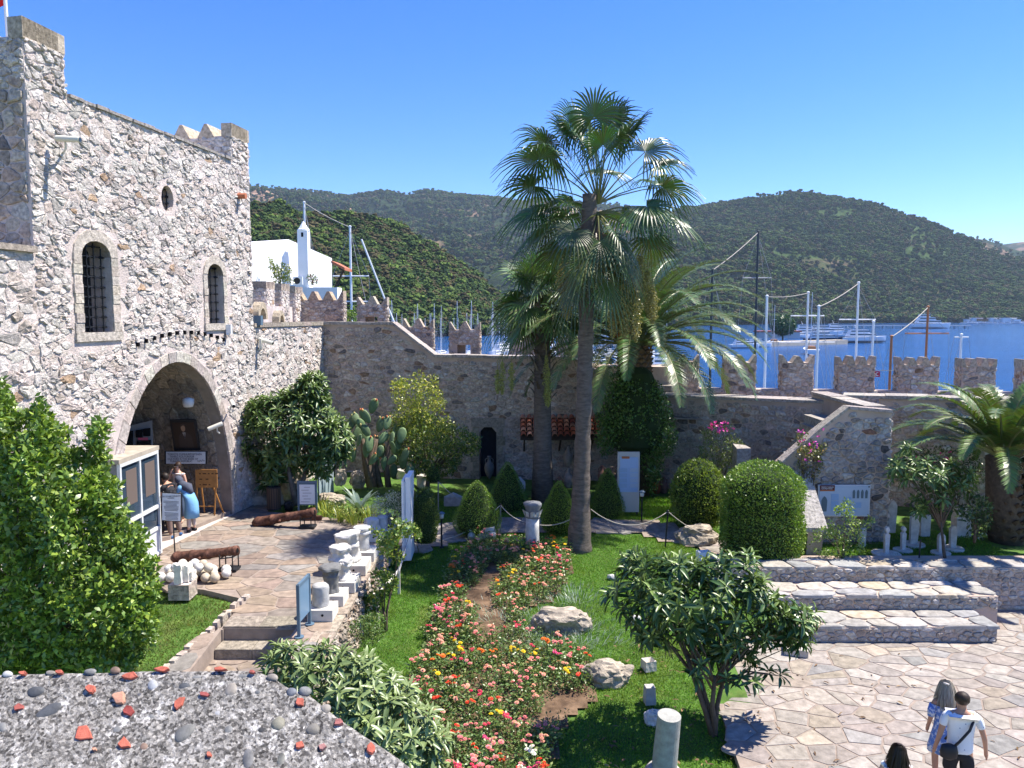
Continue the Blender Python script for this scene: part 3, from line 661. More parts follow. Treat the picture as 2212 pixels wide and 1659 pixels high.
# run of four merlons seen obliquely beside the tower, lit from the right
for k, (xa, xb, yt, yb) in enumerate(((550, 579, 606, 690), (596, 612, 611, 690), (626, 641, 617, 695))):
    Yk = 30.6+k*1.5; a = PY(xb, yt, Yk); e = PY(xb, yb, Yk); fr = (Vector((a.x, Yk-.35, 0)), Vector((.05, 1, 0)).normalized(), Z, Vector((1, -.05, 0)).normalized())
    merlon(par1, fr, 0, .95, e.z-.6, a.z-.3, .55, 2, 40+k, limit=0, th=.3, sides=(True, False))
a = PY(641, 690, 33); e = PY(550, 690, 30.2); t = MB(); t.box(((a.x+e.x)/2-.15, 31.9, 5.9), (.7, 5.2, 3.2)); t.build('parapet_base', M_PLAST, par1)
fr = (Vector((PY(645, 650, 34).x, 34, 0)), Vector((1, 0, 0)), Z, Vector((0, -1, 0))); w_ = PY(741, 650, 34).x-fr[0].x
merlon(par1, fr, 0, w_, PY(700, 710, 34).z, PY(700, 648, 34).z, .6, 3, 44, P_WALL, th=.42, mort=M_MORT2, capcol=(.52, .40, .28))
fr2 = (fr[0], fr[1], Z, fr[3])
for k, (xa, xb, yt, yb, Yk, hl) in enumerate(((772, 836, 657, 705, 33, True), (871, 936, 706, 775, 33, False), (971, 1037, 712, 775, 33, True), (1102, 1160, 718, 778, 33, False), (1207, 1262, 728, 800, 32.5, False), (1313, 1372, 788, 850, 31.5, False))):
    pa = PY(xa, yt, Yk); pb = PY(xb, yb, Yk); fr = (Vector((pa.x, Yk, 0)), Vector((1, 0, 0)), Z, Vector((0, -1, 0)))
    merlon(par1, fr, 0, pb.x-pa.x, pb.z-.4, pa.z, .55, 2, 50+k, P_WALL, th=.36, hole=hl, mort=M_MORT2)
t = MB()
for xa, xb, y_, Yk in ((640, 870, 712, 33.3), (868, 1110, 768, 33.3), (1108, 1300, 785, 32.9), (1290, 1440, 836, 31.9)):
    pa, pb = PY(xa, y_, Yk), PY(xb, y_, Yk); t.box(((pa.x+pb.x)/2, Yk, (pa.z+SEA)/2-1), (pb.x-pa.x, .58, pa.z-SEA+2))
t.build('parapet_base', M_MORT2, par1)
par2 = thing('parapet', 'seaward parapet with a row of swallow tail merlons in front of the bay', 'parapet', (10, 29, 3))
FP, LP = frame(PY(1425, 835, 29.6).to_3d(), PY(2300, 850, 27.4)); FP = (Vector((FP[0].x, FP[0].y, 0)), FP[1], Z, FP[3])
def pu(x):
    d = ray(x, 820); o_, u_ = FP[0], FP[1]; t = (o_.x*u_.y-o_.y*u_.x)/(d.x*u_.y-d.y*u_.x); p = Vector((d.x*t, d.y*t, 0)); return (p-o_).dot(u_), p.y
def pz(x, y): return PY(x, y, pu(x)[1]).z
for k, (xa, xb, yt, teeth) in enumerate(((1431, 1509, 781, 2), (1552, 1632, 782, 2), (1676, 1757, 783, 2), (1799, 1889, 786, 3), (1929, 2027, 787, 3), (2065, 2150, 790, 3), (2196, 2290, 792, 3))):
    u0, u1 = pu(xa+12)[0], pu(xb)[0]
    merlon(par2, FP, u0, u1, pz(xa, 862), pz(xa, yt), .62, teeth, 70+k, P_WALL, th=.30, mort=M_MORT2, sides=(True, True), sz=(.27, .17))
zc = pz(1700, 842); t = MB(); fbox(t, FP, -.3, LP+3, SEA, zc, -.60, -.01); t.build('parapet_base', M_MORT2, par2)
masonry(par2, FP, cells(-.2, LP+2, zc-.9, zc-.02, .27, .17, .42, .12, rn), M_STONES, P_WALL, gap=.012, h=.03, seed=13, limit=80)
t = MB(); fbox(t, FP, -.3, LP+3, 3.55, 3.6, -.05, 3.2); t.build('wall_walk', M_JOINT, par2)
# ---------------- near wall, right half
W2a, W2b = PY(1425, 858, 27.2), PY(1790, 872, 23.9)
FN, LN = frame(W2a, W2b); FN = (Vector((W2a.x, W2a.y, 0)), FN[1], Z, FN[3]); near = thing('curtain_wall', 'shaded rubble wall with flat coping behind the bougainvillea and round bushes', 'wall', (7, 25.5, 1))
flat_face('wall_face', FN, [(0, .6), (LN, .6), (LN, W2b.z), (0, W2a.z)], [], M_MORT2, near, depth=.8)
masonry(near, FN, cells(0, LN, .9, 4.4, .27, .165, .42, .12, rn), M_STONES, P_WALL, gap=.014, h=.035, seed=14, keep=lambda p: under(p, [(0, W2a.z), (LN, W2b.z)]), rough=.16, tilt=.5)
coping(near, FN, [(-.1, W2a.z), (LN+.02, W2b.z)], seg=.6, dep=.85, th=.10)
# stair block that sticks out
sb = thing('stair_block', 'projecting stone stair block with slanting parapet above the information panel', 'stair', (9, 20.6, 1))
pA, pB = PY(1757, 1170, 20.5), PY(1915, 1172, 20.5); FK, LK = frame(pA, pB); FK = (Vector((pA.x, 20.5, 0)), FK[1], Z, FK[3])
zt = PY(1850, 888, 20.5).z; zl = PY(1835, 884, 20.5).z
prof = [(-.95, PY(1690, 1003, 20.5).z), (0, PY(1757, 935, 20.5).z), (pA.x*-1+PY(1832, 884, 20.5).x, zl), (LK, zt-.05)]
prof = [(p[0], p[1]) for p in prof]
flat_face('wall_face', FK, [(-.95, .8), (LK, .8)]+prof[::-1], [], M_MORT2, sb, depth=.5)
t = MB(); fbox(t, FK, LK-.45, LK, .8, zt-.02, -4.4, -.5); t.build('side_wall', M_MORT2, sb); coping(sb, (FK[0]+FK[1]*LK-FK[3]*.5, Vector((0, 1, 0)), Z, Vector((1, 0, 0))), [(0, zt), (3.9, zt)], seg=.7, dep=.5, th=.09)
for k in range(12): t = MB(); fbox(t, FK, -.4+k*.12, LK-.46, .8+k*.27, .8+(k+1)*.27, -3.4, -.52, (.42, .38, .33)); t.build('step', M_STONES, sb)
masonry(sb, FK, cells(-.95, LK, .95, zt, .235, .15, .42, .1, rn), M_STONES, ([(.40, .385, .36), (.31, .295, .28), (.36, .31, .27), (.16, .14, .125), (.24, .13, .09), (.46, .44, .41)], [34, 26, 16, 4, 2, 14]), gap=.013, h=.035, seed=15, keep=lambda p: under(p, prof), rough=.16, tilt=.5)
coping(sb, FK, prof, seg=.7, dep=.30, th=.08)
FE = (FK[0]+FK[1]*LK, Vector((0, 1, 0)), Z, Vector((1, 0, 0)))
masonry(sb, FE, cells(0, 3.3, .95, zt-.1, .26, .16, .42, .1, rn), M_STONE, P_TOWER, gap=.013, h=.05, seed=16, limit=0)
# broken slanting parapets of the stair (left of the block)
for pl, hh, wd_ in (([(1590, 950), (1612, 968), (1616, 1000)], .5, .32),):
    pass
t = MB(); a = PY(1713, 985, 20.9); c = PY(1762, 1150, 19.4); h_ = .34
for q0, q1 in ((0, 1),):
    vs = []
    for p, wd_ in ((a, .17), (c, .20)):
        vs += [(p.x-wd_, p.y, p.z-.0), (p.x+wd_, p.y, p.z), (p.x+wd_, p.y+.1, .8), (p.x-wd_, p.y+.1, .8)]
    t.add(vs, [(0, 1, 5, 4), (1, 2, 6, 5), (2, 3, 7, 6), (3, 0, 4, 7), (3, 2, 1, 0), (4, 5, 6, 7)], (.36, .30, .26))
t.build('stair_parapet', M_MORT2, sb)
t = MB(); vs = []
for p, wd_ in ((a, .22), (c, .26)): vs += [(p.x-wd_-.05, p.y-.02, p.z+.01), (p.x+wd_+.05, p.y-.02, p.z+.01), (p.x+wd_+.05, p.y-.02, p.z+.11), (p.x-wd_-.05, p.y-.02, p.z+.13)]
t.add(vs, [(3, 2, 1, 0), (4, 5, 6, 7), (0, 1, 5, 4), (1, 2, 6, 5), (2, 3, 7, 6), (3, 0, 4, 7)], (.55, .51, .47)); sc_ = t.build('coping', M_STONES, sb)
t = MB(); p = PY(1606, 960, 23.0); t.prism([(p.x-.22, 22.9), (p.x+.2, 22.9), (p.x+.25, 23.6), (p.x-.15, 23.6)], .9, lambda x, y: p.z-abs(x-p.x)*.5, (.42, .38, .34)); t.build('stair_end_stone', M_STONES, sb)
for k in range(6):
    t = MB(); t.box((7.0+k*.26, 21.9+k*.18, 1.0+k*.27), (1.1, .5, .22), col=(.42, .38, .33)); t.build('step', M_STONES, sb)
# rear wall at the right
W3a, W3b = PY(1900, 862, 25.0), PY(2320, 872, 22.8); FR, LR = frame(W3a, W3b); FR = (Vector((W3a.x, W3a.y, 0)), FR[1], Z, FR[3])
rw = thing('curtain_wall', 'shaded rubble wall behind the gravestones and the date palm', 'wall', (13, 24, 1))
gu0 = 2.9; gate = [(gu0, .9), (gu0+.8, .9), (gu0+.8, 2.6), (gu0, 2.6)]
flat_face('wall_face', FR, [(0, .6), (LR, .6), (LR, W3b.z), (0, W3a.z)], [], M_MORT2, rw, depth=.8)
masonry(rw, FR, cells(0, LR, .9, 4.6, .27, .165, .42, .12, rn), M_STONES, P_WALL, gap=.014, h=.035, seed=17, keep=lambda p: under(p, [(0, W3a.z), (LR, W3b.z)]), rough=.16, tilt=.5)
coping(rw, FR, [(-1.1, W3a.z), (LR, W3b.z)], seg=.6, dep=.85, th=.10)
b0 = MB(); q_ = FR[0]+FR[1]*4.6; b0.box((q_.x, q_.y-.06, 1.6), (1.1, .12, 1.9), rz=math.atan2(FR[1].y, FR[1].x)); b0.build('dark_doorway', M_BLACK, rw)
# ---------------- stone benches at the right
FBN = lambda Y: (Vector((0, Y, 0)), Vector((1, 0, 0)), Z, Vector((0, -1, 0)))
TIERS = (('lowest stone bench of three beside the paved court', 6.25, 10.62, 16.3, 17.22, 0, .37), ('middle stone bench of three with a pale flagstone seat', 5.75, 11.2, 17.22, 18.15, 0, .72), ('top stone retaining wall with a broad pale coping below the gravestones', 5.05, 17.5, 18.15, 18.72, 0, 1.08))
for i, (lab, xa, xb, ya, yb, z0, z1) in enumerate(TIERS):
    tn = thing('stone_bench' if i < 2 else 'retaining_wall', lab, 'bench' if i < 2 else 'wall', ((xa+xb)/2, ya, 0), None)
    t = MB(); t.box(((xa+xb)/2, (ya+yb)/2+.2, (z1-.05-.3)/2), (xb-xa, yb-ya+.4, z1-.05+.3), col=(.4, .35, .3)); t.build('core', M_MORT2, tn)
    masonry(tn, FBN(ya), cells(xa, xb, 0 if i == 2 else max(0, TIERS[i-1][6] if i else 0), z1-.06, .20, .115, .42, .08, rn), M_STONES, P_BENCH if False else ([(.50, .46, .415), (.41, .385, .355), (.45, .38, .325), (.56, .52, .47)], [34, 26, 18, 16]), gap=.012, h=.03, seed=20+i, limit=120)
    pc = cells(xa-.05, xb+.05, ya-.05, yb+.02, .75, .5, .42, .1, rn)
    masonry(tn, (Vector((0, 0, z1-.05)), Vector((1, 0, 0)), Vector((0, 1, 0)), Z), pc, M_PAVE, P_BENCH, name='seat_slab', gap=.012, h=.055, seed=30+i, rough=.03, tilt=.03, hr=.08, limit=90)
t = MB(); t.box((13, 17.9, .45), (3.6, .5, 1.1)); 
# ---------------- paved court (plaza) and terrace
def paving(name, poly, z, su, sv, pal, seed, fname='paving_stone', limit=300, base_m=M_JOINT, thick=.3, zf=None, gap=.011, h=.014, sub=None):
    b = MB(); xs_ = [p[0] for p in poly]; ys_ = [p[1] for p in poly]
    if zf is None: b.prism(poly, z-thick, z); base = b.build(name, base_m, None, kind='structure')
    else:
        gx = np.arange(min(xs_), max(xs_)+.4, .35); gy = np.arange(min(ys_), max(ys_)+.4, .35)
        for i in range(len(gx)-1):
            for j in range(len(gy)-1):
                if inpoly(gx[i]+.17, gy[j]+.17, poly): b.add([(gx[i+a], gy[j+c], zf(gx[i+a], gy[j+c])+z) for a, c in ((0, 0), (1, 0), (1, 1), (0, 1))], [(0, 1, 2, 3)])
        base = b.build(name, base_m, None, kind='structure')
    r_ = random.Random(seed); pc = cells(min(xs_), max(xs_), min(ys_), max(ys_), su, sv, .5, .24, r_, coursed=True)
    def kp(p):
        ins = sum(inpoly(a, c, poly) for a, c in p); return ins == len(p) or (ins >= len(p)*.5 and inpoly(sum(a[0] for a in p)/len(p), sum(a[1] for a in p)/len(p), poly))
    masonry(base, (Vector((0, 0, z)), Vector((1, 0, 0)), Vector((0, 1, 0)), Z), pc, M_PAVE, pal, name=fname, gap=gap, h=h, seed=seed, rough=.03, tilt=.04, limit=limit, keep=kp, zf=zf, hr=.3, cut=False)
    return base
G0 = [PZ(1640, 1410, 0), PZ(1590, 1440, 0), PZ(1560, 1480, 0), PZ(1552, 1520, 0), PZ(1600, 1659, 0)]
court = [(17, 7.5), (17, 18.1), (11.25, 18.1), (11.22, 17.2), (10.66, 17.2), (10.6, 16.35), (6.2, 16.35), (5.6, 16.9), (4.9, 16.6)]+[(p.x, p.y) for p in G0[1:]]+[(3.3, 9.0), (3.0, 7.5)]
paving('paved_court', court[::-1] if area(court) < 0 else court, -.022, .46, .34, P_PAVE, 77, limit=300)
TE = -3.32
terr = [(TE, 21.2), (TE, 12.15), (-4.05, 12.15), (-4.05, 13.95), (-5.42, 13.95), (-5.47, 15.4), (-6.6, 16.0), (-9.7, 16.6), (-9.0, 24.4), (-7.9, 24.4), (-7.3, 22.6)]
paving('terrace', [p for p in terr][::-1], 1.278, .55, .42, P_TERR, 78, limit=220, thick=.6)
# higher threshold inside the arch
t = MB(); t.prism([(-8.9, 19.6), (-8.25, 22.3), (-13.0, 22.9), (-13.3, 18.0), (-10.2, 18.0)], 1.2, 1.40); th_ = t.build('archway_floor', M_JOINT, None, kind='structure')
masonry(th_, (Vector((0, 0, 1.40)), Vector((1, 0, 0)), Vector((0, 1, 0)), Z), cells(-13, -8, 18, 22.9, .6, .5, .44, .1, rn), M_PAVE, P_TERR, name='paving_stone', gap=.015, h=.02, seed=79, rough=.05, tilt=.03, limit=40, keep=lambda p: all(inpoly(a, c, [(-8.9, 19.6), (-8.25, 22.3), (-13.0, 22.9), (-13.3, 18.0), (-10.2, 18.0)]) for a, c in p))
# lower path and steps in front of the terrace
t = MB(); t.prism([(-5.9, 9.5), (-3.9, 9.5), (-4.06, 13.6), (-5.5, 13.6)], .3, .86); lp = t.build('lower_path', M_JOINT, None, kind='structure')
masonry(lp, (Vector((0, 0, .86)), Vector((1, 0, 0)), Vector((0, 1, 0)), Z), cells(-5.7, -4.1, 9.6, 13.5, .5, .42, .44, .1, rn), M_PAVE, P_TERR, name='paving_stone', gap=.018, h=.02, seed=80, rough=.05, tilt=.03, limit=40)
st = thing('garden_steps', 'two worn stone steps beside the blue framed sign', 'steps', (-4.8, 13.5, .86))
for k, (ya, z1) in enumerate(((13.55, 1.04), (13.97, 1.30))):
    for j in range(2):
        xa = lerp(-5.42, -4.06, j/2); xb = lerp(-5.42, -4.06, (j+1)/2); t = MB(); t.box(((xa+xb)/2, ya+.24, z1-.16), (xb-xa-.012, .5, .34), col=jc((.34, .29, .235), 0.15, rn)); t.build('step', M_STONES, st)
# flat kerb slabs left of the steps and the upright edging of the small lawn
pth = thing('lawn_edging', 'row of upright pale stones edging the small lawn in front of the cannon', 'edging', (-5.6, 13.5, 1.2))
for k in range(16):
    f = k/16; a = lerp(-5.50, -5.98, f); y_ = lerp(15.45, 11.6, f); t = MB(); t.box((a, y_, 1.22-.25*f), (.10+rn.uniform(0, .05), .22, .30+rn.uniform(-.04, .07)), rz=rn.uniform(-.2, .2), col=jc((.55, .47, .40), 0.15, rn), taper=.8); t.build('edging_stone', M_STONES, pth)
t = MB(); t.prism([(-5.46, 13.9), (-5.5, 15.35), (-5.45, 15.35), (-5.40, 13.9)], 1.0, 1.27); t.prism([(-5.98, 11.0), (-5.43, 11.0), (-5.43, 13.94), (-5.5, 13.94), (-5.9, 12.2)], .5, lambda x, y: 1.27-max(0, 13.94-y)*.09); ks = t.build('sloping_kerb', M_JOINT, None, kind='structure')
masonry(ks, (Vector((0, 0, 1.27)), Vector((1, 0, 0)), Vector((0, 1, 0)), Z), [[(-5.93+.0, 11.05+k*.7), (-5.46, 11.05+k*.7), (-5.46, 11.7+k*.7), (-5.9+.05*k, 11.7+k*.7)] for k in range(4)], M_PAVE, P_TERR, name='paving_stone', gap=.01, h=.025, seed=81, rough=.05, tilt=.02, zf=lambda x, y: -max(0, 13.94-y)*.09, limit=10)
# retaining wall of the terrace towards the flower garden
rt = thing('retaining_wall', 'low rubble retaining wall under the row of broken columns', 'wall', (TE, 16, 0))
FRT = (Vector((TE+.04, 12.1, 0)), Vector((0, 1, 0)), Z, Vector((1, 0, 0)))
t = MB(); t.box((TE-.15, 16.6, .5), (.36, 9.2, 1.55)); t.build('core', M_PLAST, rt)
masonry(rt, FRT, cells(0, 9, -.1, 1.24, .17, .12, .42, .08, rn), M_STONE, ([(.50, .42, .33), (.42, .35, .28), (.55, .49, .42), (.36, .27, .2)], [3, 3, 2, 2]), gap=.012, h=.06, seed=23, rough=.2, tilt=.6, limit=200)
masonry(rt, (Vector((0, 12.13, 0)), Vector((1, 0, 0)), Z, Vector((0, -1, 0))), cells(-4.05, TE, .3, 1.24, .2, .13, .42, .08, rn), M_STONES, P_WALL, gap=.012, h=.03, seed=24, limit=0)
coping(rt, (Vector((TE-.2, 12.1, 0)), Vector((0, 1, 0)), Z, Vector((1, 0, 0))), [(0, 1.245), (9.1, 1.245)], seg=.8, dep=.12, th=.05, ov=.28, col=(.44, .36, .28))
# small lawn left
t = MB(); t.prism([(-10.4, 9), (-6.05, 9), (-5.98, 11.5), (-5.55, 15.3), (-6.4, 16.0), (-9.4, 16.4)], .2, lambda x, y: 1.16-max(0, 14-y)*.06); t.build('small_lawn', M_TURF, None, kind='structure')
# garden path across the lawn
pathpoly = [(-3.2, 21.9), (-3.2, 20.9), (-2.2, 20.9), (-1.0, 22.0), (1.2, 22.1), (3.8, 21.9), (5.0, 21.0), (5.9, 19.6), (6.6, 19.8), (6.0, 21.4), (4.6, 22.9), (1.5, 23.3), (-1.5, 23.2)]
paving('garden_path', pathpoly, .02, .55, .42, P_PAVE, 85, limit=160, zf=lawn_z)
t = MB()
# ================================================================== plants
def nrm(a): return a/np.maximum(np.linalg.norm(a, axis=-1, keepdims=True), 1e-9)
T_OVAL = (np.array([(0, 0, 0), (.45, .5, .05), (.45, -.5, .05), (1, 0, -.06)]), np.array([(0, 2, 1), (1, 2, 3)]))
T_LONG = (np.array([(0, 0, 0), (.35, .5, .07), (.35, -.5, .07), (.72, .42, .03), (.72, -.42, .03), (1, 0, -.14), (.5, 0, .0)]), np.array([(0, 6, 1), (0, 2, 6), (1, 6, 3), (6, 2, 4), (3, 6, 5), (6, 4, 5)]))
T_NARROW = (np.array([(0, .3, 0), (0, -.3, 0), (.55, .5, .02), (.55, -.5, .02), (1, 0, -.12)]), np.array([(0, 1, 3), (0, 3, 2), (2, 3, 4)]))
T_BLADE = (np.array([(0, .5, 0), (0, -.5, 0), (1, 0, .0)]), np.array([(0, 1, 2)]))
def leaf_arrays(P, D, N, L, W, col, T=T_OVAL):
    """P, D, N (n,3), L, W (n,), col (n,3)"""
    D = nrm(D); S = nrm(np.cross(N, D)); N = np.cross(D, S); tv, tf = T; n, k = len(P), len(tv)
    V = P[:, None]+D[:, None]*(tv[:, 0][None, :, None]*L[:, None, None])+S[:, None]*(tv[:, 1][None, :, None]*W[:, None, None])+N[:, None]*(tv[:, 2][None, :, None]*L[:, None, None])
    F = tf[None]+(np.arange(n)*k)[:, None, None]
    return V.reshape(-1, 3), F.reshape(-1, 3), np.repeat(col, k, axis=0)
def cat(parts):
    V, F, Cc, o = [], [], [], 0
    for v, f, c in parts: V.append(v); F.append(f+o); Cc.append(c); o += len(v)
    return np.vstack(V), np.vstack(F), np.vstack(Cc)
FB_ = 1.25
def cols(n, base, var=.25, alt=None, pa=.15, rg=rng):
    base = tuple(q*FB_ for q in base); c = np.tile(np.array(base, float), (n, 1))
    if alt is not None:
        m = rg.random(n) < pa; c[m] = np.array(alt)*FB_*.95
    return np.clip(c*rg.uniform(1-var, 1+var, (n, 1)), 0, .9)
def leafmat(name, tr=.18, rough=.38, spec=.5): return mat(name, attr=True, rough=rough, trans=tr, spec=spec)
M_LEAF = leafmat('leaf'); M_GLOSSY = leafmat('glossy_leaf', .08, .36, .5); M_FROND = leafmat('palm_leaf', .12, .40, .5)
M_BARK = mat('bark', (.12, .09, .065), .95, var=.4, vs=9, bump=.8, bs=30)
M_BARKG = mat('grey_bark', (.20, .175, .15), .95, var=.45, vs=6, bump=.9, bs=26)
def sample_outline(poly, Yc, depth, n, rg, shell=.0, jit=0):
    """points inside a traced outline, given real depth that thins toward the rim"""
    P = np.array(poly, float); x0, y0 = P.min(0); x1, y1 = P.max(0); out = []
    Q = np.roll(P, -1, 0); E = Q-P; EL = (E**2).sum(1); half = min(x1-x0, y1-y0)/2
    while len(out) < n:
        m = (n-len(out))*2+50; X = rg.uniform(x0, x1, m); Y = rg.uniform(y0, y1, m)
        ok = [i for i in range(m) if inpoly(X[i], Y[i], poly)]
        for i in ok:
            q = np.array((X[i], Y[i])); t = np.clip(((q-P)*E).sum(1)/EL, 0, 1); d = np.sqrt((((P+E*t[:, None])-q)**2).sum(1)).min()
            th = depth*math.sqrt(min(1, d/half*1.2)); s = rg.uniform(-1, 1); s = math.copysign(abs(s)**(1-shell*.7), s)
            w = PY(X[i], Y[i], Yc+s*th); out.append((w.x, w.y, w.z, s*th, d))
            if len(out) >= n: break
    return np.array(out)
def clump(P, scale, thr, rg, seed=0):
    k = np.array([noise.noise(Vector(p)*scale+Vector((seed, 0, 0))) for p in P]); return k > thr
def rand_dirs(n, rg, up=0.0):
    d = rg.normal(size=(n, 3)); d = nrm(d); d[:, 2] += up; return nrm(d)
def outline_foliage(name, poly, Yc, depth, n, L, W, base, parent, m=M_LEAF, alt=None, pa=.15, seed=1, cl=(1.6, -.12), T=T_OVAL, up=.35, twig=0, shell=.4, var=.3, norm_up=.6):
    rg = np.random.default_rng(seed); S = sample_outline(poly, Yc, depth, n, rg, shell); P = S[:, :3]
    k = clump(P, cl[0], cl[1], rg, seed) & (rg.random(n) < .22+S[:, 4]/(26 if len(S) > 15000 else 14)); P = P[k]; n = len(P); D = rand_dirs(n, rg, up); N = rand_dirs(n, rg, norm_up)
    tone = np.array([noise.noise(Vector(p)*2.2+Vector((9, seed, 0))) for p in P]); c = cols(n, base, var, alt, pa, rg)*(1+.35*tone[:, None])
    ll = rg.uniform(.7, 1.25, n)*L
    V, F, Cc = leaf_arrays(P, D, N, ll, ll*W, np.clip(c, 0, .9), T)
    return np_mesh(name, V, F, Cc, m, parent), P
def rosettes(P, A, k, L, W, base, rg, young=(.16, .22, .06), T=T_LONG, e0=-25, e1=55, var=.22):
    """k leaves round every tip"""
    n = len(P); A = nrm(A); X = nrm(np.cross(A, np.tile((.31, .2, .93), (n, 1)))); Yv = np.cross(A, X); parts = []
    for j in range(k):
        f = j/(k-1); an = j*2.4+rg.uniform(0, 6.28, n)*.15+np.arange(n)*1.7; el = np.radians(e0+(e1-e0)*f+rg.uniform(-12, 12, n))
        D = (X*np.cos(an)[:, None]+Yv*np.sin(an)[:, None])*np.cos(el)[:, None]+A*np.sin(el)[:, None]; D[:, 2] -= .12*(1-f)
        Nn = A*np.cos(el)[:, None]-(X*np.cos(an)[:, None]+Yv*np.sin(an)[:, None])*np.sin(el)[:, None]
        ll = L*(1.15-.5*f)*rg.uniform(.8, 1.15, n); c = cols(n, tuple(lerp(b_, y_, f**2) for b_, y_ in zip(base, young)), var, None, 0, rg)
        parts.append(leaf_arrays(P+A*(f*L*.25), D, Nn, ll, ll*W, c, T))
    return cat(parts)
def branches(name, base, tips, parent, m, r0=.06, n=14, seed=1, stems=3, fork=.45):
    """a few stems from the ground, each forking toward its own share of the tips"""
    rg = random.Random(seed); b = MB(); base = Vector(base); tips = [Vector(t) for t in tips[:n]]; wob = lambda k: Vector((rg.uniform(-k, k), rg.uniform(-k, k), rg.uniform(-k, k)*.4))
    tips.sort(key=lambda t: math.atan2(t.y-base.y, t.x-base.x)); stems = max(1, min(stems, len(tips)))
    for g in range(stems):
        mine = tips[g::1][:0] or [t for k, t in enumerate(tips) if k*stems//len(tips) == g]
        if not mine: continue
        c = sum(mine, Vector())/len(mine); s = base+wob(r0*.8); s.z = base.z; H = c.z-base.z; hub = Vector((lerp(s.x, c.x, .42), lerp(s.y, c.y, .42), base.z+H*(.52+rg.uniform(-.06, .06)))); q = s.lerp(hub, .5)+wob(.05)
        b.tube([s-Z*.08, s.lerp(q, .5)+wob(.02), q, hub], [r0*1.15, r0, r0*.85, r0*.7], 8)
        for t in mine:
            st = q.lerp(hub, rg.uniform(.45, 1)); mid = st.lerp(t, .5)+Z*(.08*H)+wob(.06); r = r0*rg.uniform(.34, .5); b.tube([st, st.lerp(mid, .5)+wob(.03), mid, t], [r, r*.75, r*.5, r*.2], 6)
    return b.build(name, m, parent, smooth=True)
GREEN = (.055, .105, .022); DGREEN = (.032, .070, .020); YGREEN = (.16, .22, .035)
# ---- big leafy tree at the left
t = thing('leafy_tree', 'large bright green leafy tree filling the lower left beside the kiosk', 'tree', PY(100, 1440, 10.2))
oA = pts(-60, 830, 8, 815, 22, 850, 42, 890, 66, 885, 75, 852, 100, 880, 118, 915, 150, 925, 158, 965, 180, 975, 192, 915, 222, 900, 240, 925, 222, 960, 245, 985, 240, 1030, 262, 1040, 258, 1070, 280, 1095, 275, 1120, 312, 1140, 330, 1165, 315, 1195, 345, 1205, 335, 1240, 352, 1262, 335, 1300, 348, 1350, 340, 1385, 310, 1420, 290, 1460, 262, 1500, -60, 1500)
f, P = outline_foliage('foliage', oA, 10.2, 1.15, 66000, .095, .5, (.085, .145, .022), t, M_LEAF, (.22, .30, .045), .28, 5, (2.8, -.16), shell=.55)

branches('trunk', PY(60, 1560, 10.6), [P[i] for i in range(0, 2600, 100)], t, M_BARK, .07, 26, 3)
# ---- loquat trees and shrubs
def loquat(label, outline, Yc, depth, n, L, base_pt, seed, base=(.040, .082, .022), name='loquat_tree', k=11, W=.26, kind='tree', young=(.17, .23, .065), stems=3, r0=.06, group=None, cl=-.12, up=.8, bark=M_BARK):
    t = thing(name, label, kind, base_pt); rg = np.random.default_rng(seed); S = sample_outline(outline, Yc, depth, n, rg, .35); P = S[:, :3]; kk = clump(P, 1.5/L*.22, cl, rg, seed); P = P[kk]
    cen = P.mean(0); A = nrm(P-cen)*.75+rg.normal(size=P.shape)*.3; A[:, 2] += up
    V, F, Cc = rosettes(P, A, k, L, W, base, rg, young); np_mesh('foliage', V, F, Cc, M_GLOSSY, t)
    branches('trunk', base_pt, [P[i] for i in range(0, len(P), max(1, len(P)//26))], t, bark, r0, 26, seed, stems); return t
loquat('loquat tree with rosettes of long dark leaves beside the arch and above the litter bin', pts(500, 995, 497, 940, 520, 915, 530, 880, 560, 862, 600, 855, 640, 842, 655, 815, 690, 812, 705, 850, 712, 890, 745, 915, 755, 950, 745, 985, 720, 1000, 705, 1030, 672, 1015, 640, 1010, 600, 1040, 570, 1055, 560, 1010), 23.3, 1.4, 560, .32, PY(640, 1085, 23.3), 3, r0=.09, cl=-.4, bark=M_BARKG)
loquat('loquat tree in the middle right of the garden overhanging the paved court', pts(1312, 1285, 1340, 1240, 1345, 1205, 1390, 1200, 1430, 1215, 1480, 1205, 1520, 1220, 1560, 1205, 1610, 1200, 1640, 1230, 1665, 1290, 1700, 1310, 1762, 1320, 1745, 1365, 1730, 1400, 1690, 1400, 1680, 1370, 1640, 1400, 1640, 1440, 1590, 1420, 1560, 1420, 1520, 1430, 1500, 1400, 1440, 1405, 1400, 1390, 1355, 1340), 12.9, 1.0, 290, .275, PL(1545, 1588), 12, (.036, .078, .020), r0=.05, stems=4, cl=-.5)
t = bpy.data.objects['loquat_tree.001']
rg = np.random.default_rng(4); Pb = np.array([PY(x, y, Y) for x, y, Y in ((1600, 1470, 12.4), (1625, 1475, 12.3), (1570, 1470, 12.4), (1660, 1455, 12.6), (1685, 1460, 12.5), (1500, 1465, 12.4), (1512, 1440, 12.4), (1600, 1385, 12.4), (1650, 1380, 12.5))])
V, F, Cc = rosettes(Pb, np.tile((0.1, -.2, .9), (len(Pb), 1))+rg.normal(size=(len(Pb), 3))*.3, 12, .235, .26, (.036, .075, .02), rg); np_mesh('foliage', V, F, Cc, M_GLOSSY, t)
b = MB()
for q in Pb: b.tube([PL(1545, 1588)+Vector((0, 0, .9)), Vector(q).lerp(PL(1545, 1588)+Vector((0, 0, 1.2)), .4), q], [.022, .015, .006], 5)
b.build('branch', M_BARK, t, True)
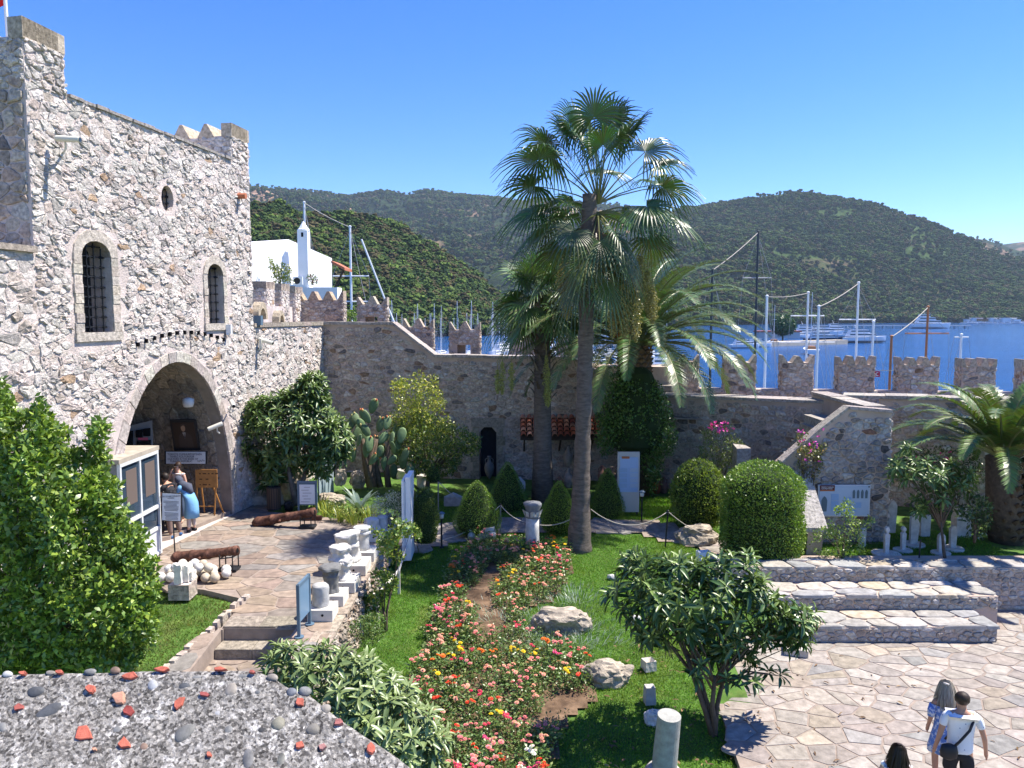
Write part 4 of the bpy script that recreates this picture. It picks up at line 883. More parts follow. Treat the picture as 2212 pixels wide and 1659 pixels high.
loquat('pale leafed shrub with long leaves in front of the parapet at the bottom', pts(565, 1420, 600, 1398, 650, 1405, 700, 1398, 760, 1420, 800, 1430, 850, 1465, 900, 1500, 935, 1540, 960, 1590, 955, 1640, 930, 1700, 800, 1720, 640, 1560, 580, 1480), 9.2, .85, 430, .20, PY(800, 1760, 9.4), 15, (.105, .15, .055), 'rhododendron_shrub', 10, .27, 'shrub', (.22, .27, .10), cl=-.5, up=1.2)
t = thing('yellow_green_tree', 'tree with a pale yellow upper crown beside the prickly pear', 'tree', PY(925, 1090, 26))
f, P = outline_foliage('foliage', pts(838, 900, 846, 860, 842, 825, 865, 812, 880, 818, 905, 796, 925, 808, 945, 806, 950, 835, 968, 860, 960, 890, 985, 915, 960, 945, 900, 955, 845, 945), 26, .95, 6000, .10, .5, (.17, .21, .030), t, M_LEAF, (.40, .38, .06), .3, 21, (2.6, -.12))
f, P = outline_foliage('foliage', pts(845, 910, 900, 880, 960, 905, 1000, 920, 1040, 945, 1035, 985, 1000, 990, 985, 1025, 940, 1040, 880, 1025, 850, 1000, 835, 950), 26, 1.2, 11000, .105, .5, (.075, .12, .022), t, M_LEAF, (.26, .29, .05), .2, 22, (2.4, -.2))
branches('trunk', PY(920, 1085, 26), [P[i] for i in range(0, 2000, 110)], t, M_BARK, .10, 18, 3, 1)
loquat('young loquat tree on a thin trunk in front of the gravestones', pts(1925, 1040, 1930, 985, 1960, 965, 2000, 985, 2050, 1000, 2100, 1010, 2110, 1060, 2080, 1090, 2050, 1110, 2010, 1100, 1985, 1120, 1965, 1070), 19.3, .8, 90, .26, PY(2043, 1212, 18.9), 33, (.05, .10, .024), r0=.04, stems=1, cl=-.4)
# rest of dark shrubs at the right wall
def shrub(name, label, outline, Yc, depth, n, L, base, alt=None, seed=1, W=.5, cat_='shrub', m=M_LEAF, pa=.2, cl=(2.2, -.15), stem=True, T=T_OVAL, basept=None, up=.35):
    xs_ = [p[0] for p in outline]; ys_ = [p[1] for p in outline]; bp_ = basept or PY(sum(xs_)/len(xs_), max(ys_), Yc); t = thing(name, label, cat_, bp_)
    f, P = outline_foliage('foliage', outline, Yc, depth, n, L, W, base, t, m, alt, pa, seed, cl, T, up)
    if stem: branches('stem', bp_, [P[i] for i in range(0, len(P), max(1, len(P)//14))], t, M_BARK, .03, 14, seed)
    return t
def flecks(parent, outline, Yc, n, r, col, seed, depth=.5):
    rg = np.random.default_rng(seed); S = sample_outline(outline, Yc, depth, n, rg, .8)[:, :3]; S[:, 1] -= .1
    V, F, Cc = cat([leaf_arrays(S, rand_dirs(n, rg), rand_dirs(n, rg), np.full(n, r), np.full(n, r*.8), cols(n, col, .2, rg=rg)) for _ in range(3)]); np_mesh('blossom', V, F, Cc, M_LEAF, parent)
bg1 = shrub('bougainvillea', 'bougainvillea with magenta bracts in front of the near wall above the round bush', pts(1515, 925, 1540, 908, 1575, 915, 1600, 935, 1607, 965, 1590, 1000, 1560, 1030, 1530, 1060, 1505, 1030, 1500, 980), 24.0, .6, 3600, .075, (.075, .11, .028), (.16, .17, .06), 41, basept=PY(1545, 1110, 24))
flecks(bg1, pts(1515, 922, 1560, 905, 1585, 925, 1560, 935), 23.6, 26, .08, (.55, .05, .30), 1)
bg2 = shrub('bougainvillea', 'bougainvillea spilling over the slanting stair parapet beside the information panel', pts(1715, 940, 1740, 918, 1770, 930, 1788, 960, 1775, 1010, 1760, 1060, 1735, 1050, 1722, 1000), 20.3, .35, 2200, .075, (.11, .12, .035), (.30, .20, .06), 42, basept=PY(1745, 1110, 20.3))
flecks(bg2, pts(1720, 930, 1775, 925, 1785, 1010, 1740, 1000), 20.1, 16, .07, (.50, .06, .34), 2)
bg3 = shrub('bougainvillea', 'dark bougainvillea against the rear wall behind the young loquat', pts(1960, 985, 1990, 960, 2060, 965, 2110, 985, 2150, 1010, 2150, 1050, 2080, 1045, 2000, 1040), 22.5, .5, 3000, .075, (.04, .07, .022), (.09, .12, .04), 43, basept=PY(2080, 1150, 22.5))
flecks(bg3, pts(1960, 985, 2030, 970, 2080, 985, 2000, 1000), 22.0, 14, .07, (.45, .05, .22), 3)
shrub('laurel_shrub', 'light green open shrub behind the top bench below the information panel', pts(1750, 1190, 1755, 1150, 1790, 1130, 1800, 1100, 1825, 1078, 1845, 1085, 1860, 1110, 1890, 1120, 1880, 1150, 1870, 1190, 1830, 1212, 1780, 1208), 18.95, .35, 2600, .085, (.11, .18, .03), (.22, .28, .07), 44, .42, pa=.35, cl=(2.4, -.05))
shrub('dark_shrub', 'dark broad leaved shrub under the big date palm at the right', pts(2060, 1075, 2110, 1060, 2150, 1085, 2145, 1125, 2120, 1165, 2085, 1150, 2070, 1110), 19.2, .4, 1000, .13, (.035, .065, .02), (.08, .12, .035), 45, .4, m=M_GLOSSY)
shrub('silver_shrub', 'grey white flowering shrub left of the tall white panel', pts(800, 1090, 815, 1062, 850, 1058, 880, 1075, 890, 1110, 870, 1140, 830, 1145, 805, 1125), 20.2, .4, 3000, .05, (.26, .29, .23), (.55, .55, .52), 46)
shrub('flowering_shrub', 'dark green shrub between the agave and the silver shrub', pts(700, 1080, 760, 1090, 790, 1120, 770, 1145, 740, 1140, 720, 1115), 21.5, .3, 1800, .05, (.10, .14, .03), (.30, .30, .06), 47, stem=False)
v1 = shrub('grape_vine', 'grape vine climbing over the low white rails beside the broken columns', pts(800, 1140, 850, 1120, 900, 1130, 915, 1160, 880, 1190, 860, 1230, 860, 1270, 830, 1290, 815, 1340, 795, 1370, 770, 1340, 780, 1300, 800, 1250, 810, 1200), 16.3, .5, 4200, .075, (.09, .15, .028), (.24, .27, .06), 48, .85, cl=(2.5, -.05), cat_='vine')
shrub('ground_bush', 'low green bush at the foot of the retaining wall below the vine', pts(740, 1400, 760, 1340, 800, 1320, 840, 1330, 830, 1380, 780, 1410), 14.4, .5, 2200, .05, (.07, .12, .025), (.16, .19, .05), 49, stem=False)
# iris leaves and agave near the small cannon
def tuft(name, label, p, n, L, W, base, rg, spread=.3, cat_='plant', el=(50, 85), r=.1, T=T_NARROW, group=None, alt=None):
    t = thing(name, label, cat_, p, group); a = rg.uniform(0, 6.28, n); e = np.radians(rg.uniform(el[0], el[1], n)); D = np.stack([np.cos(a)*np.cos(e), np.sin(a)*np.cos(e), np.sin(e)], 1)
    P = np.stack([np.cos(a)*r*rg.random(n)*3*spread, np.sin(a)*r*rg.random(n)*3*spread, np.zeros(n)], 1)+np.array(p)
    ll = L*rg.uniform(.7, 1.1, n); V, F, Cc = leaf_arrays(P, D, np.stack([-np.cos(a)*.5, -np.sin(a)*.5, np.ones(n)], 1), ll, np.full(n, W), cols(n, base, .2, alt, .4, rg), T); np_mesh('leaves', V, F, Cc, M_LEAF, t); return t
rg = np.random.default_rng(12)
for i, (x, y, lab) in enumerate(((705, 1098, 'left'), (735, 1112, ''), (765, 1118, ''), (800, 1112, ''), (690, 1085, ''))):
    p = PZ(x, y+15, 1.25); o_ = tuft('iris_clump', 'clump of yellow green sword leaves between the small cannon and the agave', p, 60, .5, .035, (.26, .28, .05), rg, .9, el=(45, 88), alt=(.14, .20, .04), group='iris clumps by the terrace edge')
ag = thing('agave', 'blue green agave with broad pointed leaves beside the terrace', 'agave', PZ(775, 1108, 1.2)); p = ag.location
for k in range(15):
    b = MB(); a = k*2.4; e = R(38+42*(k % 5)/4.5); Ln = .95*random.uniform(.85, 1.1); pv = []; prev = None
    for j in range(6):
        s = j/5; ee = e-s*.35; c = Vector((p[0]+math.cos(a)*Ln*s*math.cos(ee), p[1]+math.sin(a)*Ln*s*math.cos(ee), p[2]+Ln*s*math.sin(ee))); w_ = .085*(1-s)**.6*(1+.4*math.sin(s*3)); sd_ = Vector((-math.sin(a), math.cos(a), 0))*w_
        nm = Vector((-math.cos(a)*math.sin(ee), -math.sin(a)*math.sin(ee), math.cos(ee)))*.02*(1-s)
        pv += [c+sd_+nm*1.5, c-nm, c-sd_+nm*1.5]
    b.add(pv, [(j*3+q, j*3+3+q, j*3+4+q, j*3+1+q) for j in range(5) for q in (0, 1)], jc((.15, .21, .17), .2)); b.build('agave_leaf', M_LEAF, ag)
# ---- prickly pear
pp = thing('prickly_pear', 'prickly pear cactus with flat oval pads and orange fruit', 'cactus', PY(815, 1050, 25.2)); rp = random.Random(6)
M_CACT = mat('cactus_skin', attr=True, rough=.6, var=.25, vs=14, bump=.2, bs=50); M_FRUIT = mat('fruit', attr=True, rough=.5)
def pad(c, a, e, s, yaw):
    b = MB(); M = Matrix.Translation(c) @ Matrix.Rotation(yaw, 4, 'Z') @ Matrix.Rotation(a, 4, 'Y') @ Matrix.Rotation(e, 4, 'X'); vs = []; n = 12
    for off, k in ((-.022, .8), (0, 1), (.022, .8)):
        for i in range(n):
            t_ = 2*math.pi*i/n; w_ = math.cos(t_)*s*.30*k; h_ = s*.5+math.sin(t_)*s*.5*k; vs.append(M @ Vector((w_*(.75+.35*h_/s), off, h_)))
    vs += [M @ Vector((0, -.04, s*.5)), M @ Vector((0, .04, s*.5))]
    fs = [(r*n+i, r*n+(i+1) % n, (r+1)*n+(i+1) % n, (r+1)*n+i) for r in (0, 1) for i in range(n)]+[((i+1) % n, i, 3*n) for i in range(n)]+[(2*n+i, 2*n+(i+1) % n, 3*n+1) for i in range(n)]
    b.add(vs, fs, jc((.13, .20, .09), .25, rp)); b.build('pad', M_CACT, pp, True); return M @ Vector((0, 0, s*.93)), M
for (x, y) in [(770, 905), (800, 880), (845, 930), (800, 930), (785, 945), (820, 945), (845, 950), (865, 945), (760, 940), (775, 965), (800, 965), (830, 975), (860, 960), (790, 990), (812, 1000), (840, 1005), (870, 985), (880, 1010), (815, 920), (830, 915), (850, 1020), (765, 985), (795, 915), (870, 1000), (780, 925), (757, 918), (805, 900), (838, 990), (858, 975), (888, 1022), (825, 960), (812, 975), (848, 968), (772, 950), (795, 975)]:
    Yp = rp.uniform(24.5, 25.7); c = PY(x+rp.uniform(-6, 6), y+14, Yp); s = rp.uniform(.42, .58); tip, M_ = pad(c, rp.uniform(-.7, .7), rp.uniform(-.5, .3), s, rp.uniform(-.9, .9))
    if rp.random() < .55:
        for q in range(rp.randint(1, 3)):
            b = MB(); cc = tip+Vector((rp.uniform(-.08, .08), rp.uniform(-.05, .03), rp.uniform(-.02, .04))); b.lathe([(.008, -.05), (.028, -.02), (.03, .02), (.012, .045)], cc, 7, rp.choice([(.55, .16, .06), (.60, .35, .12), (.5, .42, .16)])); b.build('cactus_fruit', M_FRUIT, pp, True)
b = MB()
for k in range(7):
    c = PY(rp.uniform(790, 870), 1052, 25.2+rp.uniform(-.4, .4)); b.tube([c, c+Vector((rp.uniform(-.2, .2), 0, .8)), c+Vector((rp.uniform(-.3, .3), 0, 1.6))], [.11, .09, .06], 7)
b.build('cactus_stem', M_BARK, pp, True)
# ---- clipped topiary
def topiary(label, x, ybase, w, ytop, Yg, shape, seed, base=(.15, .25, .028), L=.035, n=9000, name='clipped_bush', alt=(.15, .20, .03)):
    p0 = PY(x, ybase, Yg); z1 = PY(x, ytop, Yg).z; H = z1-p0.z; r = w/2*Yg/FPX; t = thing(name, label, 'bush', p0); rg = np.random.default_rng(seed); u = rg.random(n*2)
    def rad(h):
        if shape == 'cone': return np.where(h < .28, .78+.22*np.sin(h/.28*math.pi/2), (1-((h-.28)/.72))**.72*.97+.03)
        if shape == 'egg': return np.sqrt(np.clip(1-((h-.42)/.58)**2, 0, 1))*np.where(h < .42, 1, 1) if True else 0
        return np.where(h < .62, .93+.07*np.sin(h*5), np.clip(1-((h-.62)/.38)**2.4, 0, 1)**.6)
    h = rg.random(n*3); keep = rg.random(n*3) < rad(h)+.12; h = h[keep][:n]; m_ = len(h); a = rg.uniform(0, 6.28, m_); rr = rad(h)*r*(1-rg.random(m_)**2*.18+(rg.random(m_) < .03)*rg.random(m_)*.10)
    lump = np.array([noise.noise(Vector((math.cos(q)*2.2+seed, math.sin(q)*2.2, k_*3.2)))+.5*noise.noise(Vector((math.cos(q)*6+seed, math.sin(q)*6, k_*8))) for q, k_ in zip(a, h)])*.10; rr = rr*(1+lump)
    P = np.stack([p0.x+rr*np.cos(a), p0.y+rr*np.sin(a), p0.z+h*H*(1+lump*.3)], 1); O = np.stack([np.cos(a), np.sin(a), .15+h*1.1], 1); D = nrm(O)*.7+rg.normal(size=(m_, 3))*.45
    V, F, Cc = leaf_arrays(P, D, rand_dirs(m_, rg, .5), rg.uniform(.7, 1.4, m_)*L, np.full(m_, L*.55), cols(m_, base, .3, alt, .3, rg)); np_mesh('foliage', V, F, Cc, M_LEAF, t)
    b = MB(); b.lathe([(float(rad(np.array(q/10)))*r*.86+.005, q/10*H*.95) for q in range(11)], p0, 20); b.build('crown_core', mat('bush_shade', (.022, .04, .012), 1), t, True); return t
topiary('cone shaped clipped bush behind the white ionic capital', 1031, 1150, 106, 1038, 21.9, 'cone', 1)
topiary('cone shaped clipped bush in front of the doorway', 1097, 1112, 86, 998, 24.3, 'cone', 2, (.12, .21, .026))
topiary('cone shaped clipped bush half hidden by the tall palm trunk', 1207, 1146, 82, 1040, 22.3, 'cone', 3)
topiary('cone shaped clipped bush right of the tall palm trunk', 1312, 1122, 76, 1013, 23.6, 'cone', 4, (.11, .19, .024))
topiary('dark rounded clipped bush right of the tall white panel', 918, 1170, 60, 1052, 20.6, 'egg', 5, (.04, .075, .016))
topiary('loose round bright green bush beside the rope posts', 1507, 1132, 116, 992, 22.4, 'egg', 6, (.11, .165, .025), .07, 6500, 'round_bush', (.20, .25, .04))
topiary('large dome shaped hedge bush beside the stair parapet', 1644, 1203, 176, 996, 19.6, 'dome', 7, (.11, .19, .026), .062, 17000, 'round_bush', (.17, .24, .045))
topiary('tiny round sapling bush near the white panel', 935, 1040, 30, 1010, 25, 'egg', 8, (.06, .11, .02), .04, 800)
# ---- palms
def fan_frond(parent, o, d, petiole, R_, rg, nseg=30, base=(.055, .11, .025), droop=.35, dead=False, name='frond', span=150, fold=.18):
    """o base point, d direction; blade of pleated segments whose tips droop"""
    d = Vector(d).normalized(); side = d.cross(Z)
    if side.length < .05: side = Vector((1, 0, 0))
    side.normalize(); b = MB(); cl = jc(base, .25, rg, .06)
    pc = [o+d*petiole*s+Z*(-.22*petiole*s*s*(1-abs(d.z)*.6)) for s in (0, .35, .7, 1)]; b.tube(pc, [.035, .022, .016, .014], 4, (.14, .15, .05) if not dead else (.2, .13, .07))
    c = pc[-1]; dd = (pc[-1]-pc[-2]).normalized(); dd = (dd+Vector((0, 0, -.35 if not dead else -1.2))).normalized(); side = dd.cross(Z) if abs(dd.z) < .97 else side; side.normalize(); side = Matrix.Rotation(rg.uniform(-.7, .7), 3, dd) @ side; up = side.cross(dd).normalized()
    for k in range(nseg):
        f = k/(nseg-1)*2-1; an = R(span)*f; L = R_*(1-.28*abs(f)**2)*rg.uniform(.88, 1.06); dr = (dd*math.cos(an)+side*math.sin(an)).normalized(); tang = (-dd*math.sin(an)+side*math.cos(an)); vs = []
        dr = (dr+up*(fold*math.cos(an*.6))).normalized(); hw = R(span)/(nseg-1)
        for j, s in enumerate((0.02, .3, .55, .8, 1)):
            r = L*s; w_ = min(hw*r*.98, R_*.034)*(1 if s < .5 else (1-s)*1.7+.10); q = c+dr*r+Z*(-droop*R_*max(0, s-.35)**2*(1.6 if not dead else .5)); pl = up*(.012*R_*(1 if j else 0))
            vs += [q-tang*w_, q+pl, q+tang*w_]
        cc = tuple(x*rg.uniform(.8, 1.25) for x in cl); b.add(vs, [(j*3+q, j*3+3+q, j*3+4+q, j*3+1+q) for j in range(4) for q in (0, 1)], cc)
    return b.build(name, M_FROND, parent)
def fruit_bunch(parent, o, L, n, rg, col=(.34, .32, .10), name='fruit_cluster', w=.16, lean=(0, 0)):
    P = np.zeros((n, 3)); b = MB(); o = Vector(o); b.tube([o, o+Vector((lean[0]*.3, lean[1]*.3, .1)), o+Vector((lean[0], lean[1], -L*.3)), o+Vector((lean[0], lean[1], -L))], [.02, .015, .01, .004], 5, (.25, .22, .1))
    b.build('fruit_stalk', M_FROND, parent); s = rg.random(n); a = rg.uniform(0, 6.28, n); rr = w*np.sin(np.clip(s, .05, .97)*math.pi)**.6*np.sqrt(rg.random(n))
    lump = .5+.5*np.sin(s*25)
    P = np.stack([o.x+lean[0]+rr*np.cos(a)*(.6+.4*lump), o.y+lean[1]+rr*np.sin(a), o.z-L*(.15+.95*s)], 1)
    V, F, Cc = leaf_arrays(P, rand_dirs(n, rg, -.5), rand_dirs(n, rg), np.full(n, .055), np.full(n, .025), cols(n, col, .35, rg=rg), T_OVAL); np_mesh(name, V, F, Cc, M_LEAF, parent, kind='stuff')
rf = random.Random(17); rg = np.random.default_rng(17)
# tall fan palm
pb = PL(1250, 1185); tp = PY(1272, 600, 20.9); pc_ = PY(1292, 420, 20.9)
palm = thing('fan_palm', 'tallest fan palm with a bare grey trunk and a big drooping crown', 'palm tree', pb)
b = MB(); pr = []; prof = []
for k in range(61):
    s = k/60; z = lerp(pb.z-.1, pc_.z, s); r = .215+.17*math.exp(-s*9)-.02*s; r += .012*math.sin(k*2.1)+.006*math.sin(k*5.3); pr.append((pb.x+(tp.x-pb.x)*s**.8, pb.y, z)); prof.append(r)
b.tube(pr, prof, 22); tk = b.build('trunk', mat('palm_bark', (.155, .13, .11), .95, var=.5, vs=5, bump=1, bs=14, bd=.03), palm, True)
mpb = MATS['palm_bark']
n_ = mpb.node_tree.nodes; l_ = mpb.node_tree.links
for q in [x for x in n_ if x.type == 'TEX_NOISE']:
    mm = n_.new('ShaderNodeMapping'); mm.inputs['Scale'].default_value = (1, 1, 3.4); l_.new([x for x in n_ if x.type == 'NEW_GEOMETRY'][0].outputs['Position'], mm.inputs[0]); l_.new(mm.outputs[0], q.inputs['Vector'])
HUBS = ((1245, 270, 0), (1285, 245, -.5), (1325, 250, .3), (1365, 285, -.4), (1388, 325, .4), (1345, 300, -.8), (1300, 315, -.9), (1262, 305, .6), (1222, 295, -.3), (1305, 280, .8), (1280, 300, .2), (1340, 265, .1), (1182, 300, .1), (1165, 335, -.6), (1200, 330, .5), (1195, 420, -.5), (1160, 430, .3), (1150, 385, .5), (1180, 470, -.2),
        (1420, 345, .1), (1432, 395, -.5), (1442, 430, .4), (1400, 415, -.9), (1410, 380, .6), (1240, 470, -.9), (1332, 490, -1.0), (1292, 500, -1), (1268, 545, -.8), (1350, 545, -.7), (1400, 490, .6), (1215, 510, .4), (1310, 580, -.5), (1250, 590, -.4), (1300, 370, 1.2), (1345, 430, 1.2), (1240, 410, 1.2), (1290, 480, 1.1), (1375, 450, -.3), (1225, 440, .2))
oc_ = PY(1292, 452, 20.9)
for x, y, dy in HUBS:
    q = PY(x+rf.uniform(-6, 6), y+rf.uniform(-6, 6), 20.9+dy); v = q-oc_; low = y > 460
    fan_frond(palm, oc_+Vector((0, 0, .15 if y < 400 else -.1)), v, v.length, rf.uniform(.98, 1.25), rf, 32, (.055, .108, .034) if not low else (.08, .115, .035), .42 if y < 300 else .6, span=rf.uniform(118, 150))
for k in range(22):
    a = rf.uniform(0, 6.28); ee = R(rf.uniform(-86, -64)); fan_frond(palm, pc_+Vector((0, 0, -.55-.5*rf.random())), (math.cos(a)*math.cos(ee), math.sin(a)*math.cos(ee), math.sin(ee)), rf.uniform(.3, .6), rf.uniform(.8, 1.05), rf, 18, (.20, .14, .075), .1, True, 'dead_frond', 60)
for x, y, L in ((1262, 520, .9), (1345, 590, 1.3), (1375, 610, 1.4), (1400, 570, 1.2), (1325, 620, 1.2), (1350, 640, 1.0), (1385, 540, 1.0), (1225, 610, .9), (1215, 560, .9), (1365, 560, 1.3), (1410, 610, 1.0), (1335, 550, 1.2)):
    fruit_bunch(palm, PY(x, y, 20.9+rf.uniform(-.5, .3)), L, 1500, rg, (.27, .235, .08), w=.22)
# smaller fan palm
pb2 = PY(1172, 1090, 25.2); tp2 = PY(1172, 720, 25.2); pc2 = PY(1172, 652, 25.2)
palm2 = thing('fan_palm', 'smaller fan palm with a shaggy trunk in front of the back wall', 'palm tree', pb2)
b = MB(); b.tube([pb2-Z*.1, pb2.lerp(tp2, .3), pb2.lerp(tp2, .62), tp2], [.40, .31, .28, .25], 18); b.build('trunk', mpb, palm2, True)
for k in range(70):
    s = k/70; z = lerp(pb2.lerp(tp2, .62).z, pc2.z, s); a = k*2.4; c = Vector((pb2.x, pb2.y, z))+Vector((math.cos(a), math.sin(a), 0))*(.26); b = MB(); w_ = .06; e_ = Vector((math.cos(a)*.22, math.sin(a)*.22, .16+.2*rf.random())); s_ = Vector((-math.sin(a), math.cos(a), 0))*w_
    b.add([c-s_, c+s_, c+e_+s_*.5, c+e_-s_*.5, c+e_*.5+Vector((0, 0, .06))], [(0, 1, 4), (1, 2, 4), (2, 3, 4), (3, 0, 4)], jc((.10, .065, .045), .3, rf)); b.build('leaf_base', M_BARK if k % 2 else M_BARKG, palm2)
for e, n in ((80, 4), (52, 6), (22, 7), (-8, 6), (-38, 5)):
    for k in range(n):
        a = 2*math.pi*(k+rf.uniform(-.25, .25))/n; ee = R(e+rf.uniform(-8, 8)); fan_frond(palm2, pc2, (math.cos(a)*math.cos(ee), math.sin(a)*math.cos(ee), math.sin(ee)), rf.uniform(.8, 1.15), rf.uniform(1.0, 1.25), rf, 28, (.085, .145, .038), .45, span=rf.uniform(110, 145))
for x, y, L in ((1085, 770, 1.1), (1105, 775, .9), (1180, 750, 1.7), (1185, 790, 1.2), (1075, 790, .8)):
    fruit_bunch(palm2, PY(x, y, 24.6), L, 700, rg, (.25, .27, .07), w=.13)
def date_frond(parent, o, az, el, L, rg, n=52, base=(.075, .115, .035), leaf=.5, curl=1.0, name='frond'):
    b = MB(); pts_ = []; d = Vector((math.cos(az)*math.cos(el), math.sin(az)*math.cos(el), math.sin(el))); p = Vector(o); K = 14
    h = Vector((math.cos(az), math.sin(az), 0)); ang = el
    for j in range(K+1):
        pts_.append(p.copy()); s = j/K; ang -= curl*(.05+.16*s); p = p+(h*math.cos(ang)+Z*math.sin(ang))*(L/K)
    b.tube(pts_, [.035*(1-j/K)+.006 for j in range(K+1)], 4, (.20, .21, .08)); sd = Vector((-math.sin(az), math.cos(az), 0)); cl = jc(base, .2, rg, .05)
    for k in range(n):
        s = .14+.86*k/(n-1); f = s*K; j = min(int(f), K-1); q = pts_[j].lerp(pts_[j+1], f-j); t_ = (pts_[j+1]-pts_[j]).normalized(); up = sd.cross(t_).normalized()*-1
        if up.z < 0 and abs(t_.z) < .8: up = -up
        ll = leaf*(math.sin(math.pi*min(1, .18+s*.80))**.6)*rg.uniform(.85, 1.1)
        for sg in (-1, 1):
            dl = (t_*.75+sd*sg*.85+up*(.28+rg.uniform(-.12, .12))).normalized(); w_ = t_*.021; e_ = q+dl*ll+Z*(-.22*ll); m_ = q+dl*ll*.5+Z*(-.02)
            b.add([q-w_*.6, q+w_*.6, m_+w_, m_-w_, e_], [(0, 1, 2, 3), (3, 2, 4)], tuple(x*rg.uniform(.8, 1.3) for x in cl))
    return b.build(name, M_FROND, parent)
pb3 = PY(1372, 1075, 26); pc3 = PY(1372, 745, 26)
dp = thing('date_palm', 'date palm with arching feather fronds above its ivy clad trunk', 'palm tree', pb3)
b = MB(); b.tube([pb3, (pb3+pc3)/2, pc3-Z*.3, pc3], [.5, .5, .55, .42], 16); b.build('trunk', M_BARK, dp, True)
for r_ in range(7):
    for k in range(12):
        a = 2*math.pi*(k+.5*(r_ % 2))/12; z = pc3.z-.95+r_*.15; c = Vector((pc3.x+math.cos(a)*.54, pc3.y+math.sin(a)*.54, z)); sx = Vector((-math.sin(a), math.cos(a), 0))*.13; b = MB()
        b.add([c-sx, c-Z*.09, c+sx, c+Z*.09, c+Vector((math.cos(a)*.09, math.sin(a)*.09, .06))], [(0, 1, 4), (1, 2, 4), (2, 3, 4), (3, 0, 4)], jc((.22, .14, .085), .25, rf)); b.build('leaf_scar', M_STONES, dp)
K3 = 66
for k in range(K3):
    f = k/K3; az = k*2.39996; el = R(lerp(86, 6, f**.8)); L = lerp(4.6, 5.0, math.sin(f*3.1)); date_frond(dp, pc3+Vector((math.cos(az)*.2, math.sin(az)*.2, 0)), az, el, L*rf.uniform(.9, 1.05), rf, 96, (.085, .135, .045), .60, .82)
fruit_bunch(dp, PY(1340, 690, 25.3), .7, 700, rg, (.45, .12, .03), w=.22); fruit_bunch(dp, PY(1362, 692, 25.2), .6, 600, rg, (.42, .13, .03), w=.2)
iv = tag(outline_foliage('ivy', pts(1283, 880, 1290, 840, 1310, 800, 1330, 790, 1350, 800, 1400, 805, 1430, 830, 1448, 870, 1460, 910, 1467, 950, 1455, 985, 1435, 1000, 1430, 1050, 1415, 1070, 1385, 1060, 1380, 1000, 1330, 985, 1295, 985, 1282, 940), 25.6, 1.05, 20000, .075, .8, (.055, .115, .020), None, M_GLOSSY, (.12, .20, .04), .3, 61, (2.6, -.35), shell=.75)[0], 'dense dark green ivy wrapped round the trunk of the date palm', 'ivy')
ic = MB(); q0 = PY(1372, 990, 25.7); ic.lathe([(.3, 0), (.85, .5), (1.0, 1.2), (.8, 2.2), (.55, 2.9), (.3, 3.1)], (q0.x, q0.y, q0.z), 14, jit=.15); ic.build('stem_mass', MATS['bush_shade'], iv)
pb4 = PY(2172, 1200, 20.7); pb4.z = .9; pc4 = PY(2165, 985, 20.7)
dp2 = thing('date_palm', 'date palm at the right edge with a rough brown trunk', 'palm tree', pb4)
b = MB(); b.tube([pb4, (pb4+pc4)/2, pc4], [.42, .45, .40], 16); b.build('trunk', M_BARK, dp2, True)
for r_ in range(11):
    for k in range(11):
        a = 2*math.pi*(k+.5*(r_ % 2))/11; z = pb4.z+.2+r_*.23; c = Vector((pb4.x+math.cos(a)*.42, pb4.y+math.sin(a)*.42, z)); sx = Vector((-math.sin(a), math.cos(a), 0))*.12; b = MB()
        b.add([c-sx, c-Z*.1, c+sx, c+Z*.08, c+Vector((math.cos(a)*.16, math.sin(a)*.16, .12))], [(0, 1, 4), (1, 2, 4), (2, 3, 4), (3, 0, 4)], jc((.13, .085, .055), .3, rf)); b.build('leaf_scar', M_STONES, dp2)
for k in range(38):
    f = k/38; az = k*2.39996+.4; el = R(lerp(88, 22, f**.85)); date_frond(dp2, pc4+Vector((math.cos(az)*.15, math.sin(az)*.15, 0)), az, el, lerp(3.0, 3.5, f)*rf.uniform(.92, 1.05), rf, 92, (.105, .16, .038), .46, .85)
# ---- grass
def grass(name, label, inside, zf, x0, x1, y0, y1, n, h, rg, base=(.10, .22, .025), alt=(.20, .25, .05)):
    X = rg.uniform(x0, x1, n*2); Y = y0+(y1-y0)*rg.random(n*2)**1.15; ok = np.array([inside(a, c) for a, c in zip(X, Y)]); X, Y = X[ok][:n], Y[ok][:n]; n = len(X); P = np.stack([X, Y, [zf(a, c)-.01 for a, c in zip(X, Y)]], 1)
    t1 = np.array([noise.noise(Vector((a*.55, c*.55, 2)))+.5*noise.noise(Vector((a*2.3, c*2.3, 7))) for a, c in zip(X, Y)]); D = rg.normal(size=(n, 3))*.75; D[:, 2] = 1
    c = cols(n, base, .3, alt, .12, rg); c = c*(1-np.clip(t1, 0, .6)[:, None]*.9)+np.array(alt)*(np.clip(t1, 0, .6)[:, None]*.9)
    hh = h*rg.uniform(.5, 1.3, n)*(1+.5*t1); V, F, Cc = leaf_arrays(P, D, rand_dirs(n, rg), np.clip(hh, .01, .3), np.full(n, .014)*(1+Y*.02), np.clip(c*.85, 0, .9), T_BLADE)
    o_ = np_mesh(name, V, F, Cc, leafmat('grass_blade', .35, .6, .2), None, 'stuff'); tag(o_, label, 'grass'); return o_
BED = [(-.15, 20.0), (-1.3, 19.9), (-1.35, 18.2), (-1.45, 16.0), (-1.45, 14.0), (-1.4, 12.0), (-1.35, 10.0), (-1.0, 8.6), (.9, 8.6), (1.6, 10.2), (1.4, 11.4), (.95, 12.3), (.6, 13.6), (.55, 15.2), (1.2, 16.6), (1.65, 18.6), (1.55, 19.7)]
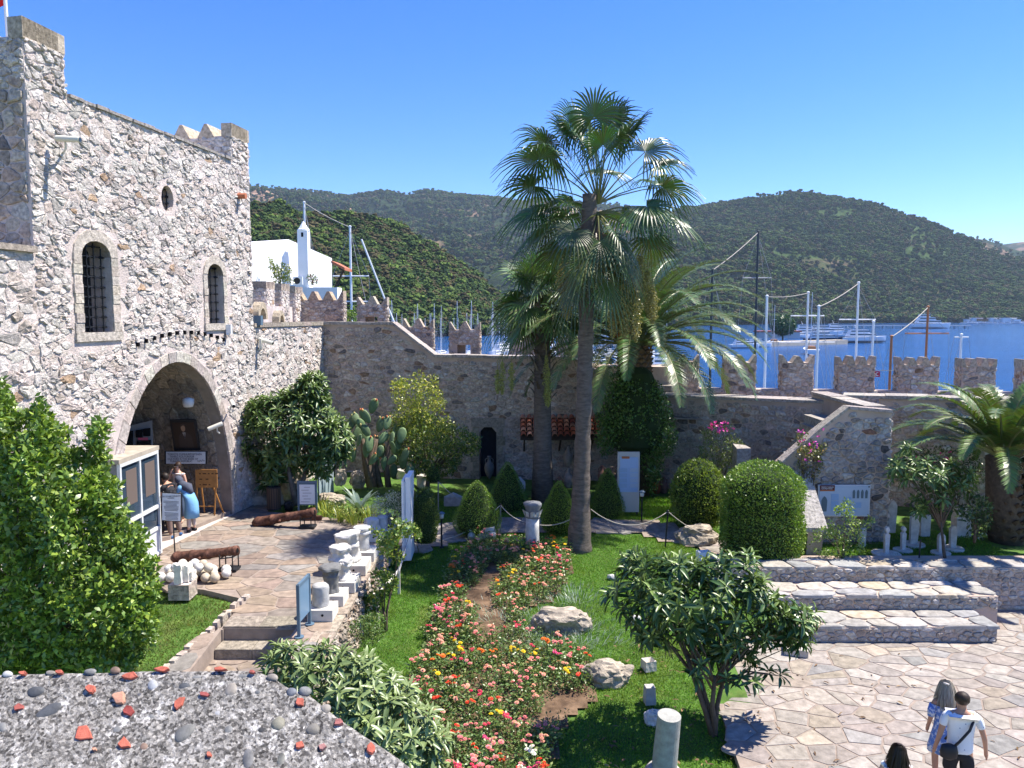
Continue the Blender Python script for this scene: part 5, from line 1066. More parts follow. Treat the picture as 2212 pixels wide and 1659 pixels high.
BED = [(PL(x, y).x, PL(x, y).y) for x, y in ((1010, 1180), (1100, 1176), (1225, 1190), (1232, 1240), (1190, 1300), (1120, 1320), (1150, 1390), (1270, 1430), (1290, 1510), (1215, 1570), (1190, 1659), (1180, 1800), (850, 1800), (880, 1659), (860, 1560), (885, 1480), (910, 1420), (940, 1330), (965, 1280), (985, 1220))]
def on_lawn(x, y):
    return not inpoly(x, y, pathpoly) and not inpoly(x, y, BED) and not inpoly(x, y, court) and x > TE+.05
grass('lawn_grass', 'green mown grass of the garden lawn around the flower bed', lambda x, y: on_lawn(x, y) and not (x > 5.0 and y < 16.9), lawn_z, TE, 6.5, 8.5, 25, 190000, .042, rg)
grass('lawn_grass', 'green grass of the little lawn in front of the lower cannon', lambda x, y: inpoly(x, y, [(-9.9, 9.5), (-6.05, 10), (-5.98, 11.5), (-5.6, 15.3), (-6.4, 16.0), (-9.4, 16.4)]), lambda x, y: 1.16-max(0, 14-y)*.06, -10, -5.5, 9.5, 16.4, 26000, .055, rg, (.08, .14, .022), (.21, .18, .07))
grass('lawn_grass', 'green grass strip around the gravestones', lambda x, y: True, lambda x, y: .97, 8.2, 12.9, 18.8, 21.6, 16000, .06, rg)
grass('lawn_grass', 'strip of rough grass and weeds in front of the round bushes', lambda x, y: not inpoly(x, y, pathpoly), lambda x, y: lawn_z(x, y), 2.2, 7.0, 23, 25.5, 9000, .12, rg)
# ---- flower bed of zinnias
sb_ = MB(); bx0, bx1 = min(p[0] for p in BED), max(p[0] for p in BED); by0, by1 = min(p[1] for p in BED), max(p[1] for p in BED)
gx = np.arange(bx0, bx1, .2); gy = np.arange(by0, by1, .2)
for i in range(len(gx)):
    for j in range(len(gy)):
        if inpoly(gx[i]+.1, gy[j]+.1, BED): sb_.add([(gx[i]+a, gy[j]+c, lawn_z(0, gy[j]+c)+.012) for a, c in ((0, 0), (.2, 0), (.2, .2), (0, .2))], [(0, 1, 2, 3)])
sb_.build('flower_bed_soil', M_SOIL, None, kind='structure')
FC = {'pink': (.75, .22, .24), 'salmon': (.80, .36, .27), 'crimson': (.60, .02, .09), 'red': (.72, .035, .02), 'orange': (.82, .16, .015), 'yellow': (.85, .58, .01), 'magenta': (.62, .03, .18), 'white': (.8, .78, .72)}
M_PET = mat('petal', attr=True, rough=.6, trans=.1); ZP = {}
def flower_head(col, r):
    b = MB(); vs = []; n = 10
    for lay, (rr, z) in enumerate(((1, 0), (.72, .35), (.4, .6))):
        for k in range(n):
            a = 2*math.pi*(k+.5*lay)/n; w_ = .36*rr
            o_ = Vector((math.cos(a), math.sin(a), 0)); s_ = Vector((-math.sin(a), math.cos(a), 0)); c0 = o_*rr*.25*r+Z*(z*r*.7); c1 = o_*rr*r+Z*(z*r*.7+r*.12)
            b.add([c0, c1+s_*w_*r*.8, c1+o_*.12*r, c1-s_*w_*r*.8], [(0, 3, 2, 1)], tuple(min(.9, x*random.uniform(.8, 1.15)) for x in col))
    b.lathe([(.22*r, .35*r), (.18*r, .6*r), (.02*r, .66*r)], (0, 0, 0), 7, (.55, .40, .05)); return b
rz_ = random.Random(99)
def zinnia(col, H, nf, seed):
    rg2 = np.random.default_rng(seed); r2 = random.Random(seed); t = thing('zinnia_plant', '', 'flower', (0, 0, -50), 'zinnias in the flower bed'); n = 90
    hh = rg2.random(n)*H; a = rg2.uniform(0, 6.28, n); rr = .13*np.sqrt(rg2.random(n))*(.6+hh/H); P = np.stack([rr*np.cos(a), rr*np.sin(a), hh*.92], 1); D = np.stack([np.cos(a), np.sin(a), rg2.uniform(-.1, .8, n)], 1)
    L = rg2.uniform(.05, .085, n); V, F, Cc = leaf_arrays(P, D, rand_dirs(n, rg2, 1), L, L*.5, cols(n, (.085, .145, .035), .3, (.18, .22, .07), .25, rg2)); np_mesh('foliage', V, F, Cc, M_LEAF, t, world=False)
    b = MB()
    for k in range(nf):
        aa = r2.uniform(0, 6.28); q = Vector((math.cos(aa)*.13*r2.random(), math.sin(aa)*.13*r2.random(), H*r2.uniform(.86, 1.1)))
        b.tube([(0, 0, 0), q*.6, q], .005, 4, (.10, .15, .04)); fh = flower_head(FC[col], r2.uniform(.030, .042)).build('flower_head', M_PET, t, world=False); fh.location = q; fh.rotation_euler = (r2.uniform(-.3, .5), r2.uniform(-.3, .3), 0)
    b.build('stem', M_LEAF, t, world=False); return t
for col in FC: ZP[col] = [zinnia(col, h_, nf, i*7+hash(len(col)) % 5) for i, (h_, nf) in enumerate(((.34, 3), (.42, 5), (.28, 2)))]
zn = 0; tries = 0; placed = []
while zn < 280 and tries < 9000:
    tries += 1; x = rz_.uniform(bx0, bx1); y = rz_.uniform(by0, by1)
    if not inpoly(x, y, BED) or any((x-a)**2+(y-c)**2 < .028 for a, c in placed): continue
    if noise.noise(Vector((x*.9, y*.7, 4))) < -.34: continue
    k = noise.noise(Vector((x*1.3, y*1.1, 11)))+rz_.uniform(-.28, .28); col = 'salmon' if k < -.28 else 'pink' if k < -.05 else rz_.choice(['crimson', 'red', 'salmon', 'white']) if k < .08 else rz_.choice(['red', 'pink', 'magenta', 'salmon', 'pink']) if k < .28 else rz_.choice(['yellow', 'yellow', 'orange', 'crimson'])
    if col == 'white' and rz_.random() < .7: col = 'salmon'
    src = rz_.choice(ZP[col]); c = copy_tree(src, None, (x, y, lawn_z(x, y)), rz_.uniform(0, 6.28)); s_ = rz_.uniform(.85, 1.2); c.scale = (s_, s_, s_)
    zone = 'near the tall palm' if y > 18 else 'beside the big pale boulder' if y > 14.6 and x > -.3 else 'along the left middle edge of the bed' if y > 14.6 else 'left of the rounded boulder' if y > 12.3 and x > -.4 else 'between the pale leafed shrub and the bare soil' if y > 11.4 else 'at the near end of the flower bed'
    c['label'] = 'zinnia plant with %s flower heads %s' % (col, zone); placed.append((x, y)); zn += 1
for col in ZP:
    for t in ZP[col]:
        for ch in list(t.children): bpy.data.objects.remove(ch)
        bpy.data.objects.remove(t)
# filler greenery of the bed and grey santolina
gp = [p for p in placed]; n = 30000; X = rng.uniform(bx0, bx1, n); Y = rng.uniform(by0, by1, n); ok = np.array([inpoly(a, c, BED) and noise.noise(Vector((a*.9, c*.7, 4))) > -.32 for a, c in zip(X, Y)]); X, Y = X[ok], Y[ok]; n = len(X)
V, F, Cc = leaf_arrays(np.stack([X, Y, [lawn_z(0, c)+rng.random()**1.5*.25 for c in Y]], 1), rand_dirs(n, rng, .5), rand_dirs(n, rng, .7), rng.uniform(.04, .08, n), rng.uniform(.02, .035, n), cols(n, (.075, .13, .03), .35, (.17, .20, .07), .2), T_OVAL); tag(np_mesh('bed_foliage', V, F, Cc, M_LEAF, None, 'stuff'), 'low green leaves filling the flower bed between the zinnias', 'foliage')
for i, (x, y, r, lab) in enumerate(((1105, 1345, .45, 'pale grey santolina tuft left of the big pale boulder'), (1215, 1365, .4, 'grey green santolina tuft in front of the big pale boulder'), (1245, 1305, .35, 'small santolina tuft behind the big pale boulder'), (1265, 1395, .5, 'wide santolina tuft between the two boulders'), (1170, 1400, .35, 'santolina tuft among the zinnias below the big pale boulder'))):
    p = PL(x, y); tuft('santolina', lab, p, 420, .22, .012, (.22, .27, .22), rng, r*2.2, el=(25, 85), r=.5, alt=(.12, .18, .10))
# ================================================================== objects in the garden
M_WHITE = mat('white_paint', (.78, .79, .80), .5, var=.08, vs=5); M_MARB = mat('marble', attr=True, rough=.75, var=.28, vs=9, bump=.35, bs=40)
M_RUST = mat('rusty_iron', (.115, .052, .035), .8, var=.45, vs=14, bump=.5, bs=60, bd=.004, col2=(.19, .09, .06), c2s=7, metal=.2); M_BLK = mat('black_metal', (.018, .019, .022), .5)
M_ALU = mat('window_aluminium', (.60, .62, .62), .45, var=.1, vs=4); M_BLUEF = mat('blue_grey_metal', (.10, .16, .22), .45); M_WOOD = mat('varnished_pine', (.42, .20, .06), .5, var=.25, vs=9)
M_PANEL = mat('panel_white', (.72, .75, .78), .35); M_PRINT = mat('print', attr=True, rough=.6); M_ROCK = mat('limestone', (.50, .43, .34), .95, var=.4, vs=5, bump=1, bs=16, bd=.04, col2=(.30, .26, .21), c2s=4)
M_CAM = mat('camera_plastic', (.62, .60, .52), .4); M_ROPE = mat('rope', (.42, .38, .32), .9); M_CONC = mat('plinth_stone', (.62, .59, .53), .85, var=.18, vs=6, bump=.2, bs=50)
def text(parent, s, loc, size, rot, m, align='LEFT', name='lettering', sp=1.0):
    c = bpy.data.curves.new(name, 'FONT'); c.body = s; c.size = size; c.extrude = .001; c.align_x = align; c.space_line = sp; c.materials.append(m)
    tmp = bpy.data.objects.new('tmp', c); C.objects.link(tmp); bpy.context.view_layer.update(); me = bpy.data.meshes.new_from_object(tmp.evaluated_get(bpy.context.evaluated_depsgraph_get())); bpy.data.objects.remove(tmp); me.name = name
    o = bpy.data.objects.new(name, me); C.objects.link(o); o.parent = parent; o.location = Vector(loc)-root_of(parent).location; o.rotation_euler = rot; return o
M_INK = mat('ink', (.03, .03, .06), .6)
# -- broken columns on plinths along the terrace edge
def plinth(par, p, w_, d_, h, rz=0):
    b = MB(); b.box((p.x, p.y, p.z+h/2), (w_, d_, h), rz, (.62, .59, .53)); o_ = b.build('plinth', M_CONC, par); b = MB(); b.lathe([(.025, -.004), (.025, .006)], (0, 0, 0), 10, (0.03, 0.03, 0.03))
    hb_ = b.build('bolt_hole', M_BLACK, o_, world=False); hb_.location = Vector((p.x+w_*.1, p.y-d_/2, p.z+h*.55))-root_of(par).location; hb_.rotation_euler = (R(90), 0, 0)
def frag(label, x, yb, ytop, rpx, prof, col, tilt=None, jit=.12, pl=True, extra=None, zb=1.3, name='column_fragment'):
    hp = .22 if pl else 0; p = PZ(x, yb, zb+hp); t = thing(name, label, 'column fragment', (p.x, p.y, zb)); r = rpx*p.y/FPX; H = PY(x, ytop, p.y).z-p.z
    if pl: plinth(t, Vector((p.x+.04, p.y, zb)), r*2+.16, r*2+.18, hp)
    b = MB(); b.lathe([(q*r, z*H) for q, z in prof], p, 36, col, jit*1.5+.03, tilt=tilt, fine=4); o_ = b.build('drum', M_MARB, t, True)
    if extra: extra(t, p, r, H)
    return t
W_ = (.60, .58, .545); Gm = (.34, .34, .33)
frag('short grey marble drum nearest the blue framed sign', 693, 1308, 1262, 18.5, [(.95, 0), (1, .05), (.97, .5), (1, .86), (.96, .95), (.80, 1), (.2, 1.02)], (.42, .42, .41), jit=.08)
frag('dark weathered drum with a flat overhanging lid and carved garlands', 716, 1278, 1220, 19, [(.95, 0), (.9, .1), (.82, .2), (.85, .5), (.95, .62), (.85, .68), (.88, .80), (1.25, .84), (1.25, .93), (1.1, .98), (.2, 1)], (.17, .17, .165), jit=.14)
def gar(t, p, r, H):
    b = MB()
    for k in range(5): a0 = k*1.256; b.tube([(p.x+math.cos(a0+j*.157*2)*r*1.02, p.y+math.sin(a0+j*.314)*r*1.02, p.z+H*(.55-.14*math.sin(math.pi*j/4))) for j in range(5)], .035, 6, W_)
    b.build('garland', M_MARB, t, True)
frag('white marble altar drum carved with garlands, third from the sign', 737, 1248, 1178, 24, [(1.05, 0), (1.05, .06), (.92, .10), (.8, .2), (.84, .4), (1.02, .52), (1.05, .62), (.8, .70), (.72, .82), (.86, .86), (.9, .98), (.2, 1)], W_, (.5, .05), .2, extra=gar)
frag('leaning white marble capital with a broken flaring rim', 760, 1212, 1150, 25, [(.72, 0), (.7, .2), (.82, .4), (.95, .55), (.8, .66), (.95, .72), (1.1, .92), (1.05, 1.0), (.3, 1.0)], W_, (1.5, -.12), .22)
frag('tall white marble column base with a round lip behind the leaning capital', 783, 1186, 1138, 19, [(.8, 0), (.8, .6), (.85, .66), (1.0, .72), (1.0, .8), (.92, .84), (1.02, .9), (1.02, 1), (.2, 1)], (.56, .555, .53), jit=.05)
frag('low rough white marble block among vine leaves', 803, 1146, 1118, 17, [(1, 0), (1.02, .5), (.95, .9), (.5, 1), (.1, 1)], (.6, .58, .54), jit=.3)
frag('smooth bluish marble drum near the far end of the row', 826, 1142, 1114, 12, [(.95, 0), (1, .5), (1, .9), (.8, 1), (.1, 1)], (.42, .45, .47), jit=.05)
frag('small dark drum at the far end of the row', 839, 1136, 1110, 8, [(.95, 0), (1, .5), (1, .9), (.8, 1), (.1, 1)], (.22, .23, .24), jit=.05)
# -- column with corinthian capital on the lawn
p = PL(1150, 1183); t = thing('marble_column', 'standing marble column stump with a dark carved capital on the lawn', 'column', p); r = 15.5*p.y/FPX; zc_ = PY(1150, 1118, p.y).z; zt_ = PY(1150, 1084, p.y).z
b = MB(); b.lathe([(r*1.02, -.1), (r*1.02, .1), (r*.96, (zc_-p.z)*.6), (r*.93, zc_-p.z), (r*.2, zc_-p.z)], p, 24, (.52, .52, .50), .04); b.build('shaft', M_MARB, t, True)
b = MB(); b.lathe([(r*.95, 0), (r*1.1, .04), (r*.9, .08), (r*.98, .22), (r*1.25, .36), (r*1.28, .42), (r*.3, .46)], (p.x, p.y, zc_), 20, (.20, .21, .22), .15); b.build('capital', M_MARB, t, True)
for k in range(8):
    a = k*.785; b = MB(); c = Vector((p.x+math.cos(a)*r, p.y+math.sin(a)*r, zc_+.05)); s_ = Vector((-math.sin(a), math.cos(a), 0))*.06; o_ = Vector((math.cos(a), math.sin(a), 0))
    b.add([c-s_, c+s_, c+s_*1.1+Z*.14+o_*.02, c-s_*1.1+Z*.14+o_*.02, c+Z*.19+o_*.09, c+Z*.07+o_*.05], [(0, 1, 5), (1, 2, 5), (2, 4, 5), (4, 3, 5), (3, 0, 5)], (.50, .49, .46)); b.build('acanthus_leaf', M_MARB, t)
# -- ionic capital lying on the lawn
p = PL(1042, 1163); t = thing('ionic_capital', 'white ionic capital with side scrolls lying on the lawn', 'capital', p); b = MB(); b.box((p.x, p.y, p.z+.33), (.70, .55, .09), col=(.66, .65, .62)); b.box((p.x, p.y, p.z+.25), (.62, .5, .08), col=(.5, .49, .47)); b.build('abacus', M_MARB, t)
b = MB(); b.lathe([(.22, 0), (.30, .08), (.27, .2)], p, 18, (.5, .49, .47), .05); b.build('echinus', M_MARB, t, True)
for s_ in (-1, 1):
    b = MB(); b.tube([(p.x+s_*.30, p.y-.29, p.z+.15), (p.x+s_*.30, p.y-.1, p.z+.15), (p.x+s_*.30, p.y+.1, p.z+.15), (p.x+s_*.30, p.y+.29, p.z+.15)], [.11, .09, .09, .11], 14, (.60, .59, .56)); b.tube([(p.x+s_*.30, p.y-.31, p.z+.15), (p.x+s_*.30, p.y-.28, p.z+.15)], [.05, .05], 10, (.66, .65, .62)); b.build('volute', M_MARB, t, True)
# -- leaning column at the bottom
pb_ = PL(1432, 1680); t = thing('marble_column', 'grey unfluted column stump with a ring base at the bottom edge of the lawn', 'column', pb_); pt_ = PY(1446, 1545, pb_.y-.12)
b = MB(); b.tube([pb_-Z*.1, pb_.lerp(pt_, .5), pt_], [.20, .19, .18], 26, (.36, .36, .33)); b.build('shaft', M_MARB, t, False)
b = MB(); b.lathe([(.31, -.1), (.31, .03), (.27, .07), (.29, .11), (.24, .17), (.2, .19)], pb_, 24, (.42, .40, .36)); b.build('base_moulding', M_MARB, t, True)
# -- small stones by the loquat
def rock(label, x, yb, wpx, hpx, seed, col=None, m=M_ROCK, dpt=.7, f=lawn_z, name='rock', flat=.5, z=None, Yp=None, amp=.16, sub=4):
    p = Vector((0, 0, 0)); p = PY(x, yb, Yp) if Yp else (PZ(x, yb, z) if z is not None else PL(x, yb, f)); w_ = wpx*p.y/FPX/2; h = hpx*p.y/FPX*1.0; d_ = w_*dpt
    bm = bmesh.new(); bmesh.ops.create_icosphere(bm, subdivisions=sub, radius=1); b = MB(); vs = []
    for v in bm.verts:
        q = v.co.copy(); s_ = q*1.3+Vector((seed*3.7, seed, 0)); k = 1+noise.noise(s_)*.42+noise.noise(s_*2.6)*amp+noise.noise(s_*6)*amp*.5; cr = abs(noise.noise(s_*1.9+Vector((5, 5, 5)))); k -= .12*(1-min(1, cr*9)); q *= k
        q.x = math.copysign(abs(q.x)**.8, q.x); q.z = math.copysign(abs(q.z)**.75, q.z); vs.append((p.x+q.x*w_, p.y+d_*.6+q.y*d_, p.z+h*.25+q.z*h*.62))
    b.add(vs, [tuple(v.index for v in f_.verts) for f_ in bm.faces], col or (1, 1, 1)); bm.free(); o_ = b.build(name, m, None, False); tag(o_, label, 'rock'); return o_
rock('big pale jagged limestone boulder in the middle of the flower bed', 1213, 1366, 124, 52, 3)
rock('rounded pale boulder at the lower right of the flower bed', 1318, 1478, 104, 52, 7)
rock('dark shaded rock under the rope at the path bend', 1512, 1176, 92, 44, 12)
rock('white rock half hidden behind the leaning column stump', 1415, 1566, 44, 34, 15, (.6, .57, .53), M_MARB)
rock('small white stone at the left edge of the middle loquat', 1322, 1251, 20, 12, 21, (.6, .58, .54), M_MARB, sub=2); rock('white block stone under the loquat branches', 1372, 1348, 26, 22, 22, (.6, .58, .54), M_MARB, sub=2)
rock('rough rocks at the foot of the lit wall left of the litter bin', 560, 1090, 90, 44, 31, z=1.25, dpt=.6); rock('grey boulder right of the white notice board', 712, 1090, 62, 26, 33, z=1.2); rock('tall pale rock leaning on the wall behind the litter bin', 632, 1060, 66, 70, 35, Yp=24.4, dpt=.5)
rock('pale rock lying in the shade of the leafy tree on the little lawn', 328, 1365, 26, 9, 36, z=1.05, sub=3); rock('bright rubble stone beneath the prickly pear', 772, 1046, 34, 34, 37, Yp=25.8); rock('bright block of masonry next to the blue metal door', 735, 1040, 26, 30, 38, Yp=25.4); rock('white marble lump at the foot of the smaller fan palm', 1122, 1060, 22, 32, 39, (.5, .48, .45), M_MARB, Yp=25.0)
def cubestone(label, x, yb, w_, h, rz, col, hollow=False, seed=0, f=lawn_z, name='carved_stone', z=None, tp=.92, d_=None):
    p = PZ(x, yb, z) if z is not None else PL(x, yb, f); t = thing(name, label, 'stone block', p); bm = bmesh.new(); bmesh.ops.create_cube(bm, size=1); bmesh.ops.subdivide_edges(bm, edges=bm.edges[:], cuts=3, use_grid_fill=True); b = MB(); ca, sa = math.cos(rz), math.sin(rz); vs = []; d_ = d_ or w_
    for v in bm.verts:
        q = v.co.copy(); n_ = noise.noise(q*3+Vector((seed, 0, 0)))*.05; k = 1-(1-tp)*(q.z+.5)+n_; x_, y_, z_ = q.x*w_*k, q.y*d_*k, (q.z+.5)*h+n_*h*.6
        if hollow and q.z > .49 and abs(q.x) < .3 and abs(q.y) < .3: z_ -= h*.5
        vs.append((p.x+x_*ca-y_*sa, p.y+x_*sa+y_*ca, p.z+z_))
    b.add(vs, [tuple(v.index for v in f_.verts) for f_ in bm.faces], col); bm.free(); b.build('block', M_MARB, t); return t
cubestone('hollowed square marble stone on the lawn below the loquat', 1401, 1446, .24, .20, .3, (.60, .55, .48), True, 1); cubestone('little carved stele standing in the grass below the loquat', 1403, 1518, .20, .32, .1, (.42, .41, .39), False, 2, tp=.85)
cubestone('single squared stone block on the court beside the lowest bench', 1720, 1408, .48, .14, -.35, (.52, .47, .40), False, 3, z=0.0, tp=.97)
p = PZ(395, 1290, 1.2); t = thing('sculpture_fragment', 'broken white marble relief block on a brick pedestal in the small lawn', 'sculpture', p)
for r_ in range(6):
    for k in range(4): b = MB(); b.box((p.x-.16+.11*k*1.0+.0, p.y, p.z+.03+r_*.055), (.105, .42, .05), col=jc((.55, .46, .38), .15)); b.build('brick', M_STONES, t)
b = MB(); b.box((p.x, p.y, p.z+.17), (.40, .38, .33)); b.build('pedestal_core', M_PLAST, t)
for i, (dx, w_, h, dy) in enumerate(((-.02, .15, .40, -.06), (.10, .12, .36, .04), (.17, .08, .2, .1))):
    b = MB(); bm = bmesh.new(); bmesh.ops.create_cube(bm, size=1); bmesh.ops.subdivide_edges(bm, edges=bm.edges[:], cuts=4, use_grid_fill=True)
    b.add([(p.x+dx+(v.co.x*w_)*(1+noise.noise(v.co*4+Vector((i, 0, 0)))*.4), p.y+dy+v.co.y*.24, p.z+.345+(v.co.z+.5)*h+noise.noise(v.co*3+Vector((i, 3, 0)))*.06) for v in bm.verts], [tuple(v.index for v in f_.verts) for f_ in bm.faces], (.78, .74, .66)); bm.free(); b.build('relief_block', M_MARB, t)
# -- cannons
def cannon(label, muz, bre, stand_p, r):
    t = thing('cannon', label, 'cannon', stand_p); ax = (muz-bre); L = ax.length; d = ax.normalized(); prof = [(-.06, .35), (-.04, .6), (0, 1.0), (.03, 1.14), (.06, 1.14), (.07, 1.04), (.26, .98), (.27, 1.08), (.30, 1.08), (.31, .95), (.52, .88), (.53, .96), (.56, .96), (.57, .84), (.86, .76), (.87, .84), (.89, .84), (.90, .78), (.96, .92), (1.0, .90), (1.0, .45), (.97, .42)]
    b = MB(); b.tube([bre+d*(s*L) for s, _ in prof], [q*r for _, q in prof], 20); b.build('barrel', M_RUST, t, True)
    b = MB(); b.tube([muz-d*.12, muz+d*.004], [r*.42, r*.42], 14); b.build('bore', M_BLACK, t)
    sd = d.cross(Z).normalized(); m_ = bre+d*L*.45
    for s_ in (-1, 1): b = MB(); b.tube([m_+sd*s_*r*.7-Z*r*.3, m_+sd*s_*r*1.45-Z*r*.3], r*.24, 12); b.build('trunnion', M_RUST, t, True)
    st_ = MB(); z1 = (muz-d*.22).z-r*.9; q = muz-d*.22; bx_ = d*.16; gz = stand_p.z
    st_.box((q.x, q.y, gz+.03), (.42, .34, .05)); 
    for sx in (-1, 1):
        for sy in (-1, 1): c = Vector((q.x, q.y, 0))+bx_*sx+sd*sy*.13; st_.tube([(c.x, c.y, gz), (c.x, c.y, z1+.06)], .016, 6)
    for sx in (-1, 1): c0 = Vector((q.x, q.y, z1))+bx_*sx; st_.tube([c0-sd*.14, c0+sd*.14], .016, 6)
    for sy in (-1, 1): c0 = Vector((q.x, q.y, z1))+sd*.13*sy; st_.tube([c0-bx_, c0+bx_], .016, 6)
    st_.build('stand', M_BLK, t); return t
sp = PZ(499, 1232, 1.3); cannon('rusty iron cannon resting over the stone cannonballs', PY(513, 1189, sp.y), PY(378, 1205, sp.y+.25), sp, .128)
sp = PZ(664, 1140, 1.3); cannon('rusty iron cannon in the shade of the loquat by the wall', PY(680, 1106, sp.y), PY(553, 1129, sp.y+.3), sp, .138)
cannon_block = MB(); q = PZ(610, 1128, 1.3); cannon_block.box((q.x+.5, q.y+.25, 1.36), (1.1, .12, .12)); tag(cannon_block.build('timber_beam', mat('dark_timber', (.10, .045, .03), .8)), 'reddish timber beam lying under the shaded cannon', 'beam')
rb_ = random.Random(5); bp0 = PZ(420, 1258, 1.3); k = 0; BP = []
for row, (n_, y0, z0, xoff) in enumerate(((6, 0, .11, 0), (6, .26, .11, .11), (6, .52, .11, 0), (5, .13, .29, .05), (4, .38, .29, .1))):
    for i in range(n_):
        b = None; r = .108*rb_.uniform(.92, 1.06); x = bp0.x-.75+i*.245+xoff+rb_.uniform(-.03, .03)
        if i == 0 and row in (3, 4): continue
        bb = MB(); bb.lathe([(r*math.sin(math.pi*j/10)+1e-4, -r*math.cos(math.pi*j/10)) for j in range(11)], (0, 0, 0), 16, rb_.choice([(.66, .64, .60), (.58, .52, .42), (.62, .62, .61), (.50, .43, .33)]), .015)
        o_ = bb.build('cannonball', M_MARB, None, True); o_.location = (x, bp0.y+y0+rb_.uniform(-.02, .02), 1.3+z0); o_['group'] = 'stone cannonballs in the heap'; o_['category'] = 'cannonball'; o_['label'] = 'pale round stone cannonball in the %s of the heap under the cannon' % ('lower layer' if row < 3 else 'upper layer')
t = MB(); q = PZ(487, 1247, 1.3); t.box((q.x-.35, q.y-.1, 1.34), (1.0, .10, .09), rz=.55); tag(t.build('wooden_kerb', MATS['dark_timber']), 'worn wooden kerb board at the right end of the cannonball heap', 'board')
# -- lamps, posts and ropes
def lamp(label, x, yb, yt):
    p = PL(x, yb); H = PY(x, yt, p.y).z-p.z; t = thing('garden_lamp', label, 'lamp', p); b = MB(); b.lathe([(.07, 0), (.06, .02), (.026, .04), (.024, H-.24), (.05, H-.22), (.06, H-.20), (.01, H-.20)], p, 12); b.build('post', M_BLK, t)
    b = MB(); b.lathe([(.062, 0), (.066, .12), (.01, .12)], p+Z*(H-.2), 14); b.build('lamp_glass', mat('frosted', (.62, .64, .62), .4), t, True); b = MB(); b.lathe([(.095, 0), (.095, .015), (.05, .05), (.03, .06), (.001, .065)], p+Z*(H-.075), 14, (.2, .2, .2)); b.build('lamp_cap', M_BLUEF, t)
lamp('low garden lamp on a black post left of the ionic capital', 954, 1183, 1104); lamp('low garden lamp on a black post right of the blue information panel', 1386, 1128, 1058); lamp('low garden lamp half hidden behind the tall white panel', 905, 1120, 1068)
RP = []
for x, yb, yt, lab in ((1081, 1156, 1091, 'thin grey rope post between the ionic capital and the column'), (947, 1108, 1040, 'thin grey rope post behind the dark rounded bush'), (1437, 1180, 1105, 'dark leaning rope post on the lawn edge near the path bend'), (1475, 1120, 1095, 'short dark rope post before the loose round bush')):
    p = PL(x, yb); H = PY(x, yt, p.y).z-p.z; t = thing('rope_post', lab, 'post', p); q = p+Z*H+Vector((.06 if x > 1400 else 0, 0, 0)); b = MB(); b.tube([p-Z*.05, q], .022, 8); b.build('post', M_BLK if x > 1400 else mat('grey_steel', (.25, .25, .25), .5, metal=.4), t); b = MB(); b.lathe([(.03, 0), (.03, .03), (.005, .05)], q, 10); b.build('cap', M_BLK, t); RP.append(q)
def rope(label, pts_, sag):
    b = MB()
    for a, c in zip(pts_, pts_[1:]): b.tube([a.lerp(c, s/10)-Z*(sag*4*(s/10)*(1-s/10)) for s in range(11)], .013, 6)
    tag(b.build('rope', M_ROPE, None, True), label, 'rope')
cy = PL(1150, 1183).y; py_ = PL(1250, 1185).y
rope('rope sagging over the lawn left of the rope post by the ionic capital', [PY(925, 1168, PL(935, 1180).y), RP[0]], .28); rope('rope between the grey post and the marble column', [RP[0], PY(1136, 1128, cy)], .10); rope('rope between the marble column and the tall palm trunk', [PY(1166, 1134, cy), PY(1232, 1122, py_)], .07)
rope('rope sagging from the tall palm trunk to the leaning dark post', [PY(1276, 1100, py_), RP[2]], .42); rope('rope hanging from the leaning dark post to the dark rock', [RP[2], PY(1545, 1160, 21.0)], .12); rope('rope behind the cone bushes from the thin post to the smaller palm', [RP[1], PY(1050, 1100, 24.2)], .2); rope('rope near the garden lamp at the blue panel', [PY(1355, 1118, 23.6), PY(1478, 1100, 23.6)], .1)
p = PL(979, 1094); t = MB(); t.prism([(p.x-.30, p.y), (p.x+.30, p.y), (p.x+.30, p.y+.12), (p.x-.30, p.y+.12)], p.z, p.z+.30, (.42, .35, .31)); w_ = .30
t.add([(p.x-w_, p.y-.003, p.z+.3), (p.x+w_, p.y-.003, p.z+.3), (p.x, p.y-.003, p.z+.44), (p.x-w_, p.y+.12, p.z+.3), (p.x+w_, p.y+.12, p.z+.3), (p.x, p.y+.12, p.z+.44)], [(0, 1, 2), (5, 4, 3), (0, 2, 5, 3), (2, 1, 4, 5)], (.42, .42, .44)); tag(t.build('ossuary_stone', M_MARB), 'small gabled stone casket in the grass behind the bushes', 'stone casket')
# -- tall white panel, blue information panel, wall panel, meter box
p = PL(884, 1210); t = thing('display_panel', 'tall thick white panel seen nearly edge on beside the vine', 'panel', p); H = PY(884, 1034, p.y).z-p.z
for i, (dx, w_, hh) in enumerate(((-.10, .06, H-.08), (-.055, .02, H-.12), (.03, .13, H))): b = MB(); b.box((p.x+dx, p.y+.02*i, p.z+.12+hh/2), (w_, .9, hh), rz=.02); b.build('board' if i != 1 else 'frame', M_WHITE, t)
p = PL(1356, 1112); t = thing('information_panel', 'upright white panel with a pale blue printed sheet below the ivy', 'information panel', p); yv = p.y; H = PY(1356, 983, yv).z-p.z; W = 48*yv/FPX
b = MB(); b.box((p.x, yv, p.z+.1+H/2), (W, .10, H)); b.build('board', mat('panel_cream', (.50, .48, .44), .6), t)
b = MB(); b.box((p.x+.01, yv-.058, p.z+H*.68), (W*.82, .012, H*.58)); pn = b.build('printed_sheet', mat('blue_sheet', (.30, .44, .66), .3, spec=.6), t)
b = MB(); b.box((p.x-.1, yv-.068, p.z+H*.965), (W*.36, .006, .07), col=(.45, .14, .05)); 
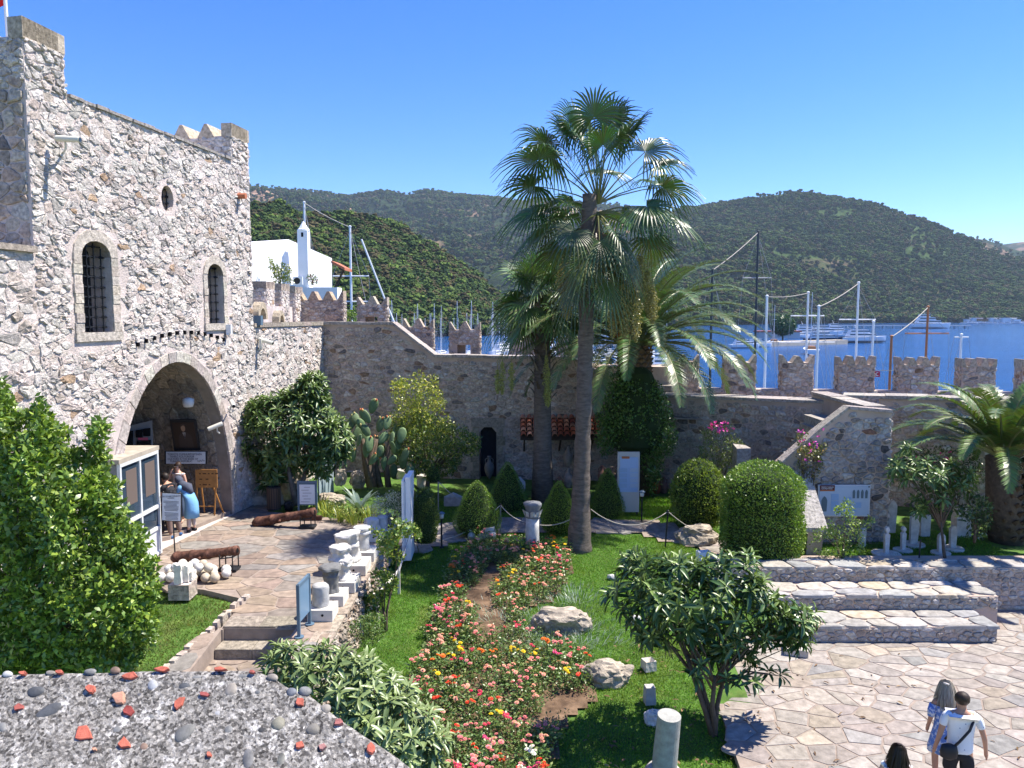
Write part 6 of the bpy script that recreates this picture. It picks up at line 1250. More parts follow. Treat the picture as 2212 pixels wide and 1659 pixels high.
for cx_ in (-.17, .17):
    for k in range(4): b.box((p.x+cx_, yv-.068, p.z+H*(.50+.085*k)), (W*.36, .005, H*.068), col=(.30, .42, .58) if cx_ < 0 else (.42, .50, .60))
b.build('printed_blocks', M_PRINT, t)
for s_ in (-1, 1): b = MB(); b.box((p.x+s_*W*.42, yv, p.z-.0), (.05, .05, .3)); b.build('leg', M_BLK, t)
a_, c_ = PY(1767, 1047, 20.42), PY(1877, 1115, 20.42); t = thing('information_panel', 'wide pale blue wall panel with dark gravestone silhouettes on the stair block', 'information panel', ((a_.x+c_.x)/2, 20.42, c_.z)); xm, zm = (a_.x+c_.x)/2, (a_.z+c_.z)/2; W, H = c_.x-a_.x, a_.z-c_.z
b = MB(); b.box((xm, 20.42, zm), (W, .05, H)); b.build('frame', mat('aluminium_frame', (.55, .58, .60), .4), t); b = MB(); b.box((xm, 20.39, zm), (W-.06, .02, H-.06)); b.build('printed_sheet', mat('pale_blue_sheet', (.34, .45, .58), .35, spec=.5), t)
b = MB(); b.box((a_.x+W*.17, 20.375, a_.z-.07), (W*.28, .012, .13), col=(.10, .025, .02)); b.box((a_.x+W*.17, 20.375, a_.z-.15), (W*.28, .012, .03), col=(.42, .12, .05))
def sil(cx_, cz, w_, h): n_ = [(-.42, -.5), (.42, -.5), (.5, .2), (.32, .38), (0, .5), (-.32, .38), (-.5, .2)]; b.add([(cx_+q[0]*w_, 20.372, cz+q[1]*h) for q in n_], [(0, 1, 2, 3, 4, 5, 6)], (.10, .15, .18))
sil(a_.x+W*.12, zm-.08, .16, .42)
for k in range(4): sil(a_.x+W*(.68+.08*k), zm+.19, .075, .24)
for x_, z_, w_, h_ in ((.32, .10, .20, .17), (.32, -.14, .20, .26), (.56, .0, .2, .2), (.75, -.12, .22, .14), (.56, -.28, .5, .04)): b.box((a_.x+W*x_, 20.375, zm+z_), (w_, .01, h_), col=(.26, .40, .60))
b.build('printed_blocks', M_PRINT, t); text(t, 'MEZAR TAŞLARI\nGRAVESTONES', (a_.x+W*.05, 20.366, a_.z-.07), .045, (R(90), 0, 0), M_PANEL)
for i, (dx, dz) in enumerate(((0.05, -.05), (W-.05, -.05), (.05, -H+.05), (W-.05, -H+.05))): b = MB(); b.box((a_.x+dx, 20.385, a_.z+dz), (.03, .03, .03)); b.build('screw', M_BLK, t)
p = PL(1519, 1240); t = thing('meter_box', 'small white metal box on a post behind the middle loquat', 'box', p); b = MB(); b.box((p.x, p.y, p.z+.2), (.06, .06, .4)); b.build('post', M_BLK, t); b = MB(); b.box((p.x, p.y, p.z+.48), (.33, .22, .24), rz=.2); b.build('cabinet', M_WHITE, t)
# -- vine rails
t = thing('trellis', 'low weathered white rail frame carrying the grape vine', 'trellis', PL(785, 1345))
for i, (xa, ya, xb, yb) in enumerate(((752, 1292, 817, 1296), (817, 1296, 862, 1240), (862, 1240, 878, 1185))): a_ = PL(xa, ya+40); c_ = PL(xb, yb+40); b = MB(); b.tube([a_+Z*.55, c_+Z*.55], .035, 4, (.4, .4, .4)); b.build('rail', M_CONC, t)
for xa, ya in ((753, 1338), (816, 1340), (862, 1282)): a_ = PL(xa, ya); b = MB(); b.box((a_.x, a_.y, a_.z+.27), (.06, .06, .6)); b.build('post', M_CONC, t)
# -- blue framed sign, notice boards
pa, pc = PZ(646, 1376, 1.3), PZ(669, 1348, 1.3); t = thing('sign_board', 'blue grey framed sign seen from the side at the top of the steps', 'sign', (pa+pc)/2); H = PY(646, 1263, pa.y).z-1.3
for q in (pa, pc): b = MB(); b.box((q.x, q.y, 1.3+H/2), (.055, .055, H)); b.build('post', M_BLUEF, t); b = MB(); b.lathe([(.09, 0), (.09, .012)], q, 12); b.build('foot_plate', M_BLUEF, t)
b = MB(); m_ = (pa+pc)/2; L_ = (pc-pa).length; az = math.atan2(pc.y-pa.y, pc.x-pa.x); b.box((m_.x, m_.y, 1.3+H*.62), (L_-.06, .03, H*.70), rz=az); b.build('panel', mat('blue_panel', (.13, .22, .32), .4), t); b = MB(); b.box((m_.x, m_.y, 1.3+H-.03), (L_, .05, .06), rz=az); b.build('top_rail', M_BLUEF, t)
p = PZ(665, 1108, 1.3); t = thing('notice_board', 'white notice sheet in a dark frame behind the shaded cannon', 'sign', p); H = PY(665, 1038, p.y).z-1.3; W = 42*p.y/FPX
for s_ in (-1, 1): b = MB(); b.box((p.x+s_*W*.47, p.y, 1.3+H/2), (.05, .05, H)); b.build('post', M_BLUEF, t)
b = MB(); b.box((p.x, p.y, 1.3+H*.60), (W*.90, .03, H*.72)); b.box((p.x, p.y-.02, 1.3+H-.04), (W*.9, .03, .07)); b.build('frame', M_BLUEF, t); b = MB(); b.box((p.x, p.y-.022, 1.3+H*.58), (W*.80, .014, H*.60)); b.build('sheet', M_PANEL, t)
b = MB(); [b.box((p.x-.06*(k % 2), p.y-.032, 1.3+H*(.80-.09*k)), (W*(.3+.08*(k % 3)), .004, .012), col=(.2, .2, .22)) for k in range(6)]; b.build('printed_lines', M_PRINT, t)
p = PZ(378, 1196, 1.3); t = thing('visitor_sign', 'white text sign on a thin black pole in front of the visitors', 'sign', p); yv = p.y; zt_, zb_ = PY(370, 1066, yv).z, PY(370, 1124, yv).z; xc = PY(371, 1095, yv).x; W = 40*yv/FPX; H = zt_-zb_
b = MB(); b.tube([(p.x, p.y, 1.3), (xc, yv+.03, zb_+.3)], .018, 8); b.build('pole', M_BLK, t); b = MB(); b.box((xc, yv, (zt_+zb_)/2), (W+.04, .03, H+.04), rx=.0, ry=.05); b.build('frame', M_BLK, t); b = MB(); b.box((xc, yv-.018, (zt_+zb_)/2), (W, .012, H), ry=.05); b.build('board', M_PANEL, t)
for i in range(3): b = MB(); b.tube([(xc+math.cos(q_)*.05+(i-1)*.09, yv, zt_+.04+math.sin(q_)*.05) for q_ in np.linspace(0, 5.2, 12)], .007, 5); b.build('scroll', M_BLK, t)
b = MB()
text(t, 'SAYIN ZİYARETÇİLERİMİZ\nLÜTFEN', (xc, yv-.03, zt_-.08), .045, (R(90), -.05, 0), M_INK, 'CENTER')
b = MB(); rl = random.Random(2)
for k in range(15):
    if k == 8: continue
    w_ = W*rl.uniform(.6, .85); b.box((xc, yv-.027, zt_-.19-k*.032), (w_, .003, .013), ry=.05, col=(.16, .16, .2))
b.build('printed_lines', M_PRINT, t)
# -- easel with wooden notice
p = PY(446, 1108, 21.6); yv = p.y+.05; t = thing('easel_sign', 'varnished wooden notice on easel legs beside the arch', 'sign', p); a_, c_ = PY(422, 1014, yv), PY(470, 1053, yv)
b = MB(); b.box(((a_.x+c_.x)/2, yv, (a_.z+c_.z)/2), (c_.x-a_.x, .03, a_.z-c_.z)); bd = b.build('board', M_WOOD, t); b = MB()
for j, ln in enumerate(((.05, .10, .05, .06, .08), (.08, 0, .08), (.04, .12, .05))):
    x_ = a_.x+.08
    for w_ in ln: b.box((x_+w_/2+.03, yv-.018, a_.z-.12-j*.16), (max(w_, .001), .003, .03), col=(.07, .03, .015)); x_ += w_+.05
b.build('printed_marks', M_PRINT, t)
for x0_, x1_, y1_, nm in ((425, 424, 1110, 0), (466, 463, 1112, 0), (435, 433, 1098, .5), (460, 474, 1100, .5)): b = MB(); q0 = PY(x0_, 1050, yv); q1 = Vector((PY(x1_, 1106, yv).x, yv+nm*.6, 1.41)); b.tube([q0, q1], .024, 4); b.build('leg', M_WOOD, t)
b = MB(); b.tube([PY(425, 1094, yv), PY(465, 1094, yv)], .018, 4); b.build('crossbar', M_WOOD, t)
# -- portrait and plaque inside the arch
yv = 21.75; cs4 = [PY(x, y, yv+o_) for x, y, o_ in ((368, 906, -.25), (423, 905, -.25), (434, 971, 0), (378, 972, 0))]
def quadpanel(c4, thick, m, parent, name, inset=0, off=0, col=(1, 1, 1)):
    ce = sum((Vector(q) for q in c4), Vector())/4; nn_ = (c4[2]-c4[3]).cross(c4[0]-c4[3]).normalized(); nn_ = nn_ if nn_.y < 0 else -nn_
    f_ = [ce+(q-ce)*(1-inset)+nn_*(off+thick) for q in c4]; g_ = [ce+(q-ce)*(1-inset)+nn_*off for q in c4]; b = MB(); b.add(f_+g_, [(0, 3, 2, 1), (4, 5, 6, 7), (0, 1, 5, 4), (1, 2, 6, 5), (2, 3, 7, 6), (3, 0, 4, 7)], col); return b.build(name, m, parent), nn_, ce
t = thing('framed_portrait', 'dark framed portrait of a man in a suit hanging inside the arch', 'picture', (cs4[0]+cs4[2])/2); quadpanel(cs4, .05, M_BLK, t, 'frame'); cv, nn_, ce = quadpanel(cs4, .01, mat('portrait_ground', (.035, .022, .016), .5), t, 'canvas', .16, .05)
ex = (cs4[1]-cs4[0]+cs4[2]-cs4[3])/2; ez = (cs4[0]-cs4[3]+cs4[1]-cs4[2])/2
def flat(parent, pl_, col, off, name): b = MB(); b.add([ce+ex*q[0]+ez*q[1]+nn_*off for q in pl_], [tuple(range(len(pl_)))], col); b.build(name, M_PRINT, parent)
oval_ = lambda cx_, cy_, a_, b_: [(cx_+a_*math.cos(k*.524), cy_+b_*math.sin(k*.524)) for k in range(12)]
flat(cv, [(-.27, -.40), (.30, -.40), (.26, .0), (.10, .10), (-.10, .10), (-.22, .0)], (.05, .035, .03), .064, 'painted_suit'); flat(cv, [(-.07, .10), (.05, .10), (.0, -.10)], (.35, .33, .31), .067, 'painted_shirt'); flat(cv, [(-.02, .08), (.01, .08), (.015, -.08), (-.02, -.08)], (.04, .04, .06), .070, 'painted_tie')
flat(cv, oval_(-.02, .24, .085, .115), (.30, .19, .12), .067, 'painted_face'); flat(cv, [(-.11, .28), (-.09, .36), (0, .40), (.07, .36), (.07, .30), (0, .33)], (.06, .04, .03), .071, 'painted_hair')
c4 = [PY(357, 974, 21.6), PY(449, 974, 21.6), PY(449, 1002, 21.6), PY(357, 1002, 21.6)]; t = thing('plaque', 'white plaque with a black frame and two language text below the portrait', 'plaque', (c4[0]+c4[2])/2); quadpanel(c4, .05, M_BLK, t, 'frame'); quadpanel(c4, .01, mat('plaque_face', (.55, .57, .58), .4), t, 'board', .08, .05)
text(t, 'TÜRKİYE CUMHURİYETİNİN\n   TEMELİ KÜLTÜRDÜR\nCULTURE IS THE BASIS OF\n   TURKISH REPUBLIC', (c4[0].x+.09, 21.53, c4[0].z-.11), .074, (R(90), 0, 0), M_INK, sp=.9)
b = MB(); b.tube([(c4[1].x-.28+.2*s, 21.53, c4[2].z+.08+.03*math.sin(s*19)+.04*s) for s in np.linspace(0, 1, 14)], .005, 4); b.build('signature', M_INK, t)
# -- door inside the arch
c4 = [PY(268, 922, 21.9), PY(329, 908, 21.9), PY(333, 1010, 21.9), PY(268, 1010, 21.9)]; t = thing('inner_door', 'grey aluminium door and side window inside the arch behind the kiosk', 'door', (c4[3].x, 21.9, 1.4)); quadpanel(c4, .05, mat('grey_door', (.28, .30, .33), .5), t, 'frame')
for x0_, x1_, ya, yb in ((272, 288, 932, 1000), (294, 308, 929, 945), (310, 325, 926, 942), (296, 326, 952, 1000)): quadpanel([PY(x0_, ya, 21.8), PY(x1_, ya-2, 21.8), PY(x1_, yb, 21.8), PY(x0_, yb, 21.8)], .02, M_GLASS, t, 'pane')
b = MB(); q = PY(309, 948, 21.74); b.box(q, (.28, .01, .07), col=(.60, .12, .20)); b.build('pink_sticker', M_PRINT, t)
# -- kiosk
kx0, kx1, ky0, ky1, kz0, kz1 = -10.0, -8.62, 16.62, 18.46, 1.3, 3.9
t = thing('ticket_kiosk', 'white aluminium kiosk with dark windows standing in the arch', 'kiosk', ((kx0+kx1)/2, (ky0+ky1)/2, 1.3)); b = MB(); b.box(((kx0+kx1)/2, (ky0+ky1)/2, 2.57), (kx1-kx0-.06, ky1-ky0-.06, 2.54)); b.build('body', mat('kiosk_inside', (.20, .21, .22), .6), t)
b = MB(); b.box(((kx0+kx1)/2, (ky0+ky1)/2, 3.92), (kx1-kx0+.08, ky1-ky0+.08, .10)); b.build('roof', mat('kiosk_roof', (.40, .35, .28), .9, var=.3, vs=4), t)
for y_ in np.linspace(ky0, ky1, 4)[:-1] if False else [ky0, (ky0+ky1)/2, ky1]: b = MB(); b.box((kx1, y_+(.03 if y_ == ky0 else -.03 if y_ == ky1 else 0), 2.6), (.07, .07, 2.55)); b.build('mullion', M_ALU, t)
for z_ in (3.83, 2.50, 1.98, 1.36): b = MB(); b.box((kx1+.004, (ky0+ky1)/2, z_), (.07, ky1-ky0-.004, .08)); b.build('rail', M_ALU, t)
for ya, yb in ((ky0+.07, (ky0+ky1)/2-.04), ((ky0+ky1)/2+.04, ky1-.07)):
    for za, zb in ((2.54, 3.79), (2.03, 2.46)): b = MB(); b.box((kx1-.015, (ya+yb)/2, (za+zb)/2), (.02, yb-ya, zb-za)); b.build('pane', mat('kiosk_glass', (.03, .05, .075), .1, spec=.8), t)
    b = MB(); b.box((kx1-.01, (ya+yb)/2, 1.67), (.03, yb-ya, .56)); b.build('lower_panel', M_ALU, t); b = MB(); b.box((kx1-.003, (ya+yb)/2+.08, 3.25), (.006, (yb-ya)*.6, .8)); b.build('paper_blind', mat('brown_paper', (.13, .10, .085), .8), t)
for x_ in (kx0+.05, kx1-.05): b = MB(); b.box((x_, ky1+.005, 2.6), (.08, .04, 2.55)); b.build('mullion', M_ALU, t)
# -- litter bin and bags, blue metal door
p = PZ(592, 1102, 1.3); t = thing('litter_bin', 'round slatted litter bin under the loquat tree by the wall', 'bin', p); b = MB(); b.lathe([(.17, .04), (.18, .72), (.15, .72), (.14, .3)], p, 16); b.build('liner', M_BLK, t)
for k in range(18): a = k*.349; b = MB(); b.box((p.x+math.cos(a)*.20, p.y+math.sin(a)*.20, p.z+.38), (.012, .045, .68), rz=a, col=(.2, .12, .08)); b.build('slat', mat('brown_slat', (.085, .06, .045), .6), t)
for z_ in (.06, .70): b = MB(); b.tube([(p.x+math.cos(a)*.205, p.y+math.sin(a)*.205, p.z+z_) for a in np.linspace(0, 6.283, 17)], .014, 5); b.build('hoop', M_BLK, t)
for x, yb, w_, h_, s_, lab in ((556, 1085, 34, 30, 2, 'black rubbish bag left of the litter bin'), (622, 1100, 22, 18, 5, 'black rubbish bag right of the litter bin')): rock(lab, x, yb, w_, h_, s_, (1, 1, 1), M_BLK, name='rubbish_bag', z=1.3, sub=3)['category'] = 'bag'
t = thing('metal_door', 'pale blue corrugated metal door behind the loquat tree', 'door', PY(706, 1072, 24.6)); a_, c_ = PY(690, 1072, 24.2), PY(722, 1072, 25.6); zt_ = PY(706, 985, 24.9).z
for k in range(7): b = MB(); q0, q1 = a_.lerp(c_, k/7), a_.lerp(c_, (k+.93)/7); b.add([(q0.x, q0.y, 1.0), (q1.x, q1.y, 1.0), (q1.x, q1.y, zt_), (q0.x, q0.y, zt_), (q0.x-.05, q0.y+.01, 1.0), (q1.x-.05, q1.y+.01, 1.0), (q1.x-.05, q1.y+.01, zt_), (q0.x-.05, q0.y+.01, zt_)], [(0, 1, 2, 3), (7, 6, 5, 4), (3, 2, 6, 7), (0, 3, 7, 4), (1, 5, 6, 2)]); b.build('panel', mat('pale_blue_metal', (.30, .38, .42), .5, var=.12, vs=3), t)
# -- gravestones
def grave(label, x, yb, yt, wpx, shape, disc, z=.97, Yp=None, lean=0):
    p = PY(x, yb, Yp) if Yp else PZ(x, yb, z); t = thing('gravestone', label, 'gravestone', p); H = PY(x, yt, p.y).z-p.z; w_ = wpx*p.y/FPX/2
    P_ = {'point': [(-.8, 0), (.8, 0), (1, .82), (.55, .93), (0, 1), (-.55, .93), (-1, .82)], 'turban': [(-.6, 0), (.6, 0), (.85, .72), (.35, .76), (.35, .82), (.75, .86), (.7, .93), (.1, 1), (-.1, 1), (-.7, .93), (-.75, .86), (-.35, .82), (-.35, .76), (-.85, .72)], 'step': [(-.75, 0), (.75, 0), (1, .9), (.6, .9), (.6, .96), (.3, 1), (-.3, 1), (-.6, .96), (-.6, .9), (-1, .9)], 'flat': [(-.9, 0), (.9, 0), (1, 1), (-1, .94)], 'round': [(-.7, 0), (.7, 0), (.9, .7), (.75, .88), (0, 1), (-.75, .88), (-.9, .7)]}[shape]
    n_ = len(P_); b = MB(); vs = [(p.x+q[0]*w_+lean*q[1]*H, p.y+d_, p.z+q[1]*H) for d_ in (-.05, .05) for q in P_]; b.add(vs, [tuple(range(n_)), tuple(range(2*n_-1, n_-1, -1))]+[((k+1) % n_, k, n_+k, n_+(k+1) % n_) for k in range(n_)], (.56, .54, .51)); b.build('slab', M_MARB, t)
    if disc: b = MB(); b.lathe([(disc, -.02), (disc, .035), (disc*.98, .045), (.02, .045)], p, 22, (.64, .60, .53)); b.build('round_base', M_MARB, t)
grave('pointed gravestone leaning on the corner of the stair block', 1925, 1150, 1079, 19, 'point', 0, Yp=20.9); grave('slim gravestone with a domed cap on a wide round base, leftmost in the grass', 1914, 1198, 1137, 13, 'turban', .36); grave('small turbaned gravestone second from the left in the grass', 1950, 1190, 1137, 12, 'turban', .24); grave('tall broad gravestone with a stepped top in the middle of the group', 1972, 1177, 1109, 20, 'step', .30, lean=.04); grave('wide plain slab behind the tall stepped gravestone', 1997, 1158, 1112, 22, 'flat', 0)
grave('blunt rounded gravestone beside the thin loquat trunk', 2032, 1196, 1151, 17, 'round', .24); grave('slender gravestone right of the thin loquat trunk', 2057, 1186, 1136, 15, 'step', .28); grave('shaded gravestone behind the light green shrub', 1862, 1180, 1140, 14, 'flat', 0)
b = MB(); p = PZ(2098, 1166, .97); b.box((p.x, p.y+.5, 1.35), (.42, .3, .85), col=(.62, .56, .50)); tag(b.build('stone_pillar', M_MARB), 'squared pale stone pillar beside the dark doorway at the right', 'pillar')
b = MB(); b.tube([(PZ(1985, 1210, .97).x, PZ(1985, 1210, .97).y, .97), (PZ(1985, 1210, .97).x+.02, PZ(1985, 1210, .97).y, 1.5)], .018, 6); tag(b.build('garden_tap_post', M_BLK), 'thin black post between the gravestones', 'post')
# -- tiled lean-to roof with amphorae
t = thing('tiled_canopy', 'small lean to roof of red clay tiles on the back wall behind the palms', 'canopy', PY(1210, 1040, 28)); yb_, yf_ = 28.3, 27.35; zb_, zf_ = PY(1200, 899, yb_).z, PY(1200, 944, yf_).z; xl, xr = PY(1124, 945, yf_).x, PY(1300, 945, yf_).x; nc = 13
sl_ = MB(); sl_.add([(xl, yf_, zf_-.06), (xr, yf_, zf_-.06), (xr, yb_, zb_-.06), (xl, yb_, zb_-.06), (xl, yf_, zf_-.12), (xr, yf_, zf_-.12), (xr, yb_, zb_-.12), (xl, yb_, zb_-.12)], [(0, 1, 2, 3), (7, 6, 5, 4), (0, 4, 5, 1), (3, 7, 4, 0), (1, 5, 6, 2)]); sl_.build('roof_board', mat('dark_timber2', (.05, .035, .025), .9), t)
M_TILE = mat('clay_tile', attr=True, rough=.85, var=.3, vs=10, bump=.2, bs=50)
for i in range(nc):
    for j in range(5):
        b = MB(); xc = lerp(xl, xr, (i+.5)/nc)+rn.uniform(-.008, .008); r = (xr-xl)/nc*.46; ya, yb2 = lerp(yf_, yb_, j/5)-.04, lerp(yf_, yb_, (j+1)/5)+.02; za, zb2 = lerp(zf_, zb_, j/5)+.035, lerp(zf_, zb_, (j+1)/5)-.01; vs = []
        for y_, z_, rr in ((ya, za, r), (yb2, zb2, r*.82)): vs += [(xc-math.cos(math.pi*k/6)*rr, y_, z_+math.sin(math.pi*k/6)*rr) for k in range(7)]
        for y_, z_, rr in ((ya, za, r*.8),): vs += [(xc-math.cos(math.pi*k/6)*rr, y_, z_+math.sin(math.pi*k/6)*rr) for k in range(7)]
        b.add(vs, [(k, k+1, k+8, k+7) for k in range(6)]+[(k, 14+k, 15+k, k+1) for k in range(6)], jc(rn.choice([(.40, .12, .06), (.48, .17, .09), (.34, .09, .05), (.52, .25, .15)]), .2)); b.build('roof_tile', M_TILE, t)
for x_ in (xl+.15, xr-.3, (xl+xr)/2): b = MB(); b.tube([(x_, yf_+.1, zf_-.1), (x_, yb_+.2, zf_-.7)], .04, 4); b.build('bracket', MATS['dark_timber2'], t)
def amphora(label, x, yb, yt, Yp, col, lean=0, standp=True):
    p = PY(x, yb, Yp); H = PY(x, yt, Yp).z-p.z; t = thing('amphora', label, 'amphora', p); b = MB(); r = H*.22; b.lathe([(.02, 0), (r*.35, H*.08), (r*.8, H*.28), (r, H*.5), (r*.85, H*.65), (r*.4, H*.75), (r*.28, H*.9), (r*.38, H*.97), (r*.38, H), (r*.2, H)], p, 16, col, .04, tilt=(0, lean)); b.build('body', M_TILE, t, True)
    for s_ in (-1, 1): b = MB(); b.tube([(p.x+s_*r*.28, p.y, p.z+H*.92), (p.x+s_*r*.75, p.y, p.z+H*.86), (p.x+s_*r*.7, p.y, p.z+H*.62)], .018, 6, col); b.build('handle', M_TILE, t, True)
for a in (('pale amphora hanging under the tiled roof between the palm trunks', 1227, 1010, 962, 28.0, (.35, .31, .27)), ('amphora with upright handles standing between the palm trunks', 1228, 1062, 1010, 27.2, (.34, .30, .26)), ('reddish amphora in the shade right of the tall palm trunk', 1300, 1048, 1006, 27.0, (.24, .13, .10)), ('second shaded amphora right of the tall palm trunk, nearer the ivy', 1322, 1050, 1008, 27.0, (.28, .22, .18)), ('orange clay amphora left of the loose round bush', 1418, 1074, 1030, 26.3, (.42, .12, .05)), ('brown clay amphora beside the orange one left of the round bush', 1433, 1074, 1030, 26.3, (.22, .12, .09)), ('big round clay jar at the foot of the smaller palm', 1208, 1075, 1030, 27.0, (.26, .16, .13)), ('pale amphora standing inside the dark doorway', 1057, 1035, 985, 28.2, (.20, .18, .16))): amphora(*a)
b = MB(); q = PY(1425, 1078, 26.2); b.box((q.x, q.y, q.z-.15), (1.5, .6, .22), col=(.5, .48, .45)); tag(b.build('stone_shelf', M_CONC), 'low stone shelf carrying the orange and brown amphorae', 'shelf')
for i, (x, y, r_, lab) in enumerate(((820, 1040, 11, 'white stone mortar under the yellow green tree'), (838, 1030, 13, 'white column piece under the yellow green tree'), (898, 1052, 12, 'round grey millstone piece behind the white panel'))): frag(lab, x+48 if i < 2 else x+15, y, y-26, r_, [(1, 0), (1.02, .7), (1.1, .9), (1.0, 1), (.2, .98)], (.58, .55, .5), jit=.1, pl=False, zb=1.05)
# -- cameras, lamps and pipes on the walls
def cctv(label, p, ax, L=.36, drop=None):
    t = thing('security_camera', label, 'camera', p); ax = Vector(ax).normalized(); b = MB(); b.tube([p-ax*L*.5, p-ax*L*.45, p+ax*L*.45, p+ax*L*.5], [.05, .062, .062, .055], 12); b.build('housing', M_CAM, t, False)
    b = MB(); b.tube([p+ax*L*.5, p+ax*(L*.5+.012)], .045, 10); b.build('lens', M_GLASS, t); q = drop or (p-ax*L*.2-Z*.16); b = MB(); b.tube([p-ax*L*.1, (p+q)/2-Z*.05, q], .022, 6); b.build('bracket', M_ALU, t)
def wallp(x, y, off): # point in front of the long lit wall
    d = ray(x, y); t = (X0+off)/(d.x-KW*d.y); return Vector((d.x*t, d.y*t, CAMZ+d.z*t))
cctv('long white security camera high on the tower near the left', wallp(146, 300, .4), (.95, -.05, -.06), .5, wallp(137, 330, .03)); cctv('security camera on a bracket at the right side of the arch', wallp(502, 872, .35), (.5, -.8, -.35), .34, wallp(492, 890, .04)); cctv('white security camera inside the arch beside the portrait', PY(465, 921, 21.4), (-.85, -.4, -.35), .42, PY(474, 936, 21.7)); cctv('yellowish long security camera on the lit wall below the coping', wallp(574, 737, .25), (.9, -.2, -.25), .5, wallp(566, 735, .02))
for lab, x, y, dx, m_ in (('small white box lamp on the wall right of the little window', 495, 711, (.14, .12, .26), M_WHITE), ('small yellow junction box on the lit wall', 563, 742, (.08, .08, .30), M_CAM), ('dark blue floodlight on top of the lit wall', 556, 692, (.28, .2, .30), M_BLUEF)):
    t = MB(); q = wallp(x, y, .12 if x != 556 else .0); t.box(q, dx); t.box((q.x-.03, q.y, q.z-dx[2]/2-.02), (dx[0]*.5, dx[1]*1.1, .04)); tag(t.build('wall_lamp' if x != 563 else 'junction_box', m_), lab, 'lamp' if x != 563 else 'box')
t = MB(); q = wallp(514, 423, .0); t.tube([q-Vector((.2, 0, 0)), q+Vector((.25, -.04, -.01))], .085, 12); tag(t.build('drain_pipe', mat('terracotta', (.42, .15, .08), .8)), 'short terracotta drain pipe sticking out near the tower corner', 'pipe')
t = MB(); q = PY(407, 879, 21.0); t.lathe([(.12, 0), (.15, .1), (.15, .22), (.05, .26)], q, 14); tag(t.build('arch_lamp', M_ALU, None, True), 'round grey lamp under the vault of the arch', 'lamp')
# little arched niches on the wall top
for x, y, s_ in ((561, 690, .30), (602, 697, .22)):
    q = wallp(x, y, -.3); t = MB(); t.lathe([(s_, 0), (s_, .001)], (0, 0, 0), 4); t = MB()
    for k in range(7): a, c = math.pi*k/7, math.pi*(k+1)/7; vs = [(q.x+d_, q.y+r_*math.cos(w_), q.z+r_*1.2*math.sin(w_)) for d_ in (-.12, .12) for r_, w_ in ((s_, a), (s_, c), (s_*1.6, c), (s_*1.6, a))]; t.add(vs, [(3, 2, 1, 0), (4, 5, 6, 7), (0, 1, 5, 4), (2, 3, 7, 6)], (.5, .42, .31))
    tag(t.build('niche_arch', M_STONES), 'small %s arched stone niche on the wall top beside the tower' % ('larger' if s_ > .25 else 'lower'), 'niche')
# flag on the tower
q = Vector((-10.1, 15.7, 12.3)); q = PY(17, 50, 16.0); t = thing('flag', 'red flag on a white pole at the top left corner', 'flag', q); b = MB(); b.tube([q-Z*1.2, q+Z*2.2+Vector((-.06, 0, 0))], .035, 8); b.build('pole', M_WHITE, t)
b = MB(); vs = []; 
for i in range(9):
    for j in range(5): vs.append((q.x-.06-i*.14, q.y+.08*math.sin(i*1.1+j*.3), q.z+.34+j*.13-.01*i))
b.add(vs, [(i*5+j, i*5+j+1, i*5+6+j, i*5+5+j) for i in range(8) for j in range(4)]); b.build('flag_cloth', mat('red_cloth', (.50, .015, .02), .8, trans=.2), t, True)
# -- concrete parapet with pebbles right below the camera
def FY(y): return lerp(1.14, .92, (y-1440)/380)
def PS(x, y): return PY(x, y, FY(y))
t = thing('concrete_parapet', 'grey concrete parapet top set with pebbles and red brick chips close to the camera', 'parapet', PS(400, 1700)); t.location.z -= .5
rim = pts(-260, 1452, 0, 1451, 120, 1447, 200, 1446, 330, 1442, 420, 1443, 500, 1441, 556, 1443, 590, 1456, 622, 1478, 665, 1492, 705, 1524, 750, 1557, 800, 1590, 850, 1622, 900, 1660, 960, 1712, 1040, 1790, 1100, 1850)
NX, NY = 150, 60; V = []; xs_ = np.linspace(-260, 1100, NX)
for x in xs_:
    yt = ix(rim, x); 
    for j in range(NY+4):
        if j < NY: s_ = j/(NY-1); y = lerp(yt, 1900, s_); q = PS(x, max(y, 0)); nn_ = Vector((0, -.55, .83)); e = min(1, s_*14); q = q-Vector((0, 0, 1))*.006*(1-e)**2+nn_*(noise.noise(q*55)*.0014+noise.noise(q*170)*.001+noise.noise(q*12)*.0015)
        V.append(q) if j < NY else V.append(None)
    base = V[-NY-4]
    for j in range(4): V[-4+j] = Vector((base.x, base.y+.02+.03*j, base.z-.04-.12*j))
grid = []
for i in range(NX):
    c = V[i*(NY+4):(i+1)*(NY+4)]; grid.append(c[NY:][::-1]+c[:NY])
K = NY+4; VV = np.array([list(p) for c in grid for p in c]); ii = np.arange(NX-1)[:, None]*K+np.arange(K-1)[None, :]; F = np.stack([ii, ii+1, ii+K+1, ii+K], -1).reshape(-1, 4); VV = VV-np.array(t.location)
mc = mat('pebbly_concrete', (.30, .285, .265), .95, var=.5, vs=120, col2=(.62, .60, .575), c2s=34, bump=1, bs=170, bd=.006, lo=.52, hi=.66)
np_mesh('slab', VV, F, np.ones((len(VV), 3)), mc, t, smooth=True, world=False)
n_ = mc.node_tree.nodes; l_ = mc.node_tree.links; vo = n_.new('ShaderNodeTexVoronoi'); vo.inputs['Scale'].default_value = 260; l_.new([x for x in n_ if x.type == 'NEW_GEOMETRY'][0].outputs['Position'], vo.inputs['Vector'])
